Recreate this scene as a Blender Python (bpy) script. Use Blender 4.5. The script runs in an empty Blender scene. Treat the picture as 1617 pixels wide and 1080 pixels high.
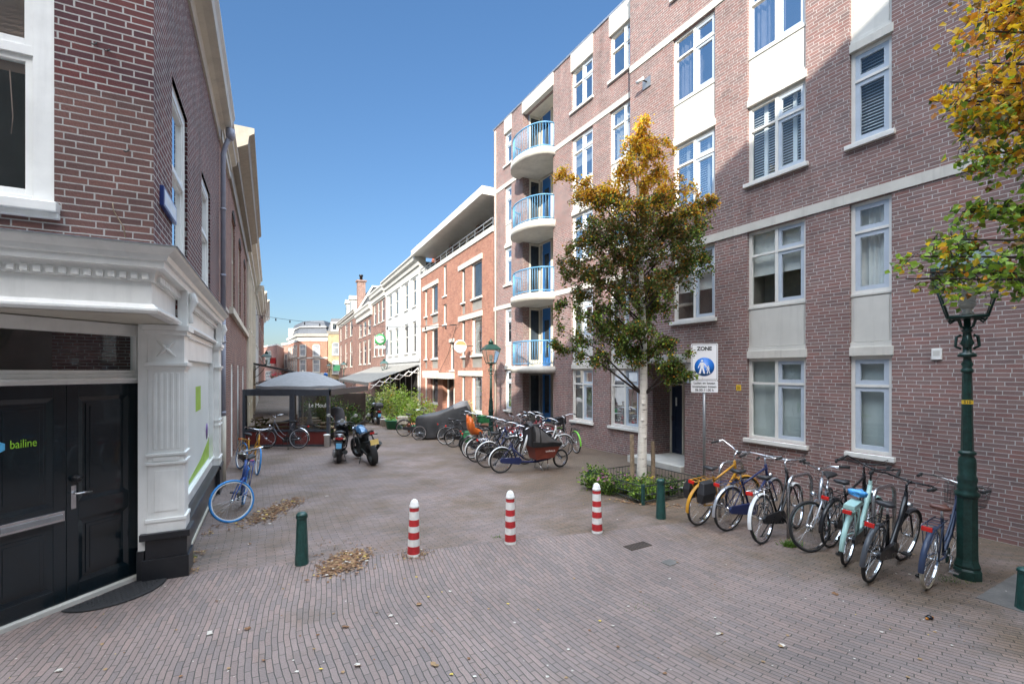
import bpy, math, random
from mathutils import Vector, Matrix, Quaternion, noise as mnoise
R = math.radians
rnd = random.Random(7)
scene = bpy.context.scene
COL = scene.collection
# ------------------------------------------------------------------ camera
CAMH = 2.4; FPX = 735.0; CU = 808.5; HV = 586.0
cd = bpy.data.cameras.new('camera'); cam = bpy.data.objects.new('camera', cd); COL.objects.link(cam)
cam.location = (0, 0, CAMH); cam.rotation_euler = (R(90), 0, 0)
cd.sensor_width = 36; cd.lens = 36*FPX/1617; cd.shift_y = 46/1617; cd.clip_end = 2000; cd.clip_start = .05
scene.camera = cam
# ------------------------------------------------------------------ light
SUN_EL = R(25.6); SUNH = Vector((-.184, -.983)).normalized()
S = Vector((SUNH.x*math.cos(SUN_EL), SUNH.y*math.cos(SUN_EL), math.sin(SUN_EL)))
w = bpy.data.worlds.new('World'); scene.world = w; w.use_nodes = True
nt = w.node_tree; bg = nt.nodes['Background']
sky = nt.nodes.new('ShaderNodeTexSky'); sky.sky_type = 'NISHITA'; sky.sun_disc = False
sky.sun_elevation = SUN_EL; sky.sun_rotation = R(190.6); sky.air_density = 1.0; sky.dust_density = 1.2; sky.ozone_density = 1.0
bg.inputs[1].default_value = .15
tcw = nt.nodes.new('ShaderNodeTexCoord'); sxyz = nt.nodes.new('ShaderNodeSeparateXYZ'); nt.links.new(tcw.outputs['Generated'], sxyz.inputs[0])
rz_ = nt.nodes.new('ShaderNodeValToRGB'); nt.links.new(sxyz.outputs[2], rz_.inputs[0]); el_ = rz_.color_ramp.elements   # sky dimmed low down, boosted overhead as added fill for the shaded street
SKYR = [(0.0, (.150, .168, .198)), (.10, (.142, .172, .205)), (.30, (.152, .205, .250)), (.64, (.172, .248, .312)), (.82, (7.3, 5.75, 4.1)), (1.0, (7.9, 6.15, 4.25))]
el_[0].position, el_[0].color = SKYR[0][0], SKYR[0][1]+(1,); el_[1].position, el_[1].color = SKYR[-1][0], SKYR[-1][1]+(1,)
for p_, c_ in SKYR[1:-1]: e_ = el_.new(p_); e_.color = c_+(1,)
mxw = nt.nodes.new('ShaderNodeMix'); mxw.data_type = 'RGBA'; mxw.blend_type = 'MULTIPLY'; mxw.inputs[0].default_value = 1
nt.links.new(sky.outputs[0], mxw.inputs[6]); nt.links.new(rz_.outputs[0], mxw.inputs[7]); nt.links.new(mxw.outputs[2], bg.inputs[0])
sd = bpy.data.lights.new('sun', 'SUN'); sd.energy = 2.0; sd.angle = R(.6); sd.color = (1, .93, .82)
so = bpy.data.objects.new('sun', sd); COL.objects.link(so); so.rotation_mode = 'QUATERNION'
so.rotation_quaternion = S.to_track_quat('Z', 'Y'); so.location = (-3, -20, 30)
vs = scene.view_settings; vs.view_transform = 'Standard'; vs.look = 'None'; vs.gamma = 1; vs.exposure = 2.25
try: scene.cycles.max_bounces = 6; scene.cycles.transparent_max_bounces = 10
except Exception: pass

# ------------------------------------------------------------------ helpers
def gz(y): return -.02*(min(max(y, 8), 25)-8)          # the street falls gently away
def gp(u, v):                                           # a spot on the ground
    t = (v-HV)/FPX; y = CAMH/t
    if y > 8: y = 2.24/(t-.02)
    if y > 25: y = 2.74/t
    return Vector(((u-CU)/FPX*y, y, gz(y)))
class Fr:                                               # a facade's own frame: x along, y out, z up
    def __init__(s, ox, oy, deg):
        s.ox, s.oy, s.a = ox, oy, R(deg); s.c, s.s = math.cos(s.a), math.sin(s.a); s.nx, s.ny = -s.s, s.c
    def t(s, u, y=0):
        k = (u-CU)/FPX; return (y+s.ox*s.nx+s.oy*s.ny)/(k*s.nx+s.ny)
    def x(s, u, y=0):
        k = (u-CU)/FPX; t = s.t(u, y); return (t*k-s.ox)*s.c+(t-s.oy)*s.s
    def z(s, u, v, y=0): return CAMH+(HV-v)/FPX*s.t(u, y)
    def loc(s, X, Y): return ((X-s.ox)*s.c+(Y-s.oy)*s.s, (X-s.ox)*s.nx+(Y-s.oy)*s.ny)
    def wp(s, x, y): return (s.ox+x*s.c+y*s.nx, s.oy+x*s.s+y*s.ny)

def tag(o, label=None, cat=None, group=None, kind=None):
    if label: o['label'] = label
    if cat: o['category'] = cat
    if group: o['group'] = group
    if kind: o['kind'] = kind
    return o
def empty(name, loc=(0, 0, 0), rz=0, label=None, cat=None, group=None, parent=None):
    o = bpy.data.objects.new(name, None); COL.objects.link(o); o.location = loc; o.rotation_euler = (0, 0, rz)
    o.empty_display_size = .2
    if parent: o.parent = parent
    return tag(o, label, cat, group)
def dup(o, parent=None):
    c = o.copy(); COL.objects.link(c)
    if parent: c.parent = parent
    for ch in list(o.children): dup(ch, c)
    return c

class MB:
    def __init__(s): s.v = []; s.f = []; s.mi = []; s.sm = []; s.M = None; s.uv = {}
    def V(s, p):
        p = Vector(p)
        if s.M is not None: p = s.M @ p
        s.v.append(p); return len(s.v)-1
    def F(s, idx, m=0, sm=False): s.f.append(tuple(idx)); s.mi.append(m); s.sm.append(sm)
    def quad(s, a, b, c, d, m=0): s.F([s.V(a), s.V(b), s.V(c), s.V(d)], m)
    def box(s, x0, x1, y0, y1, z0, z1, m=0):
        if x0 > x1: x0, x1 = x1, x0
        if y0 > y1: y0, y1 = y1, y0
        if z0 > z1: z0, z1 = z1, z0
        i = [s.V(p) for p in ((x0, y0, z0), (x1, y0, z0), (x1, y1, z0), (x0, y1, z0), (x0, y0, z1), (x1, y0, z1), (x1, y1, z1), (x0, y1, z1))]
        for f in ((0, 3, 2, 1), (4, 5, 6, 7), (0, 1, 5, 4), (1, 2, 6, 5), (2, 3, 7, 6), (3, 0, 4, 7)): s.F([i[k] for k in f], m)
    def tube(s, pts, r, n=6, m=0, cap=True, closed=False, sm=True):
        pts = [Vector(p) for p in pts]; L = len(pts); rr = r if isinstance(r, (list, tuple)) else [r]*L
        rings = []; up = None
        for i, p in enumerate(pts):
            if closed: d = pts[(i+1) % L]-pts[i-1]
            else: d = pts[min(i+1, L-1)]-pts[max(i-1, 0)]
            if d.length < 1e-9: d = Vector((0, 0, 1))
            d.normalize()
            if up is None:
                up = Vector((0, 0, 1)) if abs(d.z) < .9 else Vector((1, 0, 0))
            a = d.cross(up)
            if a.length < 1e-6: a = d.cross(Vector((0, 1, 0)))
            a.normalize(); b = a.cross(d).normalized(); up = b
            rings.append([s.V(p+a*math.cos(t)*rr[i]+b*math.sin(t)*rr[i]) for t in [2*math.pi*k/n for k in range(n)]])
        for i in range(L if closed else L-1):
            A, B = rings[i], rings[(i+1) % L]
            for k in range(n): s.F((A[k], A[(k+1) % n], B[(k+1) % n], B[k]), m, sm)
        if cap and not closed: s.F(rings[0][::-1], m); s.F(rings[-1], m)
    def lathe(s, prof, n=16, c=(0, 0, 0), m=0, sm=True, axis='z', off=0, cap=True):
        rings = []
        for r, z in prof:
            ring = []
            for k in range(n):
                t = 2*math.pi*(k+off)/n; x, y = r*math.cos(t), r*math.sin(t)
                p = (x, y, z) if axis == 'z' else ((x, z, y) if axis == 'y' else (z, x, y))
                ring.append(s.V((c[0]+p[0], c[1]+p[1], c[2]+p[2])))
            rings.append(ring)
        for A, B in zip(rings, rings[1:]):
            for k in range(n): s.F((A[k], A[(k+1) % n], B[(k+1) % n], B[k]), m, sm)
        if cap: s.F(rings[0][::-1], m); s.F(rings[-1], m)
    def prism(s, poly, a0, a1, axis='y', m=0):          # poly in the two other axes
        def P(p, a): return {'x': (a, p[0], p[1]), 'y': (p[0], a, p[1]), 'z': (p[0], p[1], a)}[axis]
        A = [s.V(P(p, a0)) for p in poly]; B = [s.V(P(p, a1)) for p in poly]; n = len(poly)
        for k in range(n): s.F((A[k], A[(k+1) % n], B[(k+1) % n], B[k]), m)
        s.F(A[::-1], m); s.F(B, m)
    def loft(s, rings, m=0, sm=True, cap=True, close=True):
        R_ = [[s.V(p) for p in r] for r in rings]; n = len(R_[0])
        for A, B in zip(R_, R_[1:]):
            for k in range(n if close else n-1): s.F((A[k], A[(k+1) % n], B[(k+1) % n], B[k]), m, sm)
        if cap: s.F(R_[0][::-1], m); s.F(R_[-1], m)
    def mesh(s, name, mats):
        me = bpy.data.meshes.new(name); me.from_pydata([tuple(v) for v in s.v], [], s.f)
        for mt in (mats if isinstance(mats, (list, tuple)) else [mats]): me.materials.append(mt)
        me.polygons.foreach_set('material_index', s.mi); me.polygons.foreach_set('use_smooth', s.sm)
        me.update()
        uv = me.uv_layers.new(name='UVMap'); vv = me.vertices
        for p in me.polygons:
            n = p.normal; ax = abs(n.x); ay = abs(n.y); az = abs(n.z)
            for li in p.loop_indices:
                co = vv[me.loops[li].vertex_index].co
                if az > ax and az > ay: q = (co.x, co.y)
                elif ay >= ax: q = (co.x, co.z)
                else: q = (co.y, co.z)
                uv.data[li].uv = q
        return me
    def build(s, name, mats, parent=None, bev=0, loc=None, label=None):
        o = bpy.data.objects.new(name, s.mesh(name, mats)); COL.objects.link(o)
        if parent: o.parent = parent
        if loc: o.location = loc
        if bev:
            b = o.modifiers.new('bevel', 'BEVEL'); b.width = bev; b.segments = 2; b.limit_method = 'ANGLE'
        if label: o['label'] = label
        return o

def wall(m, x0, x1, z0, z1, ops, y=0, depth=.1, mt=0, rm=None):
    xs = sorted({x0, x1, *[q for o in ops for q in o[:2] if x0 < q < x1]}); zs = sorted({z0, z1, *[q for o in ops for q in o[2:4] if z0 < q < z1]})
    for a, b in zip(xs, xs[1:]):
        run = None
        for c, d in zip(zs, zs[1:]):
            mx, mz = (a+b)/2, (c+d)/2
            hole = any(o[0] < mx < o[1] and o[2] < mz < o[3] for o in ops)
            if not hole: m.quad((a, y, c), (b, y, c), (b, y, d), (a, y, d), mt)
    rm = mt if rm is None else rm
    for o in ops:
        a, b, c, d = o[:4]; dp = o[4] if len(o) > 4 else depth; q = y-dp
        m.quad((a, y, c), (a, y, d), (a, q, d), (a, q, c), rm); m.quad((b, y, c), (b, q, c), (b, q, d), (b, y, d), rm)
        m.quad((a, y, d), (b, y, d), (b, q, d), (a, q, d), rm); m.quad((a, y, c), (a, q, c), (b, q, c), (b, y, c), rm)

# ------------------------------------------------------------------ materials
MATS = {}
def nodes(name):
    mt = bpy.data.materials.new(name); mt.use_nodes = True; t = mt.node_tree; return mt, t, t.nodes['Principled BSDF'], t.nodes, t.links
def N(ns, typ, **kw):
    n = ns.new(typ)
    for k, v in kw.items():
        if k in n.inputs: n.inputs[k].default_value = v
        else: setattr(n, k, v)
    return n
def mixc(ns, ln, fac, a, b, bt='MIX'):
    n = ns.new('ShaderNodeMix'); n.data_type = 'RGBA'; n.blend_type = bt
    for sck, val in ((0, fac), (6, a), (7, b)):
        if hasattr(val, 'links') or hasattr(val, 'is_linked'): ln.new(val, n.inputs[sck])
        else: n.inputs[sck].default_value = val if not isinstance(val, tuple) else (val+(1,))[:4]
    return n.outputs[2]
def pm(name, col, rough=.5, metal=0, var=.12, sc=6, bump=0, bsc=40, spec=None, coat=0, rv=.1, streak=0):
    if name in MATS: return MATS[name]
    mt, t, b, ns, ln = nodes(name); tc = ns.new('ShaderNodeTexCoord')
    nz = N(ns, 'ShaderNodeTexNoise', Scale=sc, Detail=5.0, Roughness=.6); ln.new(tc.outputs['Object'], nz.inputs['Vector'])
    lo = tuple(c*(1-var) for c in col); hi = tuple(min(1, c*(1+var)) for c in col)
    mr = N(ns, 'ShaderNodeMapRange'); mr.inputs[1].default_value = .35; mr.inputs[2].default_value = .65; ln.new(nz.outputs[0], mr.inputs[0])
    colr = mixc(ns, ln, mr.outputs[0], lo, hi)
    if streak:
        mps = N(ns, 'ShaderNodeMapping'); mps.inputs['Scale'].default_value = (7, 7, .6); ln.new(tc.outputs['Object'], mps.inputs[0]); nst = N(ns, 'ShaderNodeTexNoise', Scale=1.0, Detail=6.0, Roughness=.65); ln.new(mps.outputs[0], nst.inputs['Vector'])
        mst = N(ns, 'ShaderNodeMapRange'); mst.inputs[1].default_value = .52; mst.inputs[2].default_value = .78; mst.inputs[3].default_value = 0; mst.inputs[4].default_value = streak; ln.new(nst.outputs[0], mst.inputs[0])
        colr = mixc(ns, ln, mst.outputs[0], colr, tuple(c*.45 for c in col))
    ln.new(colr, b.inputs['Base Color'])
    r2 = N(ns, 'ShaderNodeMapRange'); r2.inputs[3].default_value = max(.02, rough-rv*.5); r2.inputs[4].default_value = min(1, rough+rv*.5); ln.new(nz.outputs[0], r2.inputs[0]); ln.new(r2.outputs[0], b.inputs['Roughness'])
    b.inputs['Metallic'].default_value = metal
    if coat: b.inputs['Coat Weight'].default_value = coat
    if bump:
        n2 = N(ns, 'ShaderNodeTexNoise', Scale=bsc, Detail=4.0); ln.new(tc.outputs['Object'], n2.inputs['Vector'])
        bp = N(ns, 'ShaderNodeBump', Strength=bump, Distance=.01); ln.new(n2.outputs[0], bp.inputs['Height']); ln.new(bp.outputs[0], b.inputs['Normal'])
    MATS[name] = mt; return mt
def brick(name, c1, c2, mortar, w=.205, h=.0625, ms=.009, dirt=.25, tint=None, c3=None, bump=.5, stain=0):
    mt, t, b, ns, ln = nodes(name); uv = ns.new('ShaderNodeUVMap')
    nz0 = N(ns, 'ShaderNodeTexNoise', Scale=9.0, Detail=2.0); ln.new(uv.outputs[0], nz0.inputs['Vector'])
    sub = N(ns, 'ShaderNodeVectorMath', operation='SUBTRACT'); ln.new(nz0.outputs['Color'], sub.inputs[0]); sub.inputs[1].default_value = (.5, .5, .5)
    scl = N(ns, 'ShaderNodeVectorMath', operation='SCALE'); ln.new(sub.outputs[0], scl.inputs[0]); scl.inputs['Scale'].default_value = .006
    add = N(ns, 'ShaderNodeVectorMath', operation='ADD'); ln.new(uv.outputs[0], add.inputs[0]); ln.new(scl.outputs[0], add.inputs[1])
    sp = ns.new('ShaderNodeSeparateXYZ'); ln.new(add.outputs[0], sp.inputs[0])
    def mth(op, p, q=None, r=None):
        n = N(ns, 'ShaderNodeMath', operation=op)
        for i, k in enumerate((p, q, r)):
            if k is None: continue
            if isinstance(k, (int, float)): n.inputs[i].default_value = k
            else: ln.new(k, n.inputs[i])
        return n.outputs[0]
    row = mth('FLOOR', mth('DIVIDE', sp.outputs[1], h)); wn = N(ns, 'ShaderNodeTexWhiteNoise', noise_dimensions='1D'); ln.new(row, wn.inputs['W'])
    xo = mth('MULTIPLY_ADD', mth('SINE', mth('MULTIPLY_ADD', sp.outputs[0], 6.2832/(w*3.1), mth('MULTIPLY', row, 2.4))), w*.09, sp.outputs[0])
    xo = mth('MULTIPLY_ADD', wn.outputs[0], w*.35, xo)
    cb = ns.new('ShaderNodeCombineXYZ'); ln.new(xo, cb.inputs[0]); ln.new(sp.outputs[1], cb.inputs[1]); add = cb
    br = N(ns, 'ShaderNodeTexBrick', Scale=1.0); br.inputs['Brick Width'].default_value = w; br.inputs['Row Height'].default_value = h
    br.inputs['Mortar Size'].default_value = ms; br.inputs['Mortar Smooth'].default_value = .15; br.inputs['Bias'].default_value = 0
    br.inputs['Color1'].default_value = c1+(1,); br.inputs['Color2'].default_value = c2+(1,); br.inputs['Mortar'].default_value = mortar+(1,)
    ln.new(add.outputs[0], br.inputs['Vector'])
    nz = N(ns, 'ShaderNodeTexNoise', Scale=1.1, Detail=6.0, Roughness=.65); ln.new(uv.outputs[0], nz.inputs['Vector'])
    mr = N(ns, 'ShaderNodeMapRange'); mr.inputs[1].default_value = .3; mr.inputs[2].default_value = .7; mr.inputs[3].default_value = 1-dirt; mr.inputs[4].default_value = 1+dirt*.5
    ln.new(nz.outputs[0], mr.inputs[0])
    comb = N(ns, 'ShaderNodeCombineColor'); [ln.new(mr.outputs[0], comb.inputs[i]) for i in range(3)]
    col = mixc(ns, ln, 1.0, br.outputs['Color'], comb.outputs[0], 'MULTIPLY')
    mps = N(ns, 'ShaderNodeMapping'); mps.inputs['Scale'].default_value = (3.2, .28, 1); ln.new(uv.outputs[0], mps.inputs[0]); nst = N(ns, 'ShaderNodeTexNoise', Scale=1.0, Detail=5.0); ln.new(mps.outputs[0], nst.inputs['Vector'])
    mst = N(ns, 'ShaderNodeMapRange'); mst.inputs[1].default_value = .55; mst.inputs[2].default_value = .8; mst.inputs[3].default_value = 1; mst.inputs[4].default_value = .68; ln.new(nst.outputs[0], mst.inputs[0])
    cst = N(ns, 'ShaderNodeCombineColor'); [ln.new(mst.outputs[0], cst.inputs[i]) for i in range(3)]
    col = mixc(ns, ln, 1.0, col, cst.outputs[0], 'MULTIPLY')
    # fine grain over each brick
    ng = N(ns, 'ShaderNodeTexNoise', Scale=55.0, Detail=4.0); ln.new(uv.outputs[0], ng.inputs['Vector'])
    mg = N(ns, 'ShaderNodeMapRange'); mg.inputs[3].default_value = .72; mg.inputs[4].default_value = 1.28; ln.new(ng.outputs[0], mg.inputs[0])
    cg = N(ns, 'ShaderNodeCombineColor'); [ln.new(mg.outputs[0], cg.inputs[i]) for i in range(3)]
    col = mixc(ns, ln, .8, col, cg.outputs[0], 'MULTIPLY')
    if c3:                                              # odd bricks of another firing
        b2 = N(ns, 'ShaderNodeTexBrick', Scale=1.0); b2.inputs['Brick Width'].default_value = w; b2.inputs['Row Height'].default_value = h
        b2.inputs['Mortar Size'].default_value = 0; b2.inputs['Color1'].default_value = (0, 0, 0, 1); b2.inputs['Color2'].default_value = (1, 1, 1, 1)
        b2.inputs['Bias'].default_value = -.35
        mv = N(ns, 'ShaderNodeVectorMath', operation='ADD'); ln.new(add.outputs[0], mv.inputs[0]); mv.inputs[1].default_value = (w*24, h*38, 0); ln.new(mv.outputs[0], b2.inputs['Vector'])
        m3 = N(ns, 'ShaderNodeMath', operation='MULTIPLY'); inv = N(ns, 'ShaderNodeMath', operation='SUBTRACT'); inv.inputs[0].default_value = 1; ln.new(br.outputs['Fac'], inv.inputs[1])
        ln.new(b2.outputs['Color'], m3.inputs[0]); ln.new(inv.outputs[0], m3.inputs[1])
        col = mixc(ns, ln, m3.outputs[0], col, c3)
    ln.new(col, b.inputs['Base Color']); b.inputs['Roughness'].default_value = .88
    sm_ = N(ns, 'ShaderNodeMath', operation='MULTIPLY_ADD'); ln.new(br.outputs['Fac'], sm_.inputs[0]); sm_.inputs[1].default_value = -1; ln.new(ng.outputs[0], sm_.inputs[2])
    bp = N(ns, 'ShaderNodeBump', Strength=bump, Distance=.012); ln.new(sm_.outputs[0], bp.inputs['Height']); ln.new(bp.outputs[0], b.inputs['Normal'])
    MATS[name] = mt; return mt
def glass(name, tint=(.9, .95, .95), base=.06, rough=.02):
    mt, t, b, ns, ln = nodes(name); out = ns['Material Output']; ns.remove(b)
    tr = N(ns, 'ShaderNodeBsdfTransparent'); tr.inputs[0].default_value = tint+(1,)
    gl = N(ns, 'ShaderNodeBsdfGlossy'); gl.inputs['Roughness'].default_value = rough; gl.inputs[0].default_value = (1, 1, 1, 1)
    fr = N(ns, 'ShaderNodeFresnel', IOR=1.5); ma = N(ns, 'ShaderNodeMath', operation='MULTIPLY_ADD'); ln.new(fr.outputs[0], ma.inputs[0]); ma.inputs[1].default_value = .8; ma.inputs[2].default_value = base*.5; ma.use_clamp = True
    tc = ns.new('ShaderNodeTexCoord'); nz = N(ns, 'ShaderNodeTexNoise', Scale=1.3, Detail=2.0); ln.new(tc.outputs['Object'], nz.inputs['Vector'])
    bp = N(ns, 'ShaderNodeBump', Strength=.08, Distance=.02); ln.new(nz.outputs[0], bp.inputs['Height']); ln.new(bp.outputs[0], gl.inputs['Normal'])
    mx = N(ns, 'ShaderNodeMixShader'); ln.new(ma.outputs[0], mx.inputs[0]); ln.new(tr.outputs[0], mx.inputs[1]); ln.new(gl.outputs[0], mx.inputs[2]); ln.new(mx.outputs[0], out.inputs[0])
    MATS[name] = mt; return mt

BR_R = brick('purple_brick', (.252, .128, .112), (.172, .118, .112), (.43, .415, .39), ms=.0052, c3=(.24, .158, .145))
BR_L = brick('dark_red_brick', (.14, .040, .036), (.080, .030, .036), (.44, .43, .41), ms=.0065)
BR_L2 = brick('brown_red_brick', (.165, .078, .064), (.110, .058, .052), (.38, .37, .35), ms=.006)
BR_O = brick('orange_brick', (.36, .155, .10), (.27, .115, .08), (.36, .26, .21), ms=.005, c3=(.40, .20, .13))
BR_B = brick('brown_brick', (.25, .115, .08), (.16, .075, .06), (.44, .38, .34), ms=.0065)
BR_Y = brick('yellow_brick', (.42, .30, .17), (.36, .25, .14), (.5, .4, .28), ms=.006)
M_white = pm('white_paint', (.80, .80, .77), .35, var=.06, sc=3, streak=.22)
M_frame = pm('window_paint', (.66, .65, .61), .35, var=.06, sc=3, streak=.2)
M_trim = pm('stone_white_trim', (.52, .51, .47), .55, var=.1, sc=2, streak=.25)
M_cream = pm('cream_paint', (.58, .54, .45), .45, var=.08, sc=2, streak=.3)
M_greyw = pm('light_grey_board', (.53, .52, .48), .45, var=.05, sc=2, streak=.3)
M_bluegrey = pm('blue_grey_casement', (.42, .48, .55), .35, var=.05)
M_conc = pm('concrete', (.46, .44, .40), .8, var=.12, sc=3, bump=.2)
M_band = pm('white_concrete_band', (.52, .50, .45), .7, var=.1, sc=2, bump=.1, streak=.4)
M_black = pm('black_paint', (.012, .013, .016), .3, var=.2)
M_door = pm('dark_green_door_paint', (.004, .010, .014), .20, var=.3, sc=2, coat=.3)
M_zinc = pm('zinc', (.36, .38, .42), .42, .7, var=.15, sc=4, bump=.1, bsc=10)
M_pvc = pm('grey_pipe', (.30, .31, .37), .5, var=.1)
M_steel = pm('steel', (.55, .56, .58), .25, 1, var=.08)
M_chrome = pm('chrome', (.72, .73, .75), .14, 1, var=.05)
M_galv = pm('galvanised', (.36, .38, .40), .45, .8, var=.1)
M_rubber = pm('rubber', (.018, .018, .019), .75, var=.2)
M_iron = pm('dark_iron', (.02, .024, .024), .5, .2, var=.2)
M_greenp = pm('dark_green_paint', (.012, .055, .048), .38, var=.25, sc=14, bump=.08, bsc=50)
M_lampg = pm('lamp_post_green', (.010, .038, .030), .33, var=.35, sc=18, bump=.15, bsc=60)
M_red = pm('signal_red', (.42, .022, .026), .45, var=.2, sc=12, streak=.3)
M_white2 = pm('bollard_white', (.70, .70, .67), .55, var=.1, sc=12, streak=.35)
M_blue = pm('balcony_blue', (.10, .27, .44), .4, var=.1)
M_dblue = pm('door_blue', (.02, .13, .36), .4, var=.1)
M_dark = pm('dark_interior', (.035, .032, .03), .9, var=.4, sc=1.5)
M_room = pm('room_wall', (.20, .18, .155), .9, var=.25, sc=1.2)
M_curt = pm('white_curtain', (.70, .70, .68), .9, var=.08, sc=4)
M_curtg = pm('grey_curtain', (.30, .28, .32), .9, var=.15, sc=4)
M_blind = pm('white_blind', (.74, .75, .76), .5, var=.03)
M_wblind = pm('brown_blind', (.26, .16, .12), .7, var=.1, sc=3)
M_frost = pm('frosted_film', (.42, .46, .45), .5, var=.12, sc=1.2)
M_roof = pm('slate_tiles', (.07, .072, .078), .6, var=.3, sc=9, bump=.3, bsc=12)
M_rooft = pm('orange_tiles', (.55, .13, .04), .7, var=.3, sc=7, bump=.5, bsc=9)
M_grey = pm('grey_panel', (.26, .25, .23), .7, var=.08)
M_wood = pm('weathered_wood', (.24, .18, .12), .85, var=.3, sc=12, bump=.5, bsc=30)
M_glass = glass('window_glass', base=.05)
M_glass2 = glass('clear_glass', (.95, .97, .97), .02)
M_dglass = pm('dark_window_glass', (.035, .045, .055), .05, var=.5, sc=.8, rv=.02)
MATS['dark_window_glass'].node_tree.nodes['Principled BSDF'].inputs['Specular IOR Level'].default_value = .9
# ------------------------------------------------------------------ ground
def ground_mat():
    mt, t, b, ns, ln = nodes('clinker_paving'); tc = ns.new('ShaderNodeTexCoord'); O = tc.outputs['Object']
    def math_(op, a, bb=None, c=None):
        n = N(ns, 'ShaderNodeMath', operation=op)
        for i, q in enumerate((a, bb, c)):
            if q is None: continue
            if isinstance(q, (int, float)): n.inputs[i].default_value = q
            else: ln.new(q, n.inputs[i])
        return n.outputs[0]
    nw = N(ns, 'ShaderNodeTexNoise', Scale=.55, Detail=2.0); ln.new(O, nw.inputs['Vector'])
    nw2 = N(ns, 'ShaderNodeTexNoise', Scale=7.0, Detail=2.0); ln.new(O, nw2.inputs['Vector'])
    def dist(k, src):
        s_ = N(ns, 'ShaderNodeVectorMath', operation='SUBTRACT'); ln.new(src, s_.inputs[0]); s_.inputs[1].default_value = (.5,)*3
        q = N(ns, 'ShaderNodeVectorMath', operation='SCALE'); ln.new(s_.outputs[0], q.inputs[0]); q.inputs['Scale'].default_value = k; return q.outputs[0]
    a1 = N(ns, 'ShaderNodeVectorMath', operation='ADD'); ln.new(O, a1.inputs[0]); ln.new(dist(.22, nw.outputs['Color']), a1.inputs[1])
    a2 = N(ns, 'ShaderNodeVectorMath', operation='ADD'); ln.new(a1.outputs[0], a2.inputs[0]); ln.new(dist(.016, nw2.outputs['Color']), a2.inputs[1])
    sp = ns.new('ShaderNodeSeparateXYZ'); ln.new(a2.outputs[0], sp.inputs[0]); X, Y = sp.outputs[0], sp.outputs[1]
    # crossing: courses sweep round in a fan
    dx = math_('SUBTRACT', X, 7.44); dy = math_('SUBTRACT', Y, 8.9)
    r = math_('SQRT', math_('ADD', math_('MULTIPLY', dx, dx), math_('MULTIPLY', dy, dy)))
    H = .0515
    rs = math_('MULTIPLY', math_('FLOOR', math_('DIVIDE', r, H)), H)
    ang = math_('ARCTAN2', math_('SUBTRACT', math_('MULTIPLY', dx, .5), math_('MULTIPLY', dy, .866)), math_('ADD', math_('MULTIPLY', dx, -.866), math_('MULTIPLY', dy, -.5)))
    c1 = ns.new('ShaderNodeCombineXYZ'); ln.new(math_('MULTIPLY', ang, rs), c1.inputs[0]); ln.new(r, c1.inputs[1])
    # street: courses across
    u2 = math_('ADD', math_('MULTIPLY', X, .8715), math_('MULTIPLY', Y, .4903)); v2 = math_('ADD', math_('MULTIPLY', X, -.4903), math_('MULTIPLY', Y, .8715))
    c2 = ns.new('ShaderNodeCombineXYZ'); ln.new(u2, c2.inputs[0]); ln.new(v2, c2.inputs[1])
    sp0 = ns.new('ShaderNodeSeparateXYZ'); ln.new(O, sp0.inputs[0])
    side = math_('SUBTRACT', math_('MULTIPLY', math_('SUBTRACT', sp0.outputs[1], 5.48), .961), math_('MULTIPLY', math_('ADD', sp0.outputs[0], 3.88), .276))
    far = math_('GREATER_THAN', side, 0.0)
    mv = ns.new('ShaderNodeMix'); mv.data_type = 'VECTOR'; ln.new(far, mv.inputs[0]); ln.new(c1.outputs[0], mv.inputs[4]); ln.new(c2.outputs[0], mv.inputs[5])
    vec = mv.outputs[1]
    br = N(ns, 'ShaderNodeTexBrick', Scale=1.0); ln.new(vec, br.inputs['Vector'])
    for k, v in (('Brick Width', .21), ('Row Height', H), ('Mortar Size', .0042), ('Mortar Smooth', .3), ('Bias', 0)): br.inputs[k].default_value = v
    br.inputs['Color1'].default_value = (.228, .172, .154, 1); br.inputs['Color2'].default_value = (.163, .131, .122, 1); br.inputs['Mortar'].default_value = (.058, .054, .044, 1)
    b2 = N(ns, 'ShaderNodeTexBrick', Scale=1.0); m2 = N(ns, 'ShaderNodeVectorMath', operation='ADD'); ln.new(vec, m2.inputs[0]); m2.inputs[1].default_value = (.21*31, H*46, 0); ln.new(m2.outputs[0], b2.inputs['Vector'])
    for k, v in (('Brick Width', .21), ('Row Height', H), ('Mortar Size', 0), ('Bias', -.3)): b2.inputs[k].default_value = v
    b2.inputs['Color1'].default_value = (0, 0, 0, 1); b2.inputs['Color2'].default_value = (1, 1, 1, 1)
    inv = math_('MULTIPLY', math_('SUBTRACT', 1.0, br.outputs['Fac']), math_('MULTIPLY', b2.outputs['Color'], .55))
    col = mixc(ns, ln, inv, br.outputs['Color'], (.25, .168, .140))
    # patchy tone, moss in the joints, worn streets
    n1 = N(ns, 'ShaderNodeTexNoise', Scale=.45, Detail=7.0, Roughness=.62); ln.new(O, n1.inputs['Vector'])
    m1 = N(ns, 'ShaderNodeMapRange'); m1.inputs[1].default_value = .3; m1.inputs[2].default_value = .7; m1.inputs[3].default_value = .74; m1.inputs[4].default_value = 1.18; ln.new(n1.outputs[0], m1.inputs[0])
    cc = ns.new('ShaderNodeCombineColor'); [ln.new(m1.outputs[0], cc.inputs[i]) for i in range(3)]
    col = mixc(ns, ln, 1.0, col, cc.outputs[0], 'MULTIPLY')
    n3 = N(ns, 'ShaderNodeTexNoise', Scale=70.0, Detail=4.0); ln.new(O, n3.inputs['Vector'])
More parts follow.
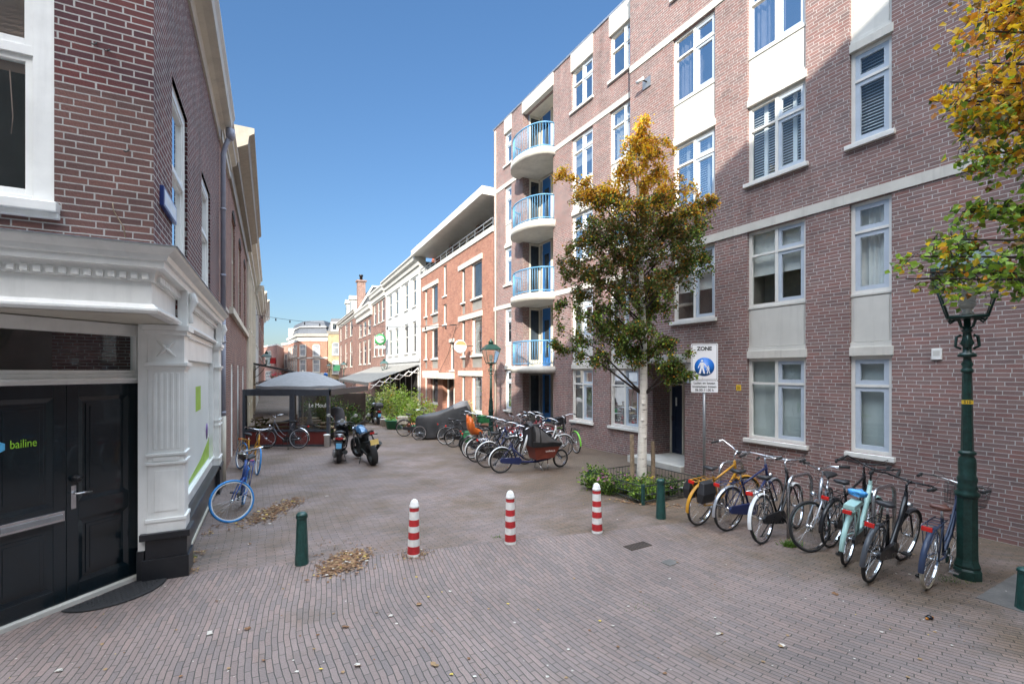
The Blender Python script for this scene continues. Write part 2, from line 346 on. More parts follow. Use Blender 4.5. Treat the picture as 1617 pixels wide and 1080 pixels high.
    m3 = N(ns, 'ShaderNodeMapRange'); m3.inputs[3].default_value = .6; m3.inputs[4].default_value = 1.4; ln.new(n3.outputs[0], m3.inputs[0])
    c3 = ns.new('ShaderNodeCombineColor'); [ln.new(m3.outputs[0], c3.inputs[i]) for i in range(3)]
    col = mixc(ns, ln, .8, col, c3.outputs[0], 'MULTIPLY')
    n4 = N(ns, 'ShaderNodeTexNoise', Scale=.8, Detail=6.0, Roughness=.7); ln.new(O, n4.inputs['Vector'])
    # distance from the right hand facade: mossy, earthy strip
    dw = math_('ADD', math_('MULTIPLY', sp0.outputs[0], .8715), math_('MULTIPLY', sp0.outputs[1], .4903))
    strip = N(ns, 'ShaderNodeMapRange'); ln.new(dw, strip.inputs[0]); strip.inputs[1].default_value = 4.2; strip.inputs[2].default_value = 7.6; strip.inputs[3].default_value = -.10; strip.inputs[4].default_value = .17
    farm = math_('MULTIPLY', far, .14)
    mo = N(ns, 'ShaderNodeMapRange'); ln.new(math_('ADD', math_('ADD', n4.outputs[0], strip.outputs[0]), farm), mo.inputs[0]); mo.inputs[1].default_value = .46; mo.inputs[2].default_value = .68; mo.inputs[3].default_value = 0; mo.inputs[4].default_value = .9
    col = mixc(ns, ln, mo.outputs[0], col, (.66, .60, .44), 'MULTIPLY')
    ln.new(col, b.inputs['Base Color'])
    rr = N(ns, 'ShaderNodeMapRange'); ln.new(n1.outputs[0], rr.inputs[0]); rr.inputs[3].default_value = .55; rr.inputs[4].default_value = .85; ln.new(rr.outputs[0], b.inputs['Roughness'])
    hh = math_('MULTIPLY_ADD', br.outputs['Fac'], -1.0, math_('MULTIPLY', n3.outputs[0], .5)); hh = math_('ADD', hh, math_('MULTIPLY', b2.outputs['Color'], .35))
    bp = N(ns, 'ShaderNodeBump', Strength=.55, Distance=.012); ln.new(hh, bp.inputs['Height']); ln.new(bp.outputs[0], b.inputs['Normal'])
    return mt
m = MB(); ys = [-60, -20, -5, 0, 2, 4, 6, 8, 10, 15, 20, 25, 60, 120, 400]; xs = [-200, -60, -20, 0, 20, 60, 200]
ids = [[m.V((x, y, gz(y))) for x in xs] for y in ys]
for j in range(len(ys)-1):
    for i in range(len(xs)-1): m.F((ids[j][i], ids[j][i+1], ids[j+1][i+1], ids[j+1][i]))
tag(m.build('ground', ground_mat()), kind='structure')

# ------------------------------------------------------------------ buildings
class Bld:
    def __init__(s, name, F, x0, label, cat, z=0, group=None):
        s.F = F; s.x0 = x0; p = F.wp(x0, 0); s.z = z
        s.root = empty(name, (p[0], p[1], z), F.a, label, cat, group); s.T = Matrix.Translation((-x0, 0, -z))
    def mb(s, M=None):
        m = MB(); m.M = s.T if M is None else s.T @ M; return m
    def part(s, m, name, mats, parent=None, bev=0, label=None): return m.build(name, mats, parent or s.root, bev, label=label)

def curtain(m, x0, x1, z0, z1, y, amp=.03, per=.11, gap=None):
    spans = [(x0, x1)] if not gap else [(x0, gap[0]), (gap[1], x1)]
    for a, b_ in spans:
        n = max(4, int((b_-a)/per*8)); prev = None
        for i in range(n+1):
            x = a+(b_-a)*i/n; q = y+amp*math.sin(i*math.pi/4+math.sin(i*.31)*1.3)
            cur = (m.V((x, q, z0)), m.V((x, q, z1)))
            if prev: m.F((prev[0], cur[0], cur[1], prev[1]), 0, True)
            prev = cur
def window(b, x0, x1, z0, z1, y=-.1, kind='sash', behind=None, M=None, frame=None, ca=None, sill=.06, fw=.06, transom=.43, mid=.5, tops=True, sillm=None, trz=None, face=0):
    frame = frame or M_frame; ca = ca or M_bluegrey; m = b.mb(M); p = b.mb(M); c = b.mb(M); cas = False
    d = .07; a, e = x0+fw, x1-fw
    m.box(x0, a, y-d, y, z0, z1); m.box(e, x1, y-d, y, z0, z1); m.box(a, e, y-d, y, z1-fw, z1); m.box(a, e, y-d, y, z0, z0+fw)
    def cs(xa, xb, za, zb, mm, w=.05, yy=-.012):
        mm.box(xa, xa+w, y-d+.01, y+yy, za, zb); mm.box(xb-w, xb, y-d+.01, y+yy, za, zb)
        mm.box(xa+w, xb-w, y-d+.01, y+yy, zb-w, zb); mm.box(xa+w, xb-w, y-d+.01, y+yy, za, za+w)
    if kind in ('case2', 'case1'):
        zt = z1-fw-transom
        m.box(a, e, y-d, y+.006, zt-.045, zt)
        if kind == 'case2':
            xm = x0+(x1-x0)*mid; m.box(xm-.03, xm+.03, y-d, y+.003, z0+fw, zt-.045); m.box(xm-.03, xm+.03, y-d, y+.003, zt, z1-fw)
            # the sashes that open are the ones nearer the camera (low x)
            cs(a, xm-.03, z0+fw, zt-.045, c, .065); cs(a, xm-.03, zt, z1-fw, c, .065)
        else:
            cs(a, e, z0+fw, zt-.045, c, .075); cs(a, e, zt, z1-fw, c, .075)
        cas = True
    elif kind == 'sash':
        zm = trz if trz else z0+(z1-z0)*.56
        m.box(a, e, y-d+.02, y+.004, zm-.03, zm+.03)
        cs(a, e, z0+fw, zm-.03, m, .04, -.025); cs(a, e, zm+.03, z1-fw, m, .04, -.012)
    elif kind == 'cross':
        zm = z1-(z1-z0)*.3; xm = (x0+x1)/2
        m.box(a, e, y-d, y+.004, zm-.03, zm+.03); m.box(xm-.025, xm+.025, y-d, y, z0+fw, zm-.03)
    p.quad((a, y-d*.6, z0+fw), (e, y-d*.6, z0+fw), (e, y-d*.6, z1-fw), (a, y-d*.6, z1-fw))
    o = b.part(m, 'window', frame)
    b.part(p, 'pane', M_glass if behind else M_dglass, o)
    if cas: b.part(c, 'casement', ca, o)
    if sill:
        s_ = b.mb(M); s_.box(x0-.06, x1+.06, y-.02, face+.07, z0-.085, z0-.002); b.part(s_, 'sill', sillm or frame, o, .008)
    if behind:
        q = b.mb(M); yb = y-.55
        q.quad((x0, yb, z0), (x1, yb, z0), (x1, yb, z1), (x0, yb, z1)); q.quad((x0, y-d, z0), (x0, yb, z0), (x0, yb, z1), (x0, y-d, z1))
        q.quad((x1, y-d, z0), (x1, y-d, z1), (x1, yb, z1), (x1, yb, z0)); q.quad((x0, y-d, z1), (x0, yb, z1), (x1, yb, z1), (x1, y-d, z1)); q.quad((x0, y-d, z0), (x1, y-d, z0), (x1, yb, z0), (x0, yb, z0))
        b.part(q, 'interior', M_room if behind != 'dark' else M_dark, o)
        yc = y-.16
        for bh in behind.split('+'):
            k = b.mb(M)
            if bh == 'curtain': curtain(k, x0+fw, x1-fw, z0+fw, z1-fw, yc); b.part(k, 'curtain', M_curt, o)
            elif bh == 'curtaing': curtain(k, x0+fw, x1-fw, z0+fw, z1-fw, yc, gap=(x0+(x1-x0)*.12, x0+(x1-x0)*.42)); b.part(k, 'curtain', M_curtg, o)
            elif bh == 'side': curtain(k, x0+(x1-x0)*.6, x1-fw, z0+fw, z1-fw, yc); b.part(k, 'curtain', M_curt, o)
            elif bh == 'frost': k.quad((x0, yc, z0), (x1, yc, z0), (x1, yc, z1), (x0, yc, z1)); b.part(k, 'privacy_screen', M_frost, o)
            elif bh == 'roller': k.quad((x0, yc, z0+(z1-z0)*.42), (x1, yc, z0+(z1-z0)*.42), (x1, yc, z1), (x0, yc, z1)); b.part(k, 'roller_blind', M_curt, o)
            elif bh in ('blind', 'shutter'):
                n = int((z1-z0-2*fw)/.055); xr = [(x0+fw+.02, x1-fw-.02)]
                if bh == 'shutter':
                    w_ = (x1-x0)/4; xr = []
                    for j in range(4): xr.append((x0+j*w_+.05, x0+(j+1)*w_-.03)); k.box(x0+j*w_-.03, x0+j*w_+.05, yc-.02, yc+.015, z0, z1)
                for i in range(n):
                    zz = z0+fw+.055*(i+.5)
                    for (xa, xb) in xr:
                        k.quad((xa, yc+.02, zz-.018), (xb, yc+.02, zz-.018), (xb, yc-.02, zz+.018), (xa, yc-.02, zz+.018))
                b.part(k, 'blind' if bh == 'blind' else 'shutter', M_blind, o)
    return o
def writing(txt, size, mat, parent, loc, rot, name='writing', align='CENTER', ext=.001, bold=0, sx=1):
    cu = bpy.data.curves.new(name, 'FONT'); cu.body = txt; cu.size = size; cu.extrude = ext; cu.align_x = align; cu.offset = bold; cu.space_line = 1.05
    t_ = bpy.data.objects.new(name, cu); COL.objects.link(t_); bpy.context.view_layer.update()
    me = bpy.data.meshes.new_from_object(t_.evaluated_get(bpy.context.evaluated_depsgraph_get())); bpy.data.objects.remove(t_); bpy.data.curves.remove(cu)
    me.materials.clear(); me.materials.append(mat)
    o = bpy.data.objects.new(name, me); COL.objects.link(o); o.parent = parent; o.location = loc; o.rotation_euler = rot; o.scale = (sx, 1, 1)
    return o

# ---- right apartment block
FN = Fr(6.98, 6.35, 119.36)
SB = -.59; FZ = -.185                                   # the further half stands back and its floors lie lower
def xn(u): return FN.x(u)
def xf(u): return FN.x(u, SB)
AB = Bld('apartment_building', FN, 0, 'long brick apartment block with white window panels and round blue railed balconies', 'apartment block')
XE = xn(995); XF = xf(780); XD = xn(1081)
m = AB.mb(); ops = []
colsN = {'A': (xn(1408), xn(1341.5)), 'B': (xn(1272), xn(1180)), 'C': (xn(1129), xn(1062.5))}
G1 = (.99, 5.33); G2 = (6.36, 10.64); G3 = (11.68, 13.3)
for c, (a, b_) in colsN.items():
    ops += [(a, b_, G1[0] if c != 'C' else 3.62, G1[1]), (a, b_, *G2), (a, b_, *G3)]
porch = (XD, XE+.02, -.2, 2.6, .1)
allops = ops+[(XD, XE-.001, -.2, 2.6, .0)]
wall(m, -7, XE, -.2, 13.65, allops, 0, .11)
# near pier end face (towards the set-back half) and porch
m.quad((XE, 0, 2.6), (XE, SB, 2.6), (XE, SB, 13.65), (XE, 0, 13.65))
PB = SB-.74
wall(m, XD-.001, XE, -.2, 2.6, [], PB)
m.quad((XD, 0, -.2), (XD, PB, -.2), (XD, PB, 2.6), (XD, 0, 2.6))
m.quad((XE-.27, SB, -.2), (XE-.27, PB, -.2), (XE-.27, PB, 2.6), (XE-.27, SB, 2.6))
m.quad((XE-.27, SB, -.2), (XE+.1, SB, -.2), (XE+.1, SB, 2.6), (XE-.27, SB, 2.6))
# set-back half
opsF = []
colsF = {'D': (xf(1008), xf(963)), 'E': (xf(936), xf(902.5)), 'H': (xf(807.5), xf(797))}
for c, (a, b_) in colsF.items():
    lo = XE if c == 'D' else a
    opsF += [(a, b_, .90+FZ, 5.33+FZ), (a, b_, 6.36+FZ, 10.64+FZ), (a, b_, 11.6+FZ, 13.25+FZ)]
xb0, xb1 = xf(873.5), xf(825.6)
opsF.append((xb0, xb1, .35, 13.0, .29))
wall(m, XE-.27, XF, -.5, 13.45, opsF, SB, .11)
m.quad((XF, SB, -.5), (XF, SB-9, -.5), (XF, SB-9, 13.45), (XF, SB, 13.45)); m.quad((-7, 0, -.2), (-7, -9, -.2), (-7, -9, 13.65), (-7, 0, 13.65))
AB.part(m, 'wall', BR_R)
m = AB.mb(); m.box(-7, XE, -9.6, -.12, 13.0, 13.62); m.box(XE, XF, -9.6, SB-1.0, 13.0, 13.42); m.box(-7, XF, -10, -9.5, -.3, 13.6); AB.part(m, 'roof', M_grey)
m = AB.mb(); m.box(-7.05, XE+.03, -.35, .03, 13.65, 13.72); m.box(XE+.03, XF+.05, SB-.35, SB+.03, 13.45, 13.52); AB.part(m, 'roof_edge', M_zinc)
# light bands
for z in (5.34, 10.65):
    m = AB.mb(); m.box(-7, XE, -.05, .022, z, z+.175); AB.part(m, 'band', M_band)
    m = AB.mb(); m.box(XE+.001, xb0-.02, SB-.05, SB+.022, z+FZ, z+.175+FZ); AB.part(m, 'band', M_band)
    m = AB.mb(); m.box(xb1+.02, XF+.005, SB-.05, SB+.022, z+FZ, z+.175+FZ); AB.part(m, 'band', M_band)
def panel_stack(a, b_, dz, y, kinds, first=True, wk='case2', low=True, gz0=.99):
    """ground window, lintel, panel, first-floor window; then the same again above"""
    k = dz
    base = [(gz0, 2.66, 2.82, 2.90, 3.70, 3.74, 5.33)] if low else []
    base += [(6.36, 7.97, 8.12, 8.2, 8.99, 9.03, 10.64)]
    for i, (w0, w1, l1, p0, p1, u0, u1) in enumerate(base):
        window(AB, a, b_, w0+k, w1+k, y-.06, wk, kinds[i][0], face=y)
        m = AB.mb(); m.box(a-.03, b_, y-.1, y+.02, w1+k+.002, l1+k); AB.part(m, 'lintel', M_band, bev=.006)
        m = AB.mb(); m.box(a, b_, y-.11, y-.055, l1+k+.001, u0+k-.001); m.box(a+.05, b_-.05, y-.055, y-.045, p0+k+.01, p1+k-.02); m.box(a, b_, y-.055, y-.02, l1+k+.001, p0+k); m.box(a, b_, y-.055, y-.035, p1+k, u0+k-.001); AB.part(m, 'panel', M_greyw, bev=.004)
        window(AB, a, b_, u0+k, u1+k, y-.06, wk, kinds[i][1], sill=0)
a, b_ = colsN['A']; panel_stack(a, b_, 0, 0, [('frost', 'curtain'), ('blind', 'blind')], wk='case1'); window(AB, a, b_, *G3, -.06, 'case1', 'dark')
a, b_ = colsN['B']; panel_stack(a, b_, 0, 0, [('frost', 'roller'), ('shutter', 'curtaing')]); window(AB, a, b_, *G3, -.06, 'case2', 'dark')
a, b_ = colsN['C']; window(AB, a, b_, 3.62, 5.33, -.06, 'case2', 'roller'); panel_stack(a, b_, 0, 0, [('shutter', 'curtaing')], low=False); window(AB, a, b_, *G3, -.06, 'case2', 'dark')
for c, ks in (('D', [('curtain', 'frost'), ('dark', 'curtain')]), ('E', [('curtain', 'frost'), ('frost', 'roller')]), ('H', [('frost', 'dark'), ('dark', 'frost')])):
    a, b_ = colsF[c]; panel_stack(a, b_, FZ, SB, ks, gz0=.90, wk='case2' if c != 'H' else 'case1')
    window(AB, a, b_, 11.6+FZ, 13.0+FZ, SB-.06, 'case2' if c != 'H' else 'case1', 'dark', face=SB)
    m = AB.mb(); m.box(a-.02, b_+.02, SB-.1, SB+.025, 13.0+FZ+.001, 13.45); AB.part(m, 'lintel', M_band)
for z in (1.8, 4.55, 7.2, 9.85):
    pass
# balcony recess
RD = SB-.82
m = AB.mb(); m.quad((xb0, RD, -.4), (xb1, RD, -.4), (xb1, RD, 13.3), (xb0, RD, 13.3)); m.quad((xb0, SB-.29, -.4), (xb0, SB-.29, 13.3), (xb0, RD, 13.3), (xb0, RD, -.4))
m.box(xb0, xb1, RD, SB-.29, 13.0, 13.04); AB.part(m, 'recess_wall', M_cream)
m = AB.mb(); m.box(xb0-.03, xb1+.03, SB-.15, SB+.03, 12.98, 13.449); AB.part(m, 'lintel', M_band)
levels = [2.59-.0, 5.3, 7.97, 10.63]
def flr(i): return levels[i]
for i in range(-1, 4):
    z = 0.35 if i < 0 else flr(i)+.02
    zt = (flr(i+1)-.27) if i < 3 else 13.0
    # side glazing on the far jamb, back wall window and blue door
    m = AB.mb(); x = xb1-.004
    m.box(x-.04, x, RD, RD+.06, z, zt); m.box(x-.04, x, SB-.36, SB-.30, z, zt); m.box(x-.04, x, RD+.06, SB-.36, z, z+.25); m.box(x-.04, x, RD+.06, SB-.36, zt-.1, zt)
    dx0, dx1 = FN.x(871, RD), FN.x(858, RD)
    m.box(dx1, dx1+.07, RD, RD+.05, z, zt); m.box(dx0-.07, dx0, RD, RD+.05, z, zt); m.box(xb1-.12, xb1-.04, RD, RD+.05, z, zt); m.box(dx1+.07, xb1-.12, RD, RD+.05, z, z+.5 if i >= 0 else z+.06); m.box(dx1+.07, xb1-.12, RD, RD+.05, zt-.08, zt)
    m.box(dx0, dx1, RD, RD+.05, zt-.06, zt)
    fo = AB.part(m, 'window', M_cream if i >= 0 else M_grey)
    p = AB.mb(); p.quad((x-.02, RD+.06, z+.25), (x-.02, SB-.36, z+.25), (x-.02, SB-.36, zt-.1), (x-.02, RD+.06, zt-.1)); p.quad((dx1+.07, RD+.02, z), (xb1-.12, RD+.02, z), (xb1-.12, RD+.02, zt-.08), (dx1+.07, RD+.02, zt-.08)); AB.part(p, 'pane', M_dglass, fo)
    d = AB.mb(); d.box(dx0, dx1, RD, RD+.04, z, z+.35); d.box(dx0, dx0+.12, RD, RD+.04, z+.35, z+1.98); d.box(dx1-.12, dx1, RD, RD+.04, z+.35, z+1.98); d.box(dx0, dx1, RD, RD+.045, z+1.88, z+2.02); d.box(dx0, dx1, RD, RD+.03, z+2.02, zt-.06)
    do = AB.part(d, 'balcony_door', M_dblue); p = AB.mb(); p.quad((dx0+.12, RD+.015, z+.35), (dx1-.12, RD+.015, z+.35), (dx1-.12, RD+.015, z+1.88), (dx0+.12, RD+.015, z+1.88)); AB.part(p, 'pane', M_dglass, do)
sx0, sx1 = xf(877), xf(820.5); sc_, sa, sp_ = (sx0+sx1)/2, (sx1-sx0)/2, .86
for i, z in enumerate(levels):
    n = 28; arc = [(sc_+sa*math.cos(math.pi*k/n), SB+.001+sp_*math.sin(math.pi*k/n)**.85) for k in range(n+1)]
    m = AB.mb(); A = [m.V((p[0], p[1], z-.26)) for p in arc]; B = [m.V((p[0], p[1], z)) for p in arc]
    for k in range(n): m.F((A[k], A[k+1], B[k+1], B[k]), 0, True)
    m.F(A[::-1]); m.F(B); m.box(xb0+.002, xb1-.002, RD+.07, SB+.002, z-.255, z-.004)
    bo = AB.part(m, 'balcony', M_band)
    m = AB.mb(); arc2 = [(sc_+(sa-.1)*math.cos(math.pi*k/n), SB+.001+(sp_-.09)*math.sin(math.pi*k/n)**.85) for k in range(n+1)]
    m.tube([(p[0], p[1], z+.94) for p in arc2], .026, 6); m.tube([(p[0], p[1], z+.09) for p in arc2], .018, 6)
    L = [0]
    for k in range(n): L.append(L[-1]+math.dist(arc2[k], arc2[k+1]))
    nb = 30
    for j in range(nb+1):
        t_ = L[-1]*j/nb; k = max(i_ for i_ in range(n+1) if L[i_] <= t_+1e-9); k = min(k, n-1); f = (t_-L[k])/(L[k+1]-L[k]+1e-9)
        p = (arc2[k][0]+(arc2[k+1][0]-arc2[k][0])*f, arc2[k][1]+(arc2[k+1][1]-arc2[k][1])*f)
        big = j % 10 == 0
        m.tube([(p[0], p[1], z+(.0 if big else .09)), (p[0], p[1], z+.94)], .02 if big else .009, 5)
    AB.part(m, 'railing', M_blue, bo)
# entrance: canopy, step, door
cx0, cx1 = xn(1099), FN.x(985.6, .3)
m = AB.mb(); m.box(cx0, cx1, SB, .30, 2.60, 2.80); AB.part(m, 'canopy', M_conc, bev=.01)
m = AB.mb(); m.box(XD+.02, XE-.02, PB+.02, .12, -.15, .08); AB.part(m, 'door_step', M_conc, bev=.01)
z0, z1 = .085, 2.35
dxa, dxb = FN.x(1082, PB), FN.x(1051, PB)-.02
dm = dxa+(dxb-dxa)*.62
m = AB.mb(); yy = PB+.07
m.box(dxa, dxa+.05, PB, yy, z0, z1); m.box(dm, dm+.06, PB, yy, z0, z1); m.box(dxb-.05, dxb, PB, yy, z0, z1); m.box(dxa+.05, dxb-.05, PB, yy, z1-.06, z1); m.box(dm+.06, dxb-.05, PB, yy-.02, z0, z0+.75); m.box(dxa+.05, dm, PB, yy, z1-.34, z1-.3)
m.box(dxa, dxb, PB, yy-.01, z1+.001, 2.6)
do = AB.part(m, 'entrance_frame', M_cream)
p = AB.mb(); p.quad((dm+.06, yy-.03, z0+.75), (dxb-.05, yy-.03, z0+.75), (dxb-.05, yy-.03, z1-.06), (dm+.06, yy-.03, z1-.06)); p.quad((dxa+.05, yy-.03, z1-.3), (dm, yy-.03, z1-.3), (dm, yy-.03, z1-.06), (dxa+.05, yy-.03, z1-.06)); AB.part(p, 'pane', M_dglass, do)
m = AB.mb(); ya = PB+.05; x_, X_ = dxa+.055, dm-.005
m.box(x_, X_, PB, ya-.02, z0, z1-.34); m.box(x_, x_+.11, ya-.02, ya, z0, z1-.34); m.box(X_-.11, X_, ya-.02, ya, z0, z1-.34)
for q in (z0, z0+.62, z1-.45): m.box(x_+.11, X_-.11, ya-.02, ya, q, q+.11)
d_ = AB.part(m, 'entrance_door', pm('entrance_door_blue', (.012, .022, .045), .35)); m = AB.mb(); m.box(X_-.06, X_-.03, ya, ya+.05, 1.0, 1.14); AB.part(m, 'handle', M_steel, d_)
m = AB.mb(); m.box(x_+.2, x_+.44, ya-.019, ya-.012, 1.42, 1.66); AB.part(m, 'notice', M_white2, d_)
m = AB.mb(); m.box(cx0-.02, cx0+.2, .03, .16, 2.12, 2.62); lo = AB.part(m, 'porch_lamp', M_bluegrey, bev=.01); m = AB.mb(); m.box(cx0+.02, cx0+.16, .161, .165, 2.17, 2.57); AB.part(m, 'lens', M_curt, lo)
# rain pipe on the far end, cable
m = AB.mb(); x = xf(784); m.tube([(x, SB+.05, 0.2), (x, SB+.05, 13.3)], .035, 8); AB.part(m, 'rain_pipe', M_cream)

# ---- small fixtures on the block, each a thing
def on_wall(name, label, cat, u, v, y=0, F=FN):
    x = F.x(u, y); p = F.wp(x, y); return empty(name, (p[0], p[1], F.z(u, v, y)), F.a, label, cat)
r_ = on_wall('security_camera', 'small white camera on a grey bracket high on the brick wall', 'camera', 1022, 130)
m = MB(); m.box(-.14, .14, 0, .03, -.16, .1); m.build('backplate', M_galv, r_)
m = MB(); m.tube([(0, .03, 0), (0.0, .16, .0)], .02, 8); m.build('bracket', M_black, r_)
m = MB(); m.lathe([(.0, -.12), (.04, -.12), (.048, .10), (.0, .10)], 12, (.06, .20, .0), axis='x'); m.build('housing', M_white, r_)
r_ = on_wall('yellow_wall_sign', 'small yellow notice plate on the brick beside the entrance windows', 'wall sign', 1166.5, 612)
m = MB(); m.box(-.055, .055, 0, .008, -.06, .06); m.build('plate', pm('sign_yellow', (.75, .48, .03), .4, var=.04), r_)
m = MB(); [m.box(-.035, .035, .008, .0095, -.035+.025*k, -.024+.025*k) for k in range(3)]; m.build('print', M_iron, r_)
r_ = on_wall('wall_box', 'small white metal box on the blank brick wall behind the lantern', 'wall box', 1480, 559)
m = MB(); m.box(-.062, .062, 0, .03, -.085, .085); m.build('housing', M_white2, r_, .005); m = MB(); m.box(-.04, .04, .03, .032, -.03, .05); m.build('dial', M_greyw, r_)

# ---- orange brick building
OF = Fr(-.83, 21.44, 180-63.57)
OB = Bld('orange_brick_building', OF, 0, 'orange brick housing block with overhanging flat roof terrace and white lintels', 'apartment block', z=-.25)
W_ = OF.x(664.5)
def ox(u): return OF.x(u)
ops = []; rows = [(6.08, 7.88), (3.2, 5.1), (.35, 2.15)]
big = [(ox(761), ox(744.4)), (ox(691.3), ox(681.5))]; nar = [(ox(734.3), ox(728.7)), (ox(674.5), ox(670.5))]
for (a, b_) in big+nar:
    for (p0, p1) in rows: ops.append((a, b_, p0-.62 if p0 > 1 else p0, p1))
mid = [(ox(705.2), ox(699.8), 6.9, 8.72), (ox(705.2), ox(699.8), 5.2, 6.4), (ox(717), ox(711), 2.45, 4.05)]
ops += mid; ops.append((ox(717.5), ox(699), -.3, 1.95, .5))
m = OB.mb(); wall(m, 0.02, W_, -.5, 8.85, ops, 0, .14); m.quad((W_, 0, -.4), (W_, -8, -.4), (W_, -8, 8.85), (W_, 0, 8.85)); m.box(.02, W_, -8.2, -8, -.5, 10.4); OB.part(m, 'wall', BR_O)
for gi, g in enumerate((big, nar)):
    for (a, b_) in g:
        for p0, p1 in rows:
            window(OB, a, b_, p0, p1, -.07, 'fixed', 'side' if gi == 0 and p0 < 4 and a < 3 else None, sill=.05, fw=.07 if gi == 0 else .05)
            if p0 > 1: m = OB.mb(); m.box(a, b_, -.13, -.06, p0-.62, p0-.09); OB.part(m, 'panel', M_grey)
for (a, b_) in ((ox(761.3), ox(725)), (ox(691.8), ox(668))):
    for p0, p1 in rows: m = OB.mb(); m.box(a-.05, b_+.05, -.03, .06, p1+.002, p1+.27); OB.part(m, 'lintel', M_band)
for a, b_, c, d in mid[:2]: window(OB, a, b_, c, d, -.07, 'fixed', None, sill=.05)
for a, b_, c, d in mid[2:]: window(OB, a, b_, c, d, -.07, 'fixed', None, sill=.05); m = OB.mb(); m.box(a-.05, b_+.1, -.03, .06, d+.002, d+.2); OB.part(m, 'lintel', M_band)
a, b_ = ox(717.5), ox(699)
m = OB.mb(); m.box(ox(717.8), ox(680), 0.002, .55, 1.97, 2.3); OB.part(m, 'canopy', M_band)
m = OB.mb(); m.box(a, a+.07, -.4, -.3, -.3, 1.95); m.box(b_-.07, b_, -.4, -.3, -.3, 1.95); m.box(a+.9, a+.97, -.4, -.3, -.3, 1.95); m.box(a+.07, a+.9, -.4, -.34, -.3, 1.95); do = OB.part(m, 'entrance_door', M_white)
m = OB.mb(); m.quad((a+.97, -.36, -.3), (b_-.07, -.36, -.3), (b_-.07, -.36, 1.95), (a+.97, -.36, 1.95)); OB.part(m, 'pane', M_dglass, do)
m = OB.mb(); [m.box(a+.12, a+.4, -.34, -.31, .55+.2*k, .7+.2*k) for k in range(4)]; OB.part(m, 'letterbox', M_galv, do)
m = OB.mb(); m.box(.02, W_+.02, -.1, .05, 8.85, 9.12); OB.part(m, 'parapet', M_trim)
m = OB.mb(); m.tube([(.1, .0, 9.5), (W_, .0, 9.5)], .03, 6); m.tube([(.1, .0, 9.3), (W_, .0, 9.3)], .015, 5)
for k in range(12): x = .1+(W_-.1)*k/11; m.box(x-.02, x+.02, -.02, .02, 9.12, 9.5)
OB.part(m, 'railing', M_galv)
m = OB.mb(); m.box(.05, W_-.4, -8, -1.3, 9.1, 10.44); ph = OB.part(m, 'penthouse', M_cream)
for k in range(5):
    xa = .3+k*(W_-1)/5; m = OB.mb(); m.box(xa, xa+1.5, -1.3, -1.27, 9.15, 10.3); OB.part(m, 'window', M_dglass)
    if k in (1, 3): m = OB.mb(); m.box(xa+1.55, xa+1.85, -1.28, -.9, 9.13, 10.42); OB.part(m, 'chimney_breast', BR_B)
m = OB.mb(); m.box(-.05, W_+.3, -8.2, .62, 10.45, 10.82); OB.part(m, 'roof', M_frame)

# ---- generic street house
def house(name, F, x0, x1, label, cat, wallm, ztop, cols, rws, z=-.34, cornice=.35, cm=None, corn_h=.55, kind='sash', fr=None, out=1, sillp=.05, ground=None, arched=False, frieze=None, behind=None, deep=8, group=None):
    b = Bld(name, F, x0, label, cat, z=z, group=group); cm = cm or M_trim; fr = fr or M_trim
    ops = [(a, e, r0, r1) for (a, e) in cols for (r0, r1) in rws]
    if ground: ops += [(a, e, r0, r1) for a, e, r0, r1, _ in ground]
    m = b.mb(); wall(m, x0, x1, z-.2, ztop, ops, 0, .12)
    for X in (x0, x1): m.quad((X, 0, z-.2), (X, -deep, z-.2), (X, -deep, ztop), (X, 0, ztop))
    m.box(x0, x1, -deep-.1, -deep, z, ztop); b.part(m, 'wall', wallm)
    for (a, e) in cols:
        for (r0, r1) in rws: window(b, a, e, r0, r1, -.06, kind, behind, frame=fr, sill=sillp, fw=.07)
    if ground:
        for a, e, r0, r1, mt in ground:
            m = b.mb(); m.box(a, e, -.12, -.05, r0, r1); m.box(a, a+.08, -.05, -.02, r0, r1); m.box(e-.08, e, -.05, -.02, r0, r1); m.box(a, e, -.05, -.02, r1-.08, r1); b.part(m, 'door', mt)
    if frieze: m = b.mb(); m.box(x0+.01, x1-.01, 0.002, .06, frieze, ztop+.001); b.part(m, 'frieze', cm)
    m = b.mb(); c = cornice
    m.prism([(-.4, ztop), (c*.35, ztop), (c*.35, ztop+corn_h*.35), (c*.75, ztop+corn_h*.5), (c*.8, ztop+corn_h*.75), (c, ztop+corn_h*.85), (c, ztop+corn_h), (-.4, ztop+corn_h)], x0-.04, x1+.04, 'x', 0) if False else None
    prof = [(-.4, ztop), (c*.35, ztop), (c*.35, ztop+corn_h*.35), (c*.75, ztop+corn_h*.5), (c*.8, ztop+corn_h*.75), (c, ztop+corn_h*.85), (c, ztop+corn_h), (-.4, ztop+corn_h)]
    A = [m.V((x0-.02, p, q)) for p, q in prof]; B = [m.V((x1+.02, p, q)) for p, q in prof]; n = len(prof)
    for k in range(n): m.F((A[k], A[(k+1) % n], B[(k+1) % n], B[k]))
    m.F(A[::-1]); m.F(B); b.part(m, 'cornice', cm)
    m = b.mb(); m.box(x0+.02, x1-.02, -deep+.05, -.3, ztop, ztop+.3); b.part(m, 'roof', M_roof)
    return b
WB = house('white_plastered_house', OF, ox(663.6), ox(609.2), 'tall white plastered house with grey attic frieze and canvas awning', 'house', pm('white_plaster', (.46, .47, .47), .6, var=.06, sc=1.5), 9.85,
    [(ox(p), ox(q)) for p, q in ((656.9, 651.2), (644.3, 638.8), (628.8, 623.7), (618.6, 613.8))], [(7.15, 9.2), (3.75, 6.05)], frieze=9.3, corn_h=.8, cornice=.5)
x0, x1 = ox(663.6), ox(609.2)
m = WB.mb()
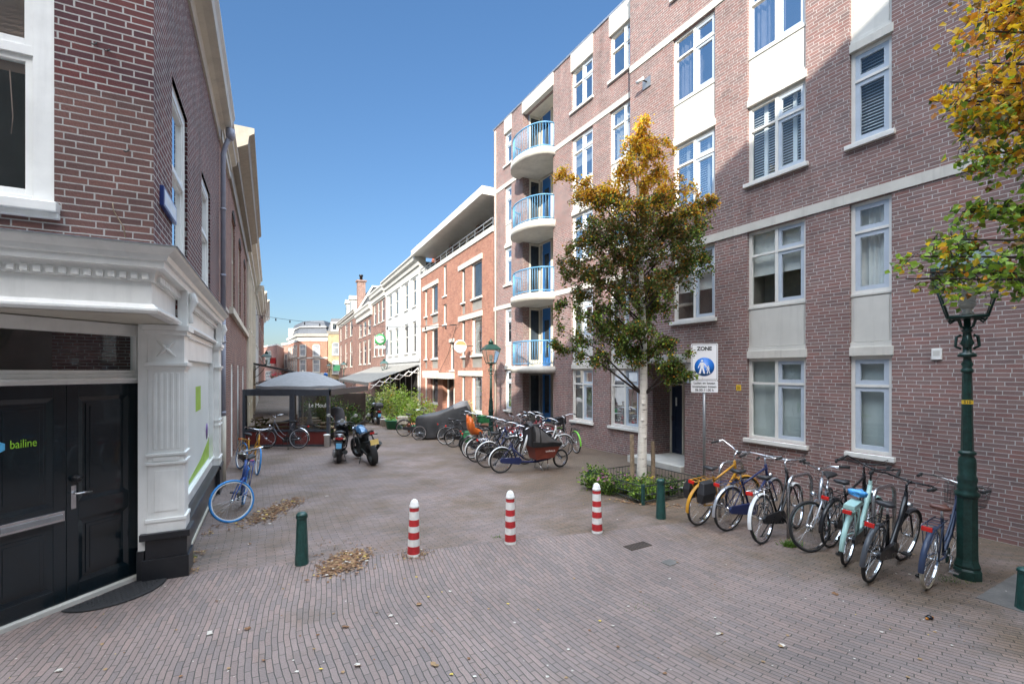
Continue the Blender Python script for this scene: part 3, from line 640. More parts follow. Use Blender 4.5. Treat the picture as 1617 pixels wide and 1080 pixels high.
for x in (ox(662.5), ox(648), ox(633.5), ox(610.5)): m.box(x-.12, x+.12, .001, .06, 3.3, 9.3)
m.box(x0, x1, .061, .1, 3.1, 3.3); WB.part(m, 'pilaster', MATS['white_plaster'])
m = WB.mb(); m.box(x0+.3, x1-.3, -.02, .02, -.3, 2.7); WB.part(m, 'shopfront', M_dark)
m = WB.mb()
for k in range(7): x = x0+.4+k*(x1-x0-.8)/6; m.box(x-.06, x+.06, .021, .06, -.3, 2.7)
WB.part(m, 'shopfront_frame', M_white)
# chimney roof of the neighbour in orange tiles behind the white house
m = WB.mb(); m.prism([(x0+.1, 9.9), (x0+.1, 11.2), (x0+2.4, 9.9)], -6, -1.2, 'y') ; WB.part(m, 'tiled_roof', M_rooft)
# awning
aw = Bld('shop_awning', OF, x0, 'long grey canvas awning sloping out from the white house', 'awning', z=2.8)
m = aw.mb(); P = 3.5
m.quad((x0+.1, .05, 2.86), (x1+6, .05, 2.86), (x1+6, P, 1.62), (x0+.1, P, 1.62)); m.quad((x0+.1, .05, 2.83), (x0+.1, P, 1.59), (x1+6, P, 1.59), (x1+6, .05, 2.83)); m.box(x0+.1, x1+6, P, P+.03, 1.42, 1.63)
aw.part(m, 'canvas', pm('grey_canvas', (.20, .19, .17), .85, var=.08))
m = aw.mb()
for yq in (x0+.12, x1+5.9, (x0+x1)/2+3):
    n = 5
    for k in range(n):
        ya, yb = .1+(P-.2)*k/n, .1+(P-.2)*(k+1)/n; za, zb = 2.55-(1.1)*k/n, 2.55-(1.1)*(k+1)/n
        m.tube([(yq, ya, za-.28), (yq, yb, zb+.02)], .03, 5); m.tube([(yq, ya, za+.1), (yq, yb, zb-.28)], .03, 5)
aw.part(m, 'scissor_arm', M_white)
# round green pub sign
x = ox(614); r_ = empty('round_pub_sign', (*OF.wp(x, .75), 5.25), OF.a, 'round green sign with white centre and a white plate below, on the white house', 'hanging sign')
m = MB(); m.lathe([(.0, -.06), (.80, -.06), (.84, 0), (.80, .06), (0, .06)], 32, (0, 0, 0), axis='x'); m.build('disc', pm('sign_green', (.02, .22, .06), .35), r_)
m = MB(); m.lathe([(.0, -.07), (.56, -.07), (.56, .07), (0, .07)], 32, (0, 0, 0), axis='x'); m.build('centre', M_white, r_)
m = MB(); m.box(-.09, .09, -.5, .5, -.1, .1); m.build('bar', pm('sign_green2', (.02, .16, .05), .35), r_)
m = MB(); m.box(-.06, .06, -.7, .7, -1.35, -.95); m.build('plate', M_white, r_); r_.scale = (.6, .6, .6)
m = MB(); m.tube([(0, -1.2, .0), (0, .0, .0)], .03, 6); m.tube([(0, 0, -.8), (0, 0, -1.0)], .02, 6); m.build('bracket', M_iron, r_)

B2 = house('brick_house', OF, ox(609.0), ox(588.2), 'narrow red brick house beside the white plastered house', 'house', BR_B, 9.5,
    [(ox(p), ox(q)) for p, q in ((606.8, 602.3), (600.2, 596.5), (593.8, 589.8))], [(7.2, 9.3), (3.9, 6.2)], frieze=9.35, corn_h=1.0, cornice=.45)
B3 = house('brick_house', OF, ox(588.0), ox(564.2), 'lower brown brick house with a white painted parapet, fourth from the apartment block', 'house', BR_B, 8.5,
    [(ox(p), ox(q)) for p, q in ((585.2, 581), (578, 573.5), (571, 567))], [(6.5, 8.2), (3.2, 6.0)], frieze=8.42, corn_h=1.3, cornice=.45)
B4 = house('brick_house', OF, ox(564.0), ox(535.2), 'tall brown brick house with slate mansard roof, dormers and chimney', 'house', BR_B, 9.7,
    [(ox(p), ox(q)) for p, q in ((556.4, 552.4), (548.4, 545), (539.5, 537.3))], [(7.3, 9.4), (3.0, 6.6)], frieze=9.5, corn_h=.7, cornice=.5)
x0, x1 = ox(564.0), ox(535.2)
m = B4.mb(); m.M = B4.T
A = [(x0, -.3, 10.4), (x0+.3, -2.0, 13.4), (x0+.3, -6, 13.4), (x0, -7.5, 10.4)]; B = [(x1, -.3, 10.4), (x1-.3, -2.0, 13.4), (x1-.3, -6, 13.4), (x1, -7.5, 10.4)]
m.loft([A, B], sm=False); B4.part(m, 'mansard_roof', M_roof)
m = B4.mb(); m.box(x0-.1, x0+.1, -.5, -.25, 10.35, 10.6); m.tube([(x0-.03, -.25, 10.4), (x0+.27, -2.0, 13.45), (x0+.27, -6, 13.45)], .16, 4); B4.part(m, 'gable_trim', M_trim)
m = B4.mb(); m.box(x0-.02, x0+.5, -5, -2.4, 10.9, 12.9); B4.part(m, 'gable_window', M_dglass)
for xx in (x0+7.5, x0+12):
    m = B4.mb(); m.box(xx-.7, xx+.7, -2.4, -.1, 10.42, 12.6); m.prism([(xx-.95, 12.6), (xx, 13.2), (xx+.95, 12.6)], -2.4, .05, 'y'); d_ = B4.part(m, 'dormer', M_trim)
    m = B4.mb(); m.box(xx-.45, xx+.45, -.099, -.08, 10.8, 12.3); B4.part(m, 'pane', M_dglass, d_)
m = B4.mb(); xx = ox(557); m.box(xx-.55, xx+.55, -1.6, -.6, 10.4, 14.6); m.box(xx-.7, xx+.7, -1.75, -.45, 14.6, 14.8); c_ = B4.part(m, 'chimney', BR_B)
m = B4.mb(); m.lathe([(.2, 14.8), (.2, 15.4), (.28, 15.4), (.28, 15.6)], 8, (xx, -1.1, 0)); B4.part(m, 'chimney_pot', M_black, c_)

# ---- end of the street
def blk(name, label, poly, z0, z1, wallm, cat='house'):
    c = Vector((sum(p[0] for p in poly)/len(poly), sum(p[1] for p in poly)/len(poly), z0)); r = empty(name, c, 0, label, cat)
    m = MB(); m.M = Matrix.Translation(-c)
    n = len(poly); A = [m.V((*p, z0)) for p in poly]; B = [m.V((*p, z1)) for p in poly]
    for k in range(n): m.F((A[k], A[(k+1) % n], B[(k+1) % n], B[k]))
    m.F(B); m.build('wall', wallm, r); return r, c
def pU(u, Y): return ((u-CU)/FPX*Y, Y)
def zV(v, Y): return CAMH+(HV-v)/FPX*Y
def facewin(r, c, A, B, t0, t1, z0, z1, fr=None):
    fr = fr or M_trim
    """a window in the face from A to B (ground points), between fractions t0 and t1"""
    d = Vector((B[0]-A[0], B[1]-A[1])); L = d.length; d /= L; F_ = Matrix.Translation(-c) @ Matrix.Translation((A[0], A[1], 0)) @ Matrix.Rotation(math.atan2(d.y, d.x), 4, 'Z')
    a, b = t0*L, t1*L; m = MB(); m.M = F_; w_ = .14
    m.box(a, a+w_, -.12, .02, z0, z1); m.box(b-w_, b, -.12, .02, z0, z1); m.box(a, b, -.12, .02, z1-w_, z1); m.box(a, b, -.2, .02, z0-.1, z0+w_); zm = z0+(z1-z0)*.62; m.box(a, b, -.1, .02, zm-.05, zm+.05)
    o = m.build('window', fr, r); m = MB(); m.M = F_; m.box(a+.1, b-.1, -.05, .01, z0+.1, z1-.1); m.build('pane', pm('curtained_glass', (.26, .28, .30), .12, var=.3, sc=1.2), o)
Y0 = 82.0
P0, P1, P2, P3 = pU(455, 94), pU(470.6, 82.6), pU(486, 82), pU(517, 82)
poly = [P1, P2, P3, (P3[0], 95), (P0[0]+2, 99), P0]
r, c = blk('corner_building', 'orange brick corner building with grey tiled roof at the end of the street', poly, -.4, 7.7, brick('far_orange', (.40, .19, .13), (.33, .15, .10), (.36, .26, .2), ms=.004))
def ring(m, poly, z0, z1, off, mat=0):
    cx = sum(p[0] for p in poly)/len(poly); cy = sum(p[1] for p in poly)/len(poly)
    def o(p, k): d = Vector((p[0]-cx, p[1]-cy)); d = d*(1+k/d.length); return (cx+d.x, cy+d.y)
    A = [m.V((*o(p, off[0]), z0)) for p in poly]; B = [m.V((*o(p, off[1]), z1)) for p in poly]; n = len(poly)
    for k in range(n): m.F((A[k], A[(k+1) % n], B[(k+1) % n], B[k]), mat)
    m.F(B, mat)
m = MB(); m.M = Matrix.Translation(-c); ring(m, poly, 7.7, 8.5, (.12, .12)); ring(m, poly, 8.5, 8.95, (.5, .75)); m.build('cornice', M_trim, r)
m = MB(); m.M = Matrix.Translation(-c); ring(m, poly, 8.951, 10.2, (.3, -.9)); ring(m, poly, 10.35, 11.5, (-.95, -2.4)); m.build('roof', M_roof, r)
m = MB(); m.M = Matrix.Translation(-c); ring(m, poly, 10.2, 10.34, (-.6, -.6)); ring(m, poly, 4.6, 4.85, (.06, .06)); m.build('string_course', M_trim, r)
m = MB(); m.M = Matrix.Translation(-c); ring(m, poly, .0, 2.1, (.1, .1)); m.build('shop_fascia', M_greyw, r)
for (A, B, ts) in ((P1, P2, [(.2, .86)]), (P2, P3, [(.26, .64)]), (P0, P1, [(.1, .22), (.34, .46), (.58, .7), (.8, .92)])):
    for t0, t1 in ts: facewin(r, c, A, B, t0, t1, 5.0, 7.1); facewin(r, c, A, B, t0, t1, 2.2, 4.5)
m = MB(); m.M = Matrix.Translation(-c); q = pU(463, 90); m.box(q[0]-.7, q[0]+.7, q[1]-.5, q[1]+1.5, 9, 10.6); m.build('dormer', M_trim, r)
P4 = pU(518, 81.6); P5 = pU(536.5, 81.6)
r, c = blk('corner_building', 'narrow yellow brick house at the end of the street with a grey roof', [P4, P5, (P5[0], 92), (P4[0], 92)], -.4, 8.9, BR_Y)
poly2 = [P4, P5, (P5[0], 92), (P4[0], 92)]
m = MB(); m.M = Matrix.Translation(-c); ring(m, poly2, 8.9, 9.4, (.1, .6)); m.build('cornice', M_trim, r)
m = MB(); m.M = Matrix.Translation(-c); ring(m, poly2, 9.41, 11.7, (.1, -1.0)); m.build('roof', M_roof, r)
m = MB(); m.M = Matrix.Translation(-c); q = pU(530, 82); m.box(q[0]-.6, q[0]+.7, 81.4, 84, 9.42, 11); o = m.build('dormer', M_trim, r); m = MB(); m.M = Matrix.Translation(-c); m.box(q[0]-.3, q[0]+.4, 81.35, 81.5, 9.7, 10.7); m.build('pane', M_dglass, o)
for z0, z1 in ((5.2, 7.4), (1.9, 4.3)): facewin(r, c, P4, P5, .38, .98, z0, z1)
m = MB(); m.M = Matrix.Translation(-c); m.box(P4[0], P5[0], 81.4, 81.55, .3, 1.0); m.build('shop_fascia', M_dark, r)
# low modern block at the left of the end
A, B, C_ = pU(415, 88), pU(437.5, 80), pU(448, 92)
r, c = blk('modern_building', 'flat roofed pink brick building behind the street lantern at the far left end', [A, B, C_, (A[0]-3, 100)], -.4, zV(545, 80), brick('pink_brick', (.38, .20, .16), (.32, .17, .14), (.34, .26, .22), ms=.004))
zt = zV(545, 80)
m = MB(); m.M = Matrix.Translation(-c); ring(m, [A, B, C_, (A[0]-3, 100)], zt, zt+.25, (.1, .1)); m.build('roof', M_white, r)
facewin(r, c, A, B, .25, .62, 3.4, 6); facewin(r, c, A, B, .25, .62, .5, 2.4)
m = MB(); m.M = Matrix.Translation(-c); q = pU(433, 80.9); m.box(q[0]-.45, q[0]+.45, q[1]-.5, q[1]+.2, 3.7, 4.7); m.build('shutter', M_red, r)
A, B = pU(446, 100), pU(455, 97)
r, c = blk('narrow_house', 'slim pale house squeezed behind the orange corner building', [A, B, (B[0]+2, 110), (A[0]+1, 110)], -.4, zV(545, 98), brick('pale_brick', (.42, .24, .18), (.36, .2, .15), (.4, .3, .25), ms=.004))
zt = zV(545, 98); m = MB(); m.M = Matrix.Translation(-c); ring(m, [A, B, (B[0]+2, 110), (A[0]+1, 110)], zt, zt+.5, (.2, .5)); m.build('cornice', M_trim, r)
facewin(r, c, A, B, .4, .95, 3, 6)
# ------------------------------------------------------------------ left corner house
FL = Fr(-3.38, 4.39, -62.56)                            # x towards the camera (houses recede to -x), y into the street
MF = Matrix(((0, 1, 0, 0), (-1, 0, 0, 0), (0, 0, 1, 0), (0, 0, 0, 1)))          # the front wall: x' = -y, y' = x
LB = Bld('corner_shop_building', FL, 0, 'dark red brick corner building with white wooden shopfront and black double doors', 'shop building')
XS = -6.25; TOP = 7.75
def lx(u, y=0): return FL.x(u, y)
m = LB.mb()
ops = [(-2.02, -.93, 3.72, 5.72), (-4.65, -3.45, 3.72, 5.62), (-5.75, -1.27, -.2, 3.5, .02)]
wall(m, XS, -1.27, -.2, TOP, ops, 0, .11); wall(m, -1.27, 0, 3.5, TOP, ops, 0, .11); m.quad((XS, 0, 0), (XS, -7, 0), (XS, -7, TOP), (XS, 0, TOP))
LB.part(m, 'wall', BR_L)
# front: old brick above, newer brick in a panel at the foot, split at 4.95
m = LB.mb(MF); wall(m, 0, 6, 4.93, TOP, [(.70, 2.1, 3.86, 6.9)], 0, .1); LB.part(m, 'wall', BR_L)
m = LB.mb(MF); wall(m, 0, 6, 3.4, 4.93, [(.70, 2.1, 3.86, 6.9)], 0, .1); m.box(6, 6.1, -7, 0, -.2, TOP); LB.part(m, 'wall', BR_L2)
m = LB.mb(); m.box(XS, -.05, -6.1, -.35, TOP-.3, TOP-.05); LB.part(m, 'roof', M_roof)
m = LB.mb()
def mould(m, prof, y0f=0):
    """a moulding run along the front and the side, mitred at the corner: prof = (out, z)"""
    rings = []
    for (x, y, dx, dy) in ((0, -6, 1, 0), (0, 0, 1, 1), (y0f, 0, 0, 1)):
        rings.append([(x+dx*o, y+dy*o, z) for o, z in prof])
    m.loft(rings, sm=False)
prof = [(-.05, TOP-.42), (.03, TOP-.42), (.04, TOP-.2), (.12, TOP-.16), (.24, TOP-.13), (.26, TOP+.0), (.30, TOP+.08), (.30, TOP+.14), (-.05, TOP+.14)]
mould(m, prof, XS); LB.part(m, 'cornice', M_cream)
# shopfront entablature
XT = -5.9
m = LB.mb(); mould(m, [(-.06, 2.94), (.03, 2.94), (.045, 2.965), (.045, 2.985), (.02, 3.0), (.0, 3.03), (-.06, 3.03)], XT); LB.part(m, 'architrave', M_white)
m = LB.mb(); mould(m, [(-.3, 3.031), (-.02, 3.031), (-.02, 3.24), (-.3, 3.24)], XT); LB.part(m, 'frieze', M_white)
m = LB.mb(); mould(m, [(-.2, 3.241), (.005, 3.241), (.012, 3.32), (.03, 3.35), (.09, 3.36), (.095, 3.42), (.12, 3.43), (.135, 3.475), (.19, 3.52), (.20, 3.535), (.20, 3.55), (-.2, 3.55)], XT); LB.part(m, 'shop_cornice', M_white)
m = LB.mb(); mould(m, [(-.02, 3.60), (.03, 3.59), (.19, 3.556), (.215, 3.556), (.215, 3.551), (-.02, 3.551)], XT); LB.part(m, 'lead_flashing', M_zinc)
m = LB.mb(); [m.box(.005, .035, -.082-.083*k, -.03-.083*k, 3.255, 3.315) for k in range(69)]; LB.part(m, 'dentils', M_white, bev=.004)
m = LB.mb(); [m.box(-.165-.083*k, -.113-.083*k, .005, .035, 3.255, 3.315) for k in range(68)]; LB.part(m, 'dentils', M_white, bev=.004)
# soffit over the cut corner
m = LB.mb(); F_ = [(-1.4, -.05), (-.03, -.05), (-.03, -1.9), (-.4, -1.9), (-1.6, -.5)]; m.prism(F_, 2.94, 2.97, 'z'); LB.part(m, 'soffit', M_cream)
def pil(m, x0, x1, y0, y1, zs=.54, axis='x'):
    """a panelled pilaster: body, capital, fluted shaft, base"""
    m.box(x0, x1, y0, y1, zs, 2.93)
    def ringb(z0, z1, e): m.box(x0-e, x1+e, y0-e, y1+e, z0, z1)
    ringb(2.87, 2.935, .05); ringb(2.82, 2.869, .03); ringb(2.46, 2.50, .035); ringb(2.42, 2.459, .015); ringb(1.32, 1.35, .02); ringb(1.42, 1.45, .02); ringb(.66, .70, .022); ringb(zs, .66, .012)
# corner pilaster
px0, px1, py0, py1 = -1.50, -1.20, -.27, .077
m = LB.mb(); pil(m, px0, px1, py0, py1)
w_ = (py1-py0)
for k in range(5):                                      # flutes as raised reeds, front and side
    a = py0+.05+k*(w_-.1)/4.5; m.box(px1-.001, px1+.008, a, a+.03, 1.5, 2.38)
    a = px0+.03+k*.055; m.box(a, a+.025, py1-.001, py1+.008, 1.5, 2.38)
m.box(px1, px1+.012, py0+.05, py1-.05, 1.36, 1.41); m.box(px1, px1+.008, py0+.06, py1-.06, .78, 1.25)
for s_ in (-1, 1):
    cyy = (py0+py1)/2; m.tube([(px1+.002, cyy-s_*.09, 2.57), (px1+.014, cyy, 2.66), (px1+.002, cyy+s_*.09, 2.75)], [.008, .026, .008], 6)
m.lathe([(0, 0), (.03, .0), (.02, .02), (0, .025)], 10, (px1, cyy, 2.66), axis='x')
LB.part(m, 'pilaster', M_white, bev=.003)
m = LB.mb(); pil(m, -5.85, -5.35, -.3, .077); LB.part(m, 'pilaster', M_white, bev=.003)
# scroll brackets under the cornice, over both pilasters
for x_ in (px0+.05, -5.75):
    m = LB.mb(); m.tube([(x_+.08, .12, 3.34), (x_+.08, .15, 3.24), (x_+.08, .10, 3.10), (x_+.08, .12, 2.98)], [.045, .05, .035, .03], 8); m.box(x_, x_+.18, .0, .10, 2.93, 3.36); LB.part(m, 'bracket', M_white, bev=.006)
# white return beside the doors
m = LB.mb(); m.prism([(-1.40, -.271), (-1.20, -.271), (-1.205, -.36), (-1.34, -.37)], .35, 2.95, 'z'); LB.part(m, 'door_jamb', M_white)
m = LB.mb(); m.box(px0-.02, px1+.05, py0-.05, py1+.05, -.1, .25); m.box(px0-.02, px1+.03, py0-.02, py1+.03, .25, .5); m.box(px0-.02, px1+.06, py0-.07, py1+.06, .47, .545); m.prism([(-1.40, -.30), (-1.18, -.30), (-1.185, -.37), (-1.35, -.385)], -.1, .35, 'z'); LB.part(m, 'plinth', M_black, bev=.006)
m = LB.mb(); m.box(-5.9, -5.3, -.05, .10, -.2, .5); m.box(-5.9, -5.28, -.05, .12, .47, .54); LB.part(m, 'plinth', M_black, bev=.006)
# shop window on the side
a, e = -5.35, -1.50
m = LB.mb(); m.box(a, e, -.3, .03, -.2, .40); m.box(a, e, -.3, .09, .50, .55); m.box(a, e, -.3, .015, .40, .50); LB.part(m, 'stall_riser', M_black, bev=.005)
m = LB.mb(); m.box(a, e, .031, .05, .06, .10); m.box(a, e, .016, .045, .41, .44); LB.part(m, 'skirting_line', M_cream)
m = LB.mb(); m.box(a, e, -.13, -.03, .55, .70); m.box(a, e, -.13, -.03, 2.55, 2.93); m.box(a, a+.1, -.13, -.01, .70, 2.55); m.box(e-.1, e, -.13, -.01, .70, 2.55); m.box(a, e, -.03, -.0, .70, .74); m.box(a+.1, e-.1, -.3, -.01, 2.85, 2.93)
so_ = LB.part(m, 'shop_window', M_white, bev=.003)
m = LB.mb(); m.quad((a+.1, -.08, .7), (e-.1, -.08, .7), (e-.1, -.08, 2.55), (a+.1, -.08, 2.55)); LB.part(m, 'pane', M_glass2, so_)
m = LB.mb(); m.quad((a+.1, -.0795, .7), (e-.1, -.0795, .7), (e-.1, -.0795, 2.55), (a+.1, -.0795, 2.55)); LB.part(m, 'window_film', pm('milky_film', (.72, .76, .74), .4, var=.05, sc=.8), so_)
m = LB.mb(); m.prism([(a+.1, .741), (a+2.6, .741), (a+2.6, .80), (a+1.3, .90), (a+.1, 1.12)], -.079, -.0775, 'y'); m.box(a+1.3, a+1.9, -.079, -.0775, 1.75, 2.15); LB.part(m, 'green_print', pm('print_green', (.32, .52, .06), .5), so_)
m = LB.mb(); m.lathe([(0, -.0765), (.15, -.0765), (.15, -.0750), (0, -.0750)], 20, (a+.45, 0, 1.28), axis='y'); LB.part(m, 'purple_print', pm('print_purple', (.18, .10, .36), .5), so_)
# doors in the cut corner
DA = Vector((-1.35, -.35)); MC = Matrix.Translation((DA.x, DA.y, 0)) @ Matrix.Rotation(R(-45), 4, 'Z')
m = LB.mb(MC); m.box(-.06, 2.3, -.3, .02, -.1, .05); LB.part(m, 'threshold', M_conc, bev=.01)
DH = 2.26; LW = .69
for k in range(2):
    x0 = .02+k*(LW+.004); x1 = x0+LW; m = LB.mb(MC)
    m.box(x0, x1, -.10, -.05, .052, DH)
    st = .105; 
    for (a, e) in ((x0, x0+st), (x1-st, x1)): m.box(a, e, -.05, -.028, .052, DH)
    for (c, d) in ((.052, .20), (.86, 1.04), (DH-.13, DH)): m.box(x0+st, x1-st, -.05, -.028, c, d)
    for (c, d) in ((.20, .86), (1.04, DH-.13)):
        a, e = x0+st, x1-st
        for i_, (g, yy) in enumerate(((.0, -.036), (.022, -.043))):
            A = [(a+g, yy, c+g), (e-g, yy, c+g), (e-g, yy, d-g), (a+g, yy, d-g)]; g2 = g+.022; B = [(a+g2, yy-.007, c+g2), (e-g2, yy-.007, c+g2), (e-g2, yy-.007, d-g2), (a+g2, yy-.007, d-g2)]
            for q in range(4): m.quad(A[q], A[(q+1) % 4], B[(q+1) % 4], B[q])
        m.box(a+.07, e-.07, -.05, -.04, c+.07, d-.07); m.box(a+.105, e-.105, -.04, -.034, c+.105, d-.105)
    do = LB.part(m, 'door', M_door, bev=.0025)
    if k == 0:
        m = LB.mb(MC); hx = x1-.055; m.box(hx-.022, hx+.022, -.028, -.018, .98, 1.22); LB.part(m, 'door_plate', M_steel, do, bev=.003)
        m = LB.mb(MC); m.tube([(hx, -.02, 1.14), (hx, .035, 1.14)], .010, 8); m.tube([(hx+.004, .035, 1.14), (hx-.13, .035, 1.135)], .011, 8); LB.part(m, 'handle', M_steel, do)
        m = LB.mb(MC); m.lathe([(.034, -.028), (.034, -.01), (.022, 0), (.02, .015), (.034, .03), (.02, .045), (0, .046)], 16, (hx-.02, 0, 1.29), axis='y'); LB.part(m, 'door_knob', M_black, do)
    else:
        m = LB.mb(MC); m.box(x0+.02, x0+.52, -.028, -.012, .88, .985); sl = LB.part(m, 'letterbox', M_steel, do, bev=.004)
        m = LB.mb(MC); m.box(x0+.035, x0+.505, -.012, -.007, .905, .955); LB.part(m, 'flap', M_galv, sl, bev=.002)
        grn = pm('lettering_green', (.30, .62, .04), .45, var=.03); bl = pm('logo_blue', (.10, .45, .75), .4, var=.2, sc=30)
        # lettering seen on the leaf
        q = LB.T @ MC @ Vector((x0+.33, -.026, 1.66)); 
        t_ = writing('bailine', .112, grn, LB.root, q, (R(90), 0, R(135)), ext=.001, bold=0, sx=.70)
        t_.location = LB.T @ MC @ Vector((x0+.335, -.024, 1.675))
        m = LB.mb(MC); m.M = LB.T @ MC @ Matrix.Translation((x0+.525, -.024, 1.70)); m.prism([(.065*math.cos(R(60*i+30)), .06*math.sin(R(60*i+30))) for i in range(6)], 0, .0015, 'y'); LB.part(m, 'logo', bl)
# transom over the doors
m = LB.mb(MC); W2 = 2*LW+.05
m.box(-.06, W2+.06, -.12, .0, DH+.004, DH+.035); m.box(-.06, W2+.06, -.12, .03, DH+.035, DH+.065); m.box(-.04, W2+.04, -.12, -.01, DH+.065, DH+.11)
m.box(-.02, .05, -.12, -.03, DH+.11, 2.93); m.box(W2-.05, W2+.02, -.12, -.03, DH+.11, 2.93); m.box(.05, W2-.05, -.12, -.03, 2.80, 2.93); m.box(.05, W2-.05, -.12, -.03, DH+.11, DH+.15)
m.box(-.02, .019, -.2, -.0, .05, DH)
m.box(W2-.018, W2+.8, -.2, .0, .05, 2.93)
tr = LB.part(m, 'transom_window', M_white, bev=.003)
m = LB.mb(MC); m.quad((.05, -.08, DH+.15), (W2-.05, -.08, DH+.15), (W2-.05, -.08, 2.80), (.05, -.08, 2.80)); LB.part(m, 'pane', M_glass, tr)
m = LB.mb(MC); m.box(.0, W2, -1.6, -.13, DH+.05, DH+.06); m.quad((0, -1.6, DH+.06), (W2, -1.6, DH+.06), (W2, -1.6, 3.2), (0, -1.6, 3.2)); m.quad((0, -.13, 3.0), (W2, -.13, 3.0), (W2, -1.6, 3.2), (0, -1.6, 3.2)); LB.part(m, 'interior', M_room, tr)
# upper windows
xr = .70
def fwin():
    m = LB.mb(MF); z0, z1 = 3.86, 6.9; a, e = .70, 2.1
    m.box(a, a+.14, -.12, -.01, z0, z1); m.box(e-.14, e, -.12, -.01, z0, z1); m.box(a+.14, e-.14, -.12, -.01, z0, z0+.05); m.box(a+.14, e-.14, -.12, -.02, 5.12, 5.20); m.box(a+.14, e-.14, -.12, -.01, 6.8, 6.9)
    for (c, d, yy) in ((z0+.05, 5.12, -.045), (5.2, 6.8, -.03)):
        m.box(a+.14, a+.20, -.11, yy, c, d); m.box(e-.2, e-.14, -.11, yy, c, d); m.box(a+.2, e-.2, -.11, yy, c, c+.06); m.box(a+.2, e-.2, -.11, yy, d-.05, d)
    m.box(a+.145, a+.15, -.045, -.03, z0+.1, 5.1)
    o = LB.part(m, 'window', M_white, bev=.003)
    p = LB.mb(MF); p.quad((a+.2, -.08, z0), (e-.2, -.08, z0), (e-.2, -.08, 6.8), (a+.2, -.08, 6.8)); LB.part(p, 'pane', M_glass, o)
    k = LB.mb(MF)
    for i in range(40):
        zz = 5.0+.045*i
        if zz > 6.8: break
        k.quad((a+.15, -.14, zz), (e-.15, -.14, zz), (e-.15, -.115, zz+.04), (a+.15, -.115, zz+.04))
    k.tube([(a+.32, -.11, 5.0), (a+.30, -.11, 4.6), (a+.31, -.11, 4.45)], .004, 4); LB.part(k, 'blind', M_wblind, o)
    k = LB.mb(MF); k.box(a, e, -1.5, -1.45, z0, z1); k.quad((a, -.12, z0), (a, -1.5, z0), (a, -1.5, z1), (a, -.12, z1)); k.quad((e, -.12, z0), (e, -1.5, z0), (e, -1.5, z1), (e, -.12, z1)); k.quad((a, -.12, z0), (e, -.12, z0), (e, -1.5, z0), (a, -1.5, z0)); LB.part(k, 'interior', M_dark, o)
    s_ = LB.mb(MF); s_.box(a-.04, e+.05, -.05, .09, z0-.09, z0-.003); s_.box(a-.04, e+.04, -.05, .05, z0-.14, z0-.09); LB.part(s_, 'sill', M_white, o, .008)
fwin()
window(LB, -2.02, -.93, 3.72, 5.72, -.03, 'sash', 'curtain', frame=M_white, fw=.13, trz=4.75)
window(LB, -4.65, -3.45, 3.72, 5.62, -.03, 'sash', 'side', frame=M_white, fw=.13, trz=4.75)
# iron hooks and a bit of string in the front brickwork
m = LB.mb(MF)
for (x_, z_) in ((.43, 5.33), (.34, 5.3), (.20, 4.42)): m = LB.mb(MF); m.tube([(x_-.015, .0, z_+.03), (x_-.015, .03, z_+.0), (x_, .035, z_-.012), (x_+.015, .03, z_)], .006, 5); LB.part(m, 'wall_hook', M_iron)
m = LB.mb(MF); m.tube([(.30, .01, 3.93), (.29, .02, 3.86), (.22, .02, 3.72), (.2, .04, 3.62)], .005, 4); LB.part(m, 'string', M_wood)
# rainwater pipe
xp = -6.12
m = LB.mb()
m.tube([(xp, .09, 3.5), (xp, .09, TOP-.75), (xp, .14, TOP-.55), (xp, .22, TOP-.35)], .048, 10); m.lathe([(.0, -.18), (.06, -.18), (.085, -.1), (.09, .05), (0, .05)], 10, (xp, .22, TOP-.25)); m.tube([(xp, .09, 1.45), (xp, .09, 3.49)], .048, 10)
for z_ in (1.5, 3.0, 4.4, 5.8): m.tube([(xp, .09, z_), (xp, .09, z_+.05)], .056, 10)
LB.part(m, 'rain_pipe', M_pvc)
m = LB.mb(); m.tube([(xp, .09, -.05), (xp, .09, 1.449)], .055, 10); LB.part(m, 'rain_pipe', M_cream)
# street name plate
p = FL.wp(-.62, .03)
r_ = empty('street_name_sign', (*p, 4.15), FL.a, 'dark blue edged street name plate on the side of the corner building', 'street sign')
navy = pm('navy', (.015, .035, .16), .35); m = MB(); m.box(-.36, .36, -.03, .005, -.10, .10); m.build('plate', navy, r_, .004)
m = MB(); m.box(-.32, .32, .0052, .008, -.075, .075); m.build('enamel', pm('enamel_pale', (.62, .64, .70), .3), r_)
m = MB(); x = -.27
rr = random.Random(3)
while x < .26: w2 = rr.uniform(.018, .03); m.box(x, x+w2*.4, .0082, .0092, -.035, .035); m.box(x+w2*.4, x+w2, .0082, .0092, rr.choice((-.035, .0, .022)), rr.choice((.035, .03))); x += w2+.014
m.build('lettering', M_white, r_)
# door mat
p = gp(190, 948); 
q = LB.T @ MC @ Vector((.33, .06, 0)); wpx = FL.wp(q.x, q.y)
r_ = empty('doormat', (wpx[0], wpx[1], .004), FL.a+R(-45), 'black half round rubber doormat in front of the black double doors', 'doormat')
m = MB(); n = 24; arc = [(.48*math.cos(math.pi*k/n), .42*math.sin(math.pi*k/n)+.01) for k in range(n+1)]; m.prism(arc, 0, .014, 'z'); m.build('mat', M_rubber, r_, .004)
m = MB()
for i in range(-8, 9):
    for j in range(1, 8):
        x_, y_ = i*.052+(j % 2)*.026, j*.05
        if (x_/.42)**2+(y_/.38)**2 < 1: m.tube([(x_-.018, y_, .015), (x_+.018, y_+.012, .017)], .006, 4)
m.build('tread', pm('mat_tread', (.03, .03, .032), .8), r_)

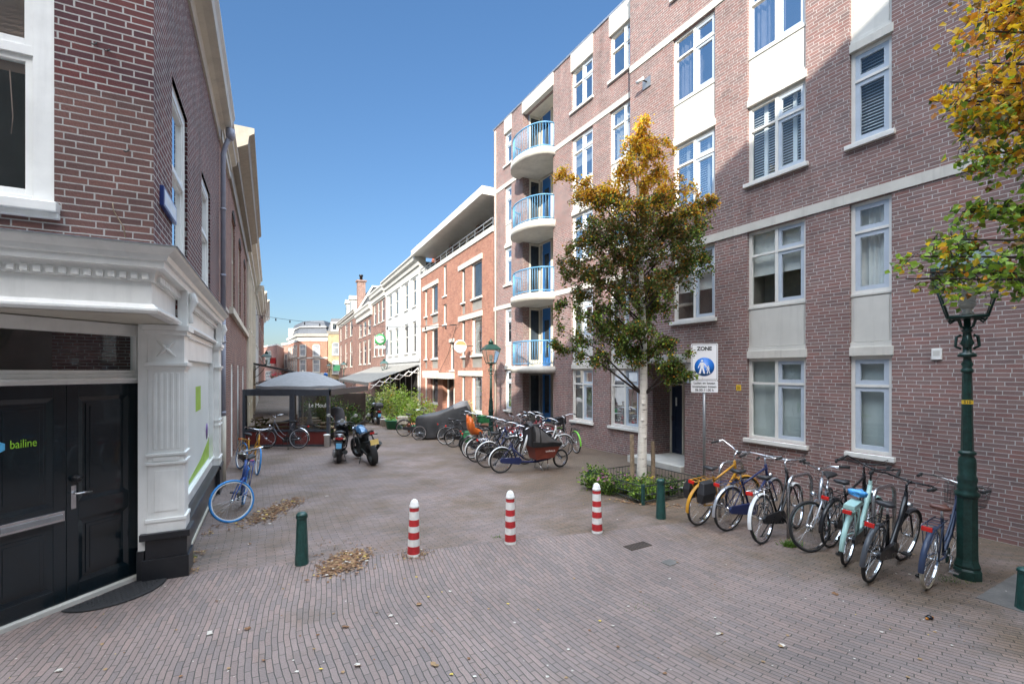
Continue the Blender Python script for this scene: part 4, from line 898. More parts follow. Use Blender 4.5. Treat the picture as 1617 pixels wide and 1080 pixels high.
# ---- the row behind it
X1 = XS; 
h = house('brick_row_house', FL, -8.7, XS-.01, 'narrow red brick house between the corner shop and the arched window house', 'house', BR_B, 7.6,
    [(-7.9, -7.0)], [(3.9, 6.0)], z=-.1, frieze=7.4, corn_h=.35, cornice=.25, cm=M_cream, ground=[(-7.3, -6.55, -.1, 2.25, M_white)])
h = house('brick_row_house', FL, -19.4, -8.72, 'brick house with arched windows and a heavy cream cornice', 'house', BR_B, 7.95,
    [(-11.4, -10.0), (-14.7, -13.2), (-18.2, -16.6)], [(4.2, 6.9)], z=-.2, frieze=7.5, corn_h=.9, cornice=.6, cm=pm('ochre_cornice', (.29, .26, .21), .6, var=.1, streak=.3), ground=[(-10.6, -9.7, -.2, 2.6, M_white), (-13.6, -12.5, -.2, 2.6, M_white), (-16.9, -15.8, -.2, 2.6, M_white)], fr=M_cream)
m = h.mb(); m.box(-19.4, -9.1, .001, .1, 3.95, 4.12); h.part(m, 'string_course', M_cream)
for (a, e) in ((-11.4, -10.0), (-14.7, -13.2), (-18.2, -16.6)):
    m = h.mb(); n = 10; top = [(a+(e-a)*k/n, 6.9+.25*math.sin(math.pi*k/n)) for k in range(n+1)]; m.prism([(a, 6.9)]+top[1:-1]+[(e, 6.9)], .001, .02, 'y'); h.part(m, 'arch', M_dark)
cren = pm('cream_plaster', (.62, .56, .45), .7, var=.08, sc=1.5, bump=.1)
def row(x0, x1, label, top, wm, n, rws, cm=M_cream, z=-.34, corn=.5):
    w_ = (x1-x0)/n; cols = [(x0+w_*(k+.28), x0+w_*(k+.72)) for k in range(n)]
    return house('row_house', FL, x0, x1, label, 'house', wm, top, cols, rws, z=z, corn_h=.7, cornice=corn, cm=cm, frieze=top-.3, fr=M_cream)
hc = row(-31, -19.42, 'cream plastered house with cornice beside the wall lantern', 8.0, cren, 4, [(4.6, 7.0), (.8, 3.0)])
m = hc.mb()
for k in range(5): x_ = -31+.1+k*2.8; m.box(x_, x_+.3, .001, .09, -.3, 7.6)
hc.part(m, 'pilaster', cren)
row(-44, -31.02, 'pale grey plastered house in the left row beyond the cream one', 7.6, pm('pale_plaster', (.50, .47, .44), .8), 4, [(4.4, 6.8), (.6, 2.8)], corn=.6)
row(-60, -44.02, 'higher brick house in the left row with cream trim', 9.2, BR_B, 5, [(7.0, 8.6), (3.9, 6.2), (.6, 2.8)], corn=.7)
row(-84, -60.02, 'farthest dark brick house of the left row', 10.6, BR_O, 6, [(7.4, 9.5), (3.9, 6.2), (.6, 2.8)], corn=.9)
# wall lantern on the cream house
def lantern_head(r, z, s=1.0, mat=None, dome=False):
    """four sided tapering street lantern standing on its cradle at height z"""
    mat = mat or M_lampg
    b0, b1, h_ = .165*s, .305*s, .54*s
    m = MB(); c4 = lambda w, zz: [(w, w, zz), (-w, w, zz), (-w, -w, zz), (w, -w, zz)]
    for A, B in zip(c4(b0, z), c4(b1, z+h_)): m.tube([A, B], .013*s, 5)
    for w, zz in ((b0, z), (b1, z+h_)):
        q = c4(w, zz)
        for i in range(4): m.tube([q[i], q[(i+1) % 4]], .016*s, 5)
    m.box(-b0, b0, -b0, b0, z-.02*s, z)
    fr_ = m.build('lantern_frame', mat, r)
    m = MB(); A, B = c4(b0*.97, z), c4(b1*.97, z+h_)
    for i in range(4): m.quad(A[i], A[(i+1) % 4], B[(i+1) % 4], B[i])
    m.build('glass', M_glass2, fr_)
    m = MB(); m.lathe([(b1*1.5, z+h_-.02*s), (b1*1.48, z+h_+.02*s), (b1*.75, z+h_+.19*s), (b1*.62, z+h_+.20*s)], 4, off=.5, sm=False)
    m.lathe([(.10*s, z+h_+.2*s), (.10*s, z+h_+.27*s), (.13*s, z+h_+.28*s), (.04*s, z+h_+.36*s), (.025*s, z+h_+.38*s), (.035*s, z+h_+.41*s), (.0, z+h_+.44*s)], 12); m.build('lantern_roof', mat, r)
    m = MB(); m.lathe([(.055*s, z), (.06*s, z+.05*s), (.04*s, z+.07*s), (.05*s, z+.1*s)], 12); m.lathe([(.05*s, z+.1*s), (.07*s, z+.13*s), (.07*s, z+.30*s), (.03*s, z+.33*s)], 12)
    for k in range(5): m.lathe([(.073*s, z+.13*s+k*.035*s), (.082*s, z+.14*s+k*.035*s), (.073*s, z+.15*s+k*.035*s)], 12, cap=False)
    m.build('lamp', pm('lamp_glass', (.55, .54, .48), .3), r)
xq = FL.x(404); p = FL.wp(-29.5, .75)
r_ = empty('wall_lantern', (*p, 2.85), FL.a, 'old style green lantern on a curled bracket on the cream house', 'lantern')
lantern_head(r_, .0, .95)
m = MB(); m.tube([(0, -.75, -.45), (0, -.4, -.1), (0, 0, -.02)], .025, 6); m.tube([(0, -.75, -.9), (0, -.5, -.75), (0, -.2, -.4), (0, 0, -.02)], .02, 6); m.build('bracket', M_iron, r_)
# dark awning beyond
aw = Bld('terrace_awning', FL, -27, 'dark awning on thin arms sloping out over the left terrace', 'awning', z=2.2)
m = aw.mb(); m.loft([[(-31, .1, 2.9), (-31, 2.9, 2.25), (-31, 2.9, 2.18), (-31, .1, 2.8)], [(-25.5, .1, 2.9), (-25.5, 2.9, 2.25), (-25.5, 2.9, 2.18), (-25.5, .1, 2.8)]], sm=False); aw.part(m, 'canvas', pm('dark_canvas', (.03, .03, .032), .9))
m = aw.mb(); [m.tube([(x_, .1, 1.6), (x_, 2.7, 2.2)], .03, 5) for x_ in (-30.6, -25.8)]; aw.part(m, 'arm', M_iron)
# red hanging flower basket glimpsed there
p = FL.wp(-25, 1.3); r_ = empty('flower_basket', (*p, 2.0), 0, 'red flower basket hanging under the dark terrace awning', 'flower basket')
m = MB(); m.lathe([(0.02, -.2), (.2, -.1), (.28, .08), (.1, .1)], 12); m.tube([(0, 0, .0), (0, 0, .35)], .01, 4); m.build('basket', M_wood, r_)
m = MB()
for k in range(160):
    d = Vector((rnd.gauss(0, 1), rnd.gauss(0, 1), abs(rnd.gauss(0, 1)))).normalized()*rnd.uniform(.15, .38); q = [d+Vector((rnd.uniform(-.05, .05), rnd.uniform(-.05, .05), rnd.uniform(-.05, .05))) for _ in range(4)]; m.quad(*q, rnd.choice((0, 0, 1)))
m.build('flowers', [pm('flower_red', (.5, .02, .04), .6), pm('leaf_dark', (.04, .09, .02), .6)], r_)

# ---- the row behind the camera, across the side street (throws the shade)
OPF = Fr(-45, -18.95, 16.17)
hh = None
xx = 0
for i, wd in enumerate((14, 15, 15, 15, 15)):
    wm = M_cream  # unseen fronts made pale to bounce extra light into the shade
    n = 5; cw = wd/n; cols = [(xx+cw*(k+.3), xx+cw*(k+.7)) for k in range(n)]
    house('unseen_opposite_house', OPF, xx+.01, xx+wd, 'tall unseen town house across the side street, made pale to bounce light, %s from the left end' % ('one', 'two', 'three', 'four', 'five')[i], 'house', wm, 13.9, cols, [(1, 3), (4.2, 6.4), (7.4, 9.4), (10.4, 12.2)], z=0, corn_h=.6, cornice=.3, frieze=13.4, deep=9)
    xx += wd
# ------------------------------------------------------------------ bollards
def red_bollard(u, v, label):
    p = gp(u, v); r = empty('striped_bollard', p, 0, label, 'bollard', 'red and white bollards across the street'); r.rotation_euler = (R(rnd.uniform(-1.2, 1.2)), R(rnd.uniform(-1.2, 1.2)), 0)
    zs = [0, .035, .135, .225, .315, .39, .475, .58, .625]; rad = lambda z: .080-.022*z/.65
    m = MB()
    for i in range(len(zs)-1): m.lathe([(rad(zs[i]), zs[i]), (rad(zs[i+1]), zs[i+1])], 24, m=(0, 1, 0, 1, 0, 1, 0, 1)[i], cap=False)
    m.build('post', [M_white2, M_red], r)
    m = MB(); m.lathe([(.058, .625), (.062, .63), (.062, .655), (.056, .66), (.052, .69), (.036, .72), (.015, .733), (0, .735)], 24); m.build('cap', M_white2, r)
    return r
red_bollard(653, 877, 'red and white striped bollard nearest the left, standing in a ring of dirt')
red_bollard(806, 857, 'middle red and white striped bollard of the three')
red_bollard(943, 840, 'red and white striped bollard nearest the flower bed')
def green_bollard(p, label, h=.65, r0=.082):
    r = empty('green_bollard', p, rnd.uniform(0, 1), label, 'bollard', 'dark green iron bollards')
    m = MB(); m.lathe([(r0, 0), (r0*.98, .02), (r0*.72, h*.88), (r0*.86, h*.885), (r0*.86, h*.91)], 12, sm=False); m.build('post', M_greenp, r, .003)
    m = MB(); m.lathe([(r0*.84, h*.91), (r0*.80, h*.95), (r0*.6, h*.985), (.0, h)], 20); m.build('cap', M_greenp, r)
green_bollard(gp(476.5, 890), 'dark green bollard on the left beside the heap of dead leaves')
green_bollard(gp(1043.5, 818), 'dark green bollard in front of the railed flower bed')
green_bollard(Vector((5.19, 4.70, 0)), 'dark green bollard cut by the right edge, in a bare grey slab', h=.42)
m = MB(); c = Vector((5.28, 4.85, .004)); m.M = Matrix.Translation(c) @ Matrix.Rotation(R(29), 4, 'Z'); m.box(-.28, .9, -.25, .25, -.02, 0); tag(m.build('paving_slab', pm('slab_grey', (.12, .112, .104), .85, var=.15, sc=6, bump=.3)), 'grey concrete slab around the bollard at the right edge', 'paving slab')

# ------------------------------------------------------------------ street lamps
def lamp_post(p, label, H=3.05, s=1.0, number=False, mat=None, rz=0, fancy=True):
    mat = mat or M_lampg; t = s*.78
    r = empty('street_lamp', p, rz, label, 'street lamp', 'old style lantern posts')
    m = MB(); m.lathe([(.17*t, 0), (.17*t, .10*s), (.155*t, .12*s)], 8, off=.5, sm=False)
    m.lathe([(.15*t, .12*s), (.158*t, .15*s), (.14*t, .19*s), (.13*t, .22*s), (.128*t, .3*s), (.122*t, .92*s), (.125*t, .94*s)], 8, off=.5, sm=False)
    m.build('base', mat, r, .004)
    m = MB(); m.lathe([(.11*t, .93*s), (.145*t, .96*s), (.145*t, .99*s), (.11*t, 1.02*s), (.125*t, 1.05*s), (.105*t, 1.09*s), (.118*t, 1.13*s), (.118*t, 1.16*s), (.10*t, 1.19*s), (.105*t, 1.32*s), (.10*t, 1.38*s), (.075*t, 1.42*s), (.105*t, 1.44*s), (.105*t, 1.46*s), (.07*t, 1.48*s)], 20)
    m.build('collar', mat, r)
    m = MB(); m.lathe([(.072*t, 1.47*s), (.055*t, H-.62*s)], 8, sm=False); m.lathe([(.055*t, H-.64*s), (.075*t, H-.63*s), (.07*t, H-.60*s), (.05*t, H-.58*s), (.07*t, H-.54*s), (.05*t, H-.5*s), (.045*t, H-.46*s), (.105*t, H-.455*s), (.105*t, H-.42*s), (.05*t, H-.40*s), (.05*t, H-.33*s), (.085*t, H-.30*s), (.06*t, H-.25*s), (.045*t, H-.17*s), (.07*t, H-.15*s), (.04*t, H-.12*s), (.03*s, H)], 14)
    for k in range(4):
        a = math.pi/2*k; c_, s_ = math.cos(a), math.sin(a)
        m.tube([(c_*.05*s, s_*.05*s, H-.36*s), (c_*.10*s, s_*.10*s, H-.33*s), (c_*.09*s, s_*.09*s, H-.22*s), (c_*.05*s, s_*.05*s, H-.2*s)], .016*s, 5)
    m.build('post', mat, r)
    m = MB()
    for k in range(4):                                  # cradle of the lantern
        a = math.pi/2*k+math.pi/4; c_, s_ = math.cos(a), math.sin(a)
        m.tube([(c_*.02, s_*.02, H-.13*s), (c_*.07*s, s_*.07*s, H-.10*s), (c_*.10*s, s_*.10*s, H-.02*s), (c_*.235*s, s_*.235*s, H+.0*s)], .013*s, 5)
        m.tube([(c_*.12*s, s_*.12*s, H-.0*s), (c_*.2*s, s_*.2*s, H-.05*s), (c_*.22*s, s_*.22*s, H-.02*s)], .010*s, 5)
    m.build('cradle', mat, r)
    lantern_head(r, H+.005, s, mat)
    if number:
        m = MB(); m.box(-.05, .05, -.062, -.055, 2.02, 2.065); o = m.build('number_plate', pm('sign_yellow', (.75, .48, .03)), r); 
        writing('510', .042, M_iron, o, (0, -.0625, 2.029), (R(90), 0, 0), 'number', bold=.001)
    return r
lp = Vector((5.30, 5.42, 0))
lamp_post(lp, 'tall dark green lantern post with flaking paint standing behind the right hand bicycles', H=3.02, number=True, rz=R(-42))
lamp_post(Vector((-.86, 19.0, gz(19))), 'dark lantern post rising out of the crowd of bicycles in mid street', H=2.95, s=1.02, rz=R(20))
lamp_post(Vector((-10.7, 39, -.34)), 'green lantern post among the shrubs before the grey awning', H=2.85, s=1.0, mat=M_greenp, rz=R(10))
lamp_post(Vector((-20.6, 57, -.34)), 'small green lantern post far down the street near the yellow house', H=3.0, s=1.0, mat=M_greenp)
lamp_post(Vector((-27.5, 70, -.34)), 'farthest green lantern post in front of the corner building', H=3.0, s=1.0, mat=M_greenp)

# ------------------------------------------------------------------ zone sign
sp = Vector((3.86, 9.35, gz(9.35)))
r = empty('zone_sign', sp, R(-18), 'pedestrian zone sign on a grey pole in front of the entrance, blue disc on white', 'traffic sign')
m = MB(); m.tube([(0, 0, 0), (0, 0, 2.5)], .027, 12); m.build('pole', M_galv, r)
SW = .50
def rrect(w_, h_, rad, n=5):
    pts = []
    for cx, cz, a0 in ((w_/2-rad, h_/2-rad, 0), (-w_/2+rad, h_/2-rad, 90), (-w_/2+rad, -h_/2+rad, 180), (w_/2-rad, -h_/2+rad, 270)):
        for k in range(n+1): a = R(a0+90*k/n); pts.append((cx+rad*math.cos(a), cz+rad*math.sin(a)))
    return pts
sgnw = pm('sign_white', (.80, .81, .83), .35, var=.02); sgnb = pm('sign_blue', (.012, .14, .50), .35, var=.03)
zc = 2.60+.0
def plate(w_, h_, z_, y_, t_, mt, name, par, rad=.03):
    m = MB(); m.prism([(a, b+z_) for a, b in rrect(w_, h_, rad)], y_-t_, y_, 'y'); return m.build(name, mt, par)
zt = 2.95-gz(9.35); zb = zt-.735
pl = plate(SW, .735, (zt+zb)/2, -.03, .02, sgnw, 'sign_plate', r)
m = MB()                                                # black border line
o_ = rrect(SW-.03, .705, .025); i_ = rrect(SW-.046, .689, .02); zc = (zt+zb)/2; yy = -.0515
for k in range(len(o_)):
    k2 = (k+1) % len(o_); m.quad((o_[k][0], yy, o_[k][1]+zc), (o_[k2][0], yy, o_[k2][1]+zc), (i_[k2][0], yy, i_[k2][1]+zc), (i_[k][0], yy, i_[k][1]+zc))
m.build('border', M_iron, pl)
writing('ZONE', .105, M_iron, pl, (0, -.0515, zt-.135), (R(90), 0, 0), bold=.004, sx=.95)
dz = zb+.27
m = MB(); m.lathe([(0, -.0505), (.185, -.0505), (.185, -.0535), (0, -.0535)], 40, (0, 0, dz), axis='y'); m.build('blue_disc', sgnb, pl)
def figure(m, x, z, h, arm):
    y = -.0545
    def P_(pts): m.F([m.V((x+a*h, y, z+b*h)) for a, b in pts])
    m.F([m.V((x+.075*h*math.cos(t_), y, z+.92*h+.075*h*math.sin(t_))) for t_ in [2*math.pi*k/14 for k in range(14)]])
    P_([(-.12, .80), (.12, .80), (.10, .42), (-.10, .42)])
    P_([(-.10, .43), (.0, .43), (-.08, .0), (-.22, .0)]); P_([(.0, .43), (.10, .43), (.22, .0), (.10, .0)])
    P_([(-.12, .80), (-.10, .70), (-.22, .40), (-.28, .42)]); P_([(.10, .70), (.12, .80), (.12+arm[0], arm[1]+.05), (.10+arm[0], arm[1]-.02)])
m = MB(); figure(m, -.045, dz-.135, .28, (.24, .42)); figure(m, .075, dz-.135, .16, (-.44, .86)); m.build('pictogram', sgnw, pl)
pl2 = plate(SW, .23, zb-.125, -.03, .02, sgnw, 'sub_plate', r, .02)
writing('Laden en lossen\ntoegestaan tussen\n06.00-11.00 h', .066, M_iron, pl2, (0, -.0515, zb-.075), (R(90), 0, 0), bold=.0012, sx=.94)
m = MB(); m.box(-.24, .24, -.03, -.005, zt-.15, zt-.11); m.box(-.24, .24, -.03, -.005, zb+.1, zb+.14); m.tube([(0, 0, zt-.18), (0, 0, zt-.1)], .036, 10); m.build('clamp', M_galv, r)

# ------------------------------------------------------------------ flower bed with railing, tree and stakes
BP = Vector((2.36, 8.38, 0)); ba = R(30); BL, BW = 1.5, 1.5
FB = Fr(BP.x, BP.y, 30)
r = empty('bed_railing', (BP.x, BP.y, gz(8.5)), ba, 'low black iron railing round the flower bed at the foot of the birch', 'railing')
m = MB(); cor = [(0, 0), (BL, 0), (BL, BW), (0, BW)]
for (a, b) in cor: m.box(a-.025, a+.025, b-.025, b+.025, -.05, .37)
m.build('post', M_greenp, r)
m = MB()
for i in range(4):
    a, b = Vector(cor[i]), Vector(cor[(i+1) % 4])
    for z_ in (.33, .17, .06): m.tube([(a.x, a.y, z_), (b.x, b.y, z_)], .010, 5)
    for k in range(1, 18): q = a.lerp(b, k/18); m.tube([(q.x, q.y, .04), (q.x, q.y, .34)], .005, 4)
m.build('bars', M_iron, r)
m = MB(); m.M = Matrix.Translation((BP.x, BP.y, gz(8.5))) @ Matrix.Rotation(ba, 4, 'Z')
n = 14; g = [[m.V((BL*i/n, BW*j/n, .012+.05*mnoise.noise((i*.6, j*.6, 3)))) for i in range(n+1)] for j in range(n+1)]
for j in range(n):
    for i in range(n): m.F((g[j][i], g[j][i+1], g[j+1][i+1], g[j+1][i]), 0, True)
m.box(-.03, BL+.03, -.03, BW+.03, -.1, .0); tag(m.build('soil', pm('soil', (.055, .045, .03), .95, var=.4, sc=20, bump=.6)), kind='structure')
LEAFS = {}
def leafmat(name, col, var=.3):
    if name in LEAFS: return LEAFS[name]
    mt = pm(name, col, .6, var=var, sc=3); nt_ = mt.node_tree; b = nt_.nodes['Principled BSDF']; out = nt_.nodes['Material Output']
    tl = nt_.nodes.new('ShaderNodeBsdfTranslucent'); tl.inputs[0].default_value = (min(1, col[0]*1.6), min(1, col[1]*1.6), col[2]*.8, 1); mx = nt_.nodes.new('ShaderNodeMixShader'); mx.inputs[0].default_value = .35
    nt_.links.new(b.outputs[0], mx.inputs[1]); nt_.links.new(tl.outputs[0], mx.inputs[2]); nt_.links.new(mx.outputs[0], out.inputs[0]); LEAFS[name] = mt; return mt
LG = leafmat('leaf_green', (.085, .155, .028)); LD = leafmat('leaf_dark_green', (.035, .07, .016)); LO = leafmat('leaf_olive', (.11, .11, .025)); LY = leafmat('leaf_yellow', (.62, .40, .03)); LR = leafmat('leaf_orange', (.50, .20, .025)); LB_ = leafmat('leaf_brown', (.16, .085, .025)); LL = leafmat('leaf_lime', (.24, .36, .05)); LP = leafmat('leaf_pale', (.38, .40, .20))
FPk = pm('petal_pink', (.62, .16, .42), .6); FYl = pm('petal_yellow', (.80, .55, .02), .6); FW = pm('petal_white', (.8, .8, .72), .6)
def leaf(m, p, size, rg, mi, droop=.4, wide=.62):
    d = Vector((rg.gauss(0, 1), rg.gauss(0, 1), rg.gauss(0, .6)-droop)).normalized(); s_ = d.cross(Vector((rg.gauss(0, 1), rg.gauss(0, 1), rg.gauss(0, 1))))
    if s_.length < 1e-4: s_ = Vector((1, 0, 0))
    s_.normalize(); nrm = d.cross(s_)*size*.14; L = size*rg.uniform(.7, 1.25); w2 = L*wide/2
    a = m.V(p); b = m.V(p+d*L*.4+s_*w2+nrm); c = m.V(p+d*L); e = m.V(p+d*L*.4-s_*w2+nrm); m.F((a, b, c, e), mi)
def clump(name, p, label, cat, spread, hgt, n, size, mats, wts, seed, parent=None, stems=True, group=None, flower=None, flat=1.0):
    rg = random.Random(seed); r = empty(name, p, 0, label, cat, group); m = MB(); st = MB()
    k = max(5, int(n/60)); tips = []
    for i in range(k):
        a = rg.uniform(0, 6.28); rr = spread*math.sqrt(rg.random()); h_ = hgt*rg.uniform(.45, 1)*(1-.35*rr/spread)
        q = Vector((math.cos(a)*rr, math.sin(a)*rr*flat, h_)); tips.append(q); st.tube([(q.x*.25, q.y*.25, 0), (q.x*.6, q.y*.6, h_*.5), q], [.008, .006, .003], 4)
    for i in range(n):
        q = rg.choice(tips); t_ = rg.uniform(.25, 1.05); p_ = Vector((q.x*(.25+.75*t_), q.y*(.25+.75*t_), q.z*t_))+Vector((rg.gauss(0, 1), rg.gauss(0, 1), rg.gauss(0, 1)))*spread*.13
        p_.z = max(.01, p_.z); leaf(m, p_, size, rg, rg.choices(range(len(mats)), wts)[0], .1)
    m.build('foliage', mats, r); st.build('stem', M_wood, r)
    if flower:
        f = MB(); mt, nf, fs = flower
        for i in range(nf):
            q = rg.choice(tips)*1.0; p_ = q+Vector((rg.gauss(0, 1), rg.gauss(0, 1), rg.uniform(.0, .6)))*spread*.14
            for j in range(5): a = j*1.257; f.quad(p_, p_+Vector((math.cos(a)*fs, math.sin(a)*fs, .006)), p_+Vector((math.cos(a+.5)*fs*1.3, math.sin(a+.5)*fs*1.3, -.004)), p_+Vector((math.cos(a+1)*fs, math.sin(a+1)*fs, .006)))
        f.build('flowers', mt, r)
    return r
gg = 'plants in the railed flower bed'
def bedp(a, b): q = FB.wp(a, b); return Vector((q[0], q[1], gz(q[1])+.01))
clump('flowering_plant', bedp(.28, .26), 'bushy green plant with yellow flowers at the front corner of the railed bed', 'plant', .36, .50, 1500, .06, [LG, LL, LD], [5, 4, 1], 11, group=gg, flower=(FYl, 9, .022))
clump('flowering_plant', bedp(.10, .85), 'low plant with many pink flowers along the left side of the railed bed', 'plant', .40, .46, 1700, .055, [LG, LD, LL], [5, 3, 2], 12, group=gg, flower=(FPk, 42, .018))
clump('flowering_plant', bedp(.05, 1.4), 'leafy plant with a few pink flowers at the far left corner of the railed bed', 'plant', .42, .52, 1700, .06, [LG, LL, LD], [5, 3, 2], 13, group=gg, flower=(FPk, 18, .018))
clump('flowering_plant', bedp(.95, .30), 'sparse green plant behind the dark green bollard in the railed bed', 'plant', .3, .42, 700, .055, [LG, LD], [3, 2], 14, group=gg, flower=(FPk, 5, .016))
clump('flowering_plant', bedp(1.36, .28), 'small plant with white flowers at the right corner of the railed bed', 'plant', .2, .24, 300, .04, [LG, LD], [3, 2], 15, group=gg, flower=(FW, 26, .016))
for (u, v0, v1, lb) in ((998, 760, 686, 'rough wooden tree stake left of the birch trunk'), (1031, 757, 697, 'rough wooden tree stake right of the birch trunk')):
    Yk = 9.25 if u < 1000 else 9.6; x_ = (u-CU)/FPX*Yk; top = CAMH+(HV-v1)/FPX*Yk
    r = empty('tree_stake', (x_, Yk, gz(Yk)), .3, lb, 'stake', 'wooden stakes by the birch'); m = MB(); m.tube([(0, 0, -.02), (.004, 0, .6), (0, .01, top-gz(Yk))], [.045, .044, .042], 9, sm=False); m.build('post', M_wood, r)

# ---- birch
def birch_mat():
    mt, t, b, ns, ln = nodes('birch_bark'); tc = ns.new('ShaderNodeTexCoord'); mp = N(ns, 'ShaderNodeMapping'); mp.inputs['Scale'].default_value = (5, 5, 26); ln.new(tc.outputs['Object'], mp.inputs[0])
    nz = N(ns, 'ShaderNodeTexNoise', Scale=1.0, Detail=6.0, Roughness=.7); ln.new(mp.outputs[0], nz.inputs['Vector'])
    cr = ns.new('ShaderNodeValToRGB'); ln.new(nz.outputs[0], cr.inputs[0]); e = cr.color_ramp.elements; e[0].position = .30; e[0].color = (.06, .05, .045, 1); e[1].position = .42; e[1].color = (.66, .62, .55, 1)
    e2 = cr.color_ramp.elements.new(.7); e2.color = (.78, .75, .69, 1)
    ln.new(cr.outputs[0], b.inputs['Base Color']); b.inputs['Roughness'].default_value = .8
    bp = N(ns, 'ShaderNodeBump', Strength=.4, Distance=.01); ln.new(nz.outputs[0], bp.inputs['Height']); ln.new(bp.outputs[0], b.inputs['Normal']); return mt
M_birch = birch_mat(); M_twig = pm('twig', (.05, .035, .03), .8)
def birch(p, label, H, trunk, lumps, seed, leafsize, density, colf, lean=(0, 0), r0=.085, rise=.75, limb=.028):
    """lumps: (dx, dy, z, radius) of foliage masses fed by their own limb; each drips with hanging twigs"""
    rg = random.Random(seed); r = empty('birch_tree', p, 0, label, 'tree')
    tp = lambda t_: Vector((lean[0]*t_+.05*math.sin(t_*5), lean[1]*t_+.04*math.sin(t_*7+1), H*t_))
    m = MB(); nseg = 16; m.tube([tp(k/nseg) for k in range(nseg+1)], [max(.008, r0*(1.12-k/nseg)**.9) for k in range(nseg+1)], 12)
    for (zz, a) in trunk: m.tube([tp(zz/H)+Vector((math.cos(a), math.sin(a), 0))*r0*.75, tp(zz/H)+Vector((math.cos(a), math.sin(a), .1))*r0*1.1], [.035, .028], 8)
    m.build('trunk', M_birch, r)
    br = MB(); lf = MB(); mats = [LG, LD, LO, LY, LR, LB_, LL]
    for (dx, dy, z, rad) in lumps:
        c = Vector((dx, dy, z)); hor = math.hypot(dx, dy); t0 = min(.95, max(.28, (z-hor*rise-.1)/H)); s0 = tp(t0); mid = s0.lerp(c, .55)+Vector((0, 0, .12*hor))
        br.tube([s0, mid, c], [max(.008, limb*(1-t0)+.006), .012, .005], 5)
        ntw = int(7+26*rad)
        for k in range(ntw):
            f = rg.uniform(.45, 1.0); b0 = (mid.lerp(c, (f-.55)/.45) if f > .55 else s0.lerp(mid, f/.55))
            d = Vector((rg.gauss(0, 1), rg.gauss(0, 1), rg.gauss(0, .7))).normalized()*rad*rg.uniform(.35, 1.0)
            e1 = b0+d; L = rg.uniform(.12, .5)*min(1, rad*1.7+.2)*(.55 if rad < .26 else 1); e2 = e1+Vector((d.x*.25, d.y*.25, -L))
            br.tube([b0, b0.lerp(e1, .5)+Vector((0, 0, .05)), e1, e2], [.005, .0035, .0025, .0015], 3, cap=False)
            nl = int(density*rg.uniform(.6, 1.4))
            for j in range(nl):
                q = rg.random(); pt = (b0.lerp(e1, .35+.65*q*1.7) if q < .45 else e1.lerp(e2, (q-.45)/.55))+Vector((rg.gauss(0, .045), rg.gauss(0, .045), rg.gauss(0, .04)))
                leaf(lf, pt, leafsize, rg, colf(pt, rg), .5, .75)
    br.build('branches', M_twig, r); lf.build('foliage', mats, r)
    return r
tb = Vector((2.62, 9.42, gz(9.42)))
def TL(u, v, rad, dy=0):                                # a foliage mass seen at this spot, dy metres nearer or farther than the trunk
    Y = tb.y+dy; return ((u-CU)/FPX*Y-tb.x, dy, CAMH+(HV-v)/FPX*Y-tb.z, rad)
L_ = [TL(1018, 185, .26), TL(1005, 215, .34, .1), TL(1040, 225, .30, -.2), TL(985, 262, .38, -.1), TL(1030, 275, .42, .3), TL(960, 300, .32, .1), TL(1000, 320, .45, -.5),
      TL(925, 285, .28), TL(900, 300, .30, .3), TL(885, 275, .18, .2), TL(940, 345, .42, -.3), TL(905, 350, .32, .1), TL(1060, 300, .42, -.3), TL(1095, 290, .38, .2), TL(1125, 315, .38, -.1), TL(1140, 305, .2, .1), TL(1110, 360, .42, -.2), TL(1060, 360, .48, .3), TL(1010, 390, .50, -.2), TL(955, 395, .45, .4), TL(900, 420, .38, -.2),
      TL(880, 410, .24, .3), TL(1125, 400, .26, .1), TL(1085, 420, .40, .1), TL(1040, 430, .45, -.6), TL(975, 450, .50, -.2), TL(915, 465, .42, .3), TL(880, 475, .32, -.1), TL(1035, 480, .42, .3), TL(1000, 510, .40, -.5), TL(940, 505, .36, .2), TL(885, 520, .30, 0), TL(868, 545, .2, .2), TL(1015, 550, .32, .1), TL(1055, 535, .28, -.3), TL(985, 545, .24, -.1), TL(1080, 565, .20, -.7), TL(1095, 585, .16, -.8), TL(1110, 350, .3, .5), TL(960, 350, .4, .5), TL(1020, 440, .45, .7), TL(900, 380, .3, -.4), TL(1020, 350, .4, .9)]
def tcol(pt, rg):
    z = pt.z; x = pt.x
    if z > 5.95: w_ = [.3, 0, .8, 8, 3.0, .5, .4]
    elif z > 5.45: w_ = [.8, 1, 2.6, 2.6, 1.6, 1.8, .8]
    elif z > 3.9: w_ = [1.2, 3.0, 4.0, .1, .35, 4.2, .3] if x < .9 else [3.2, 3.2, 2.4, .2, .4, 1.6, 1.2]
    else: w_ = [3, 2.6, 4, .25, .2, 1.4, 1.6]
    return rg.choices(range(7), w_)[0]
birch(tb, 'young birch with autumn leaves in the railed bed, yellow at the top', 6.9, [(1.45, 4.3), (1.78, 4.5), (1.1, 4.9)], L_, 5, .052, 92, tcol, lean=(-.02, 0), r0=.095)
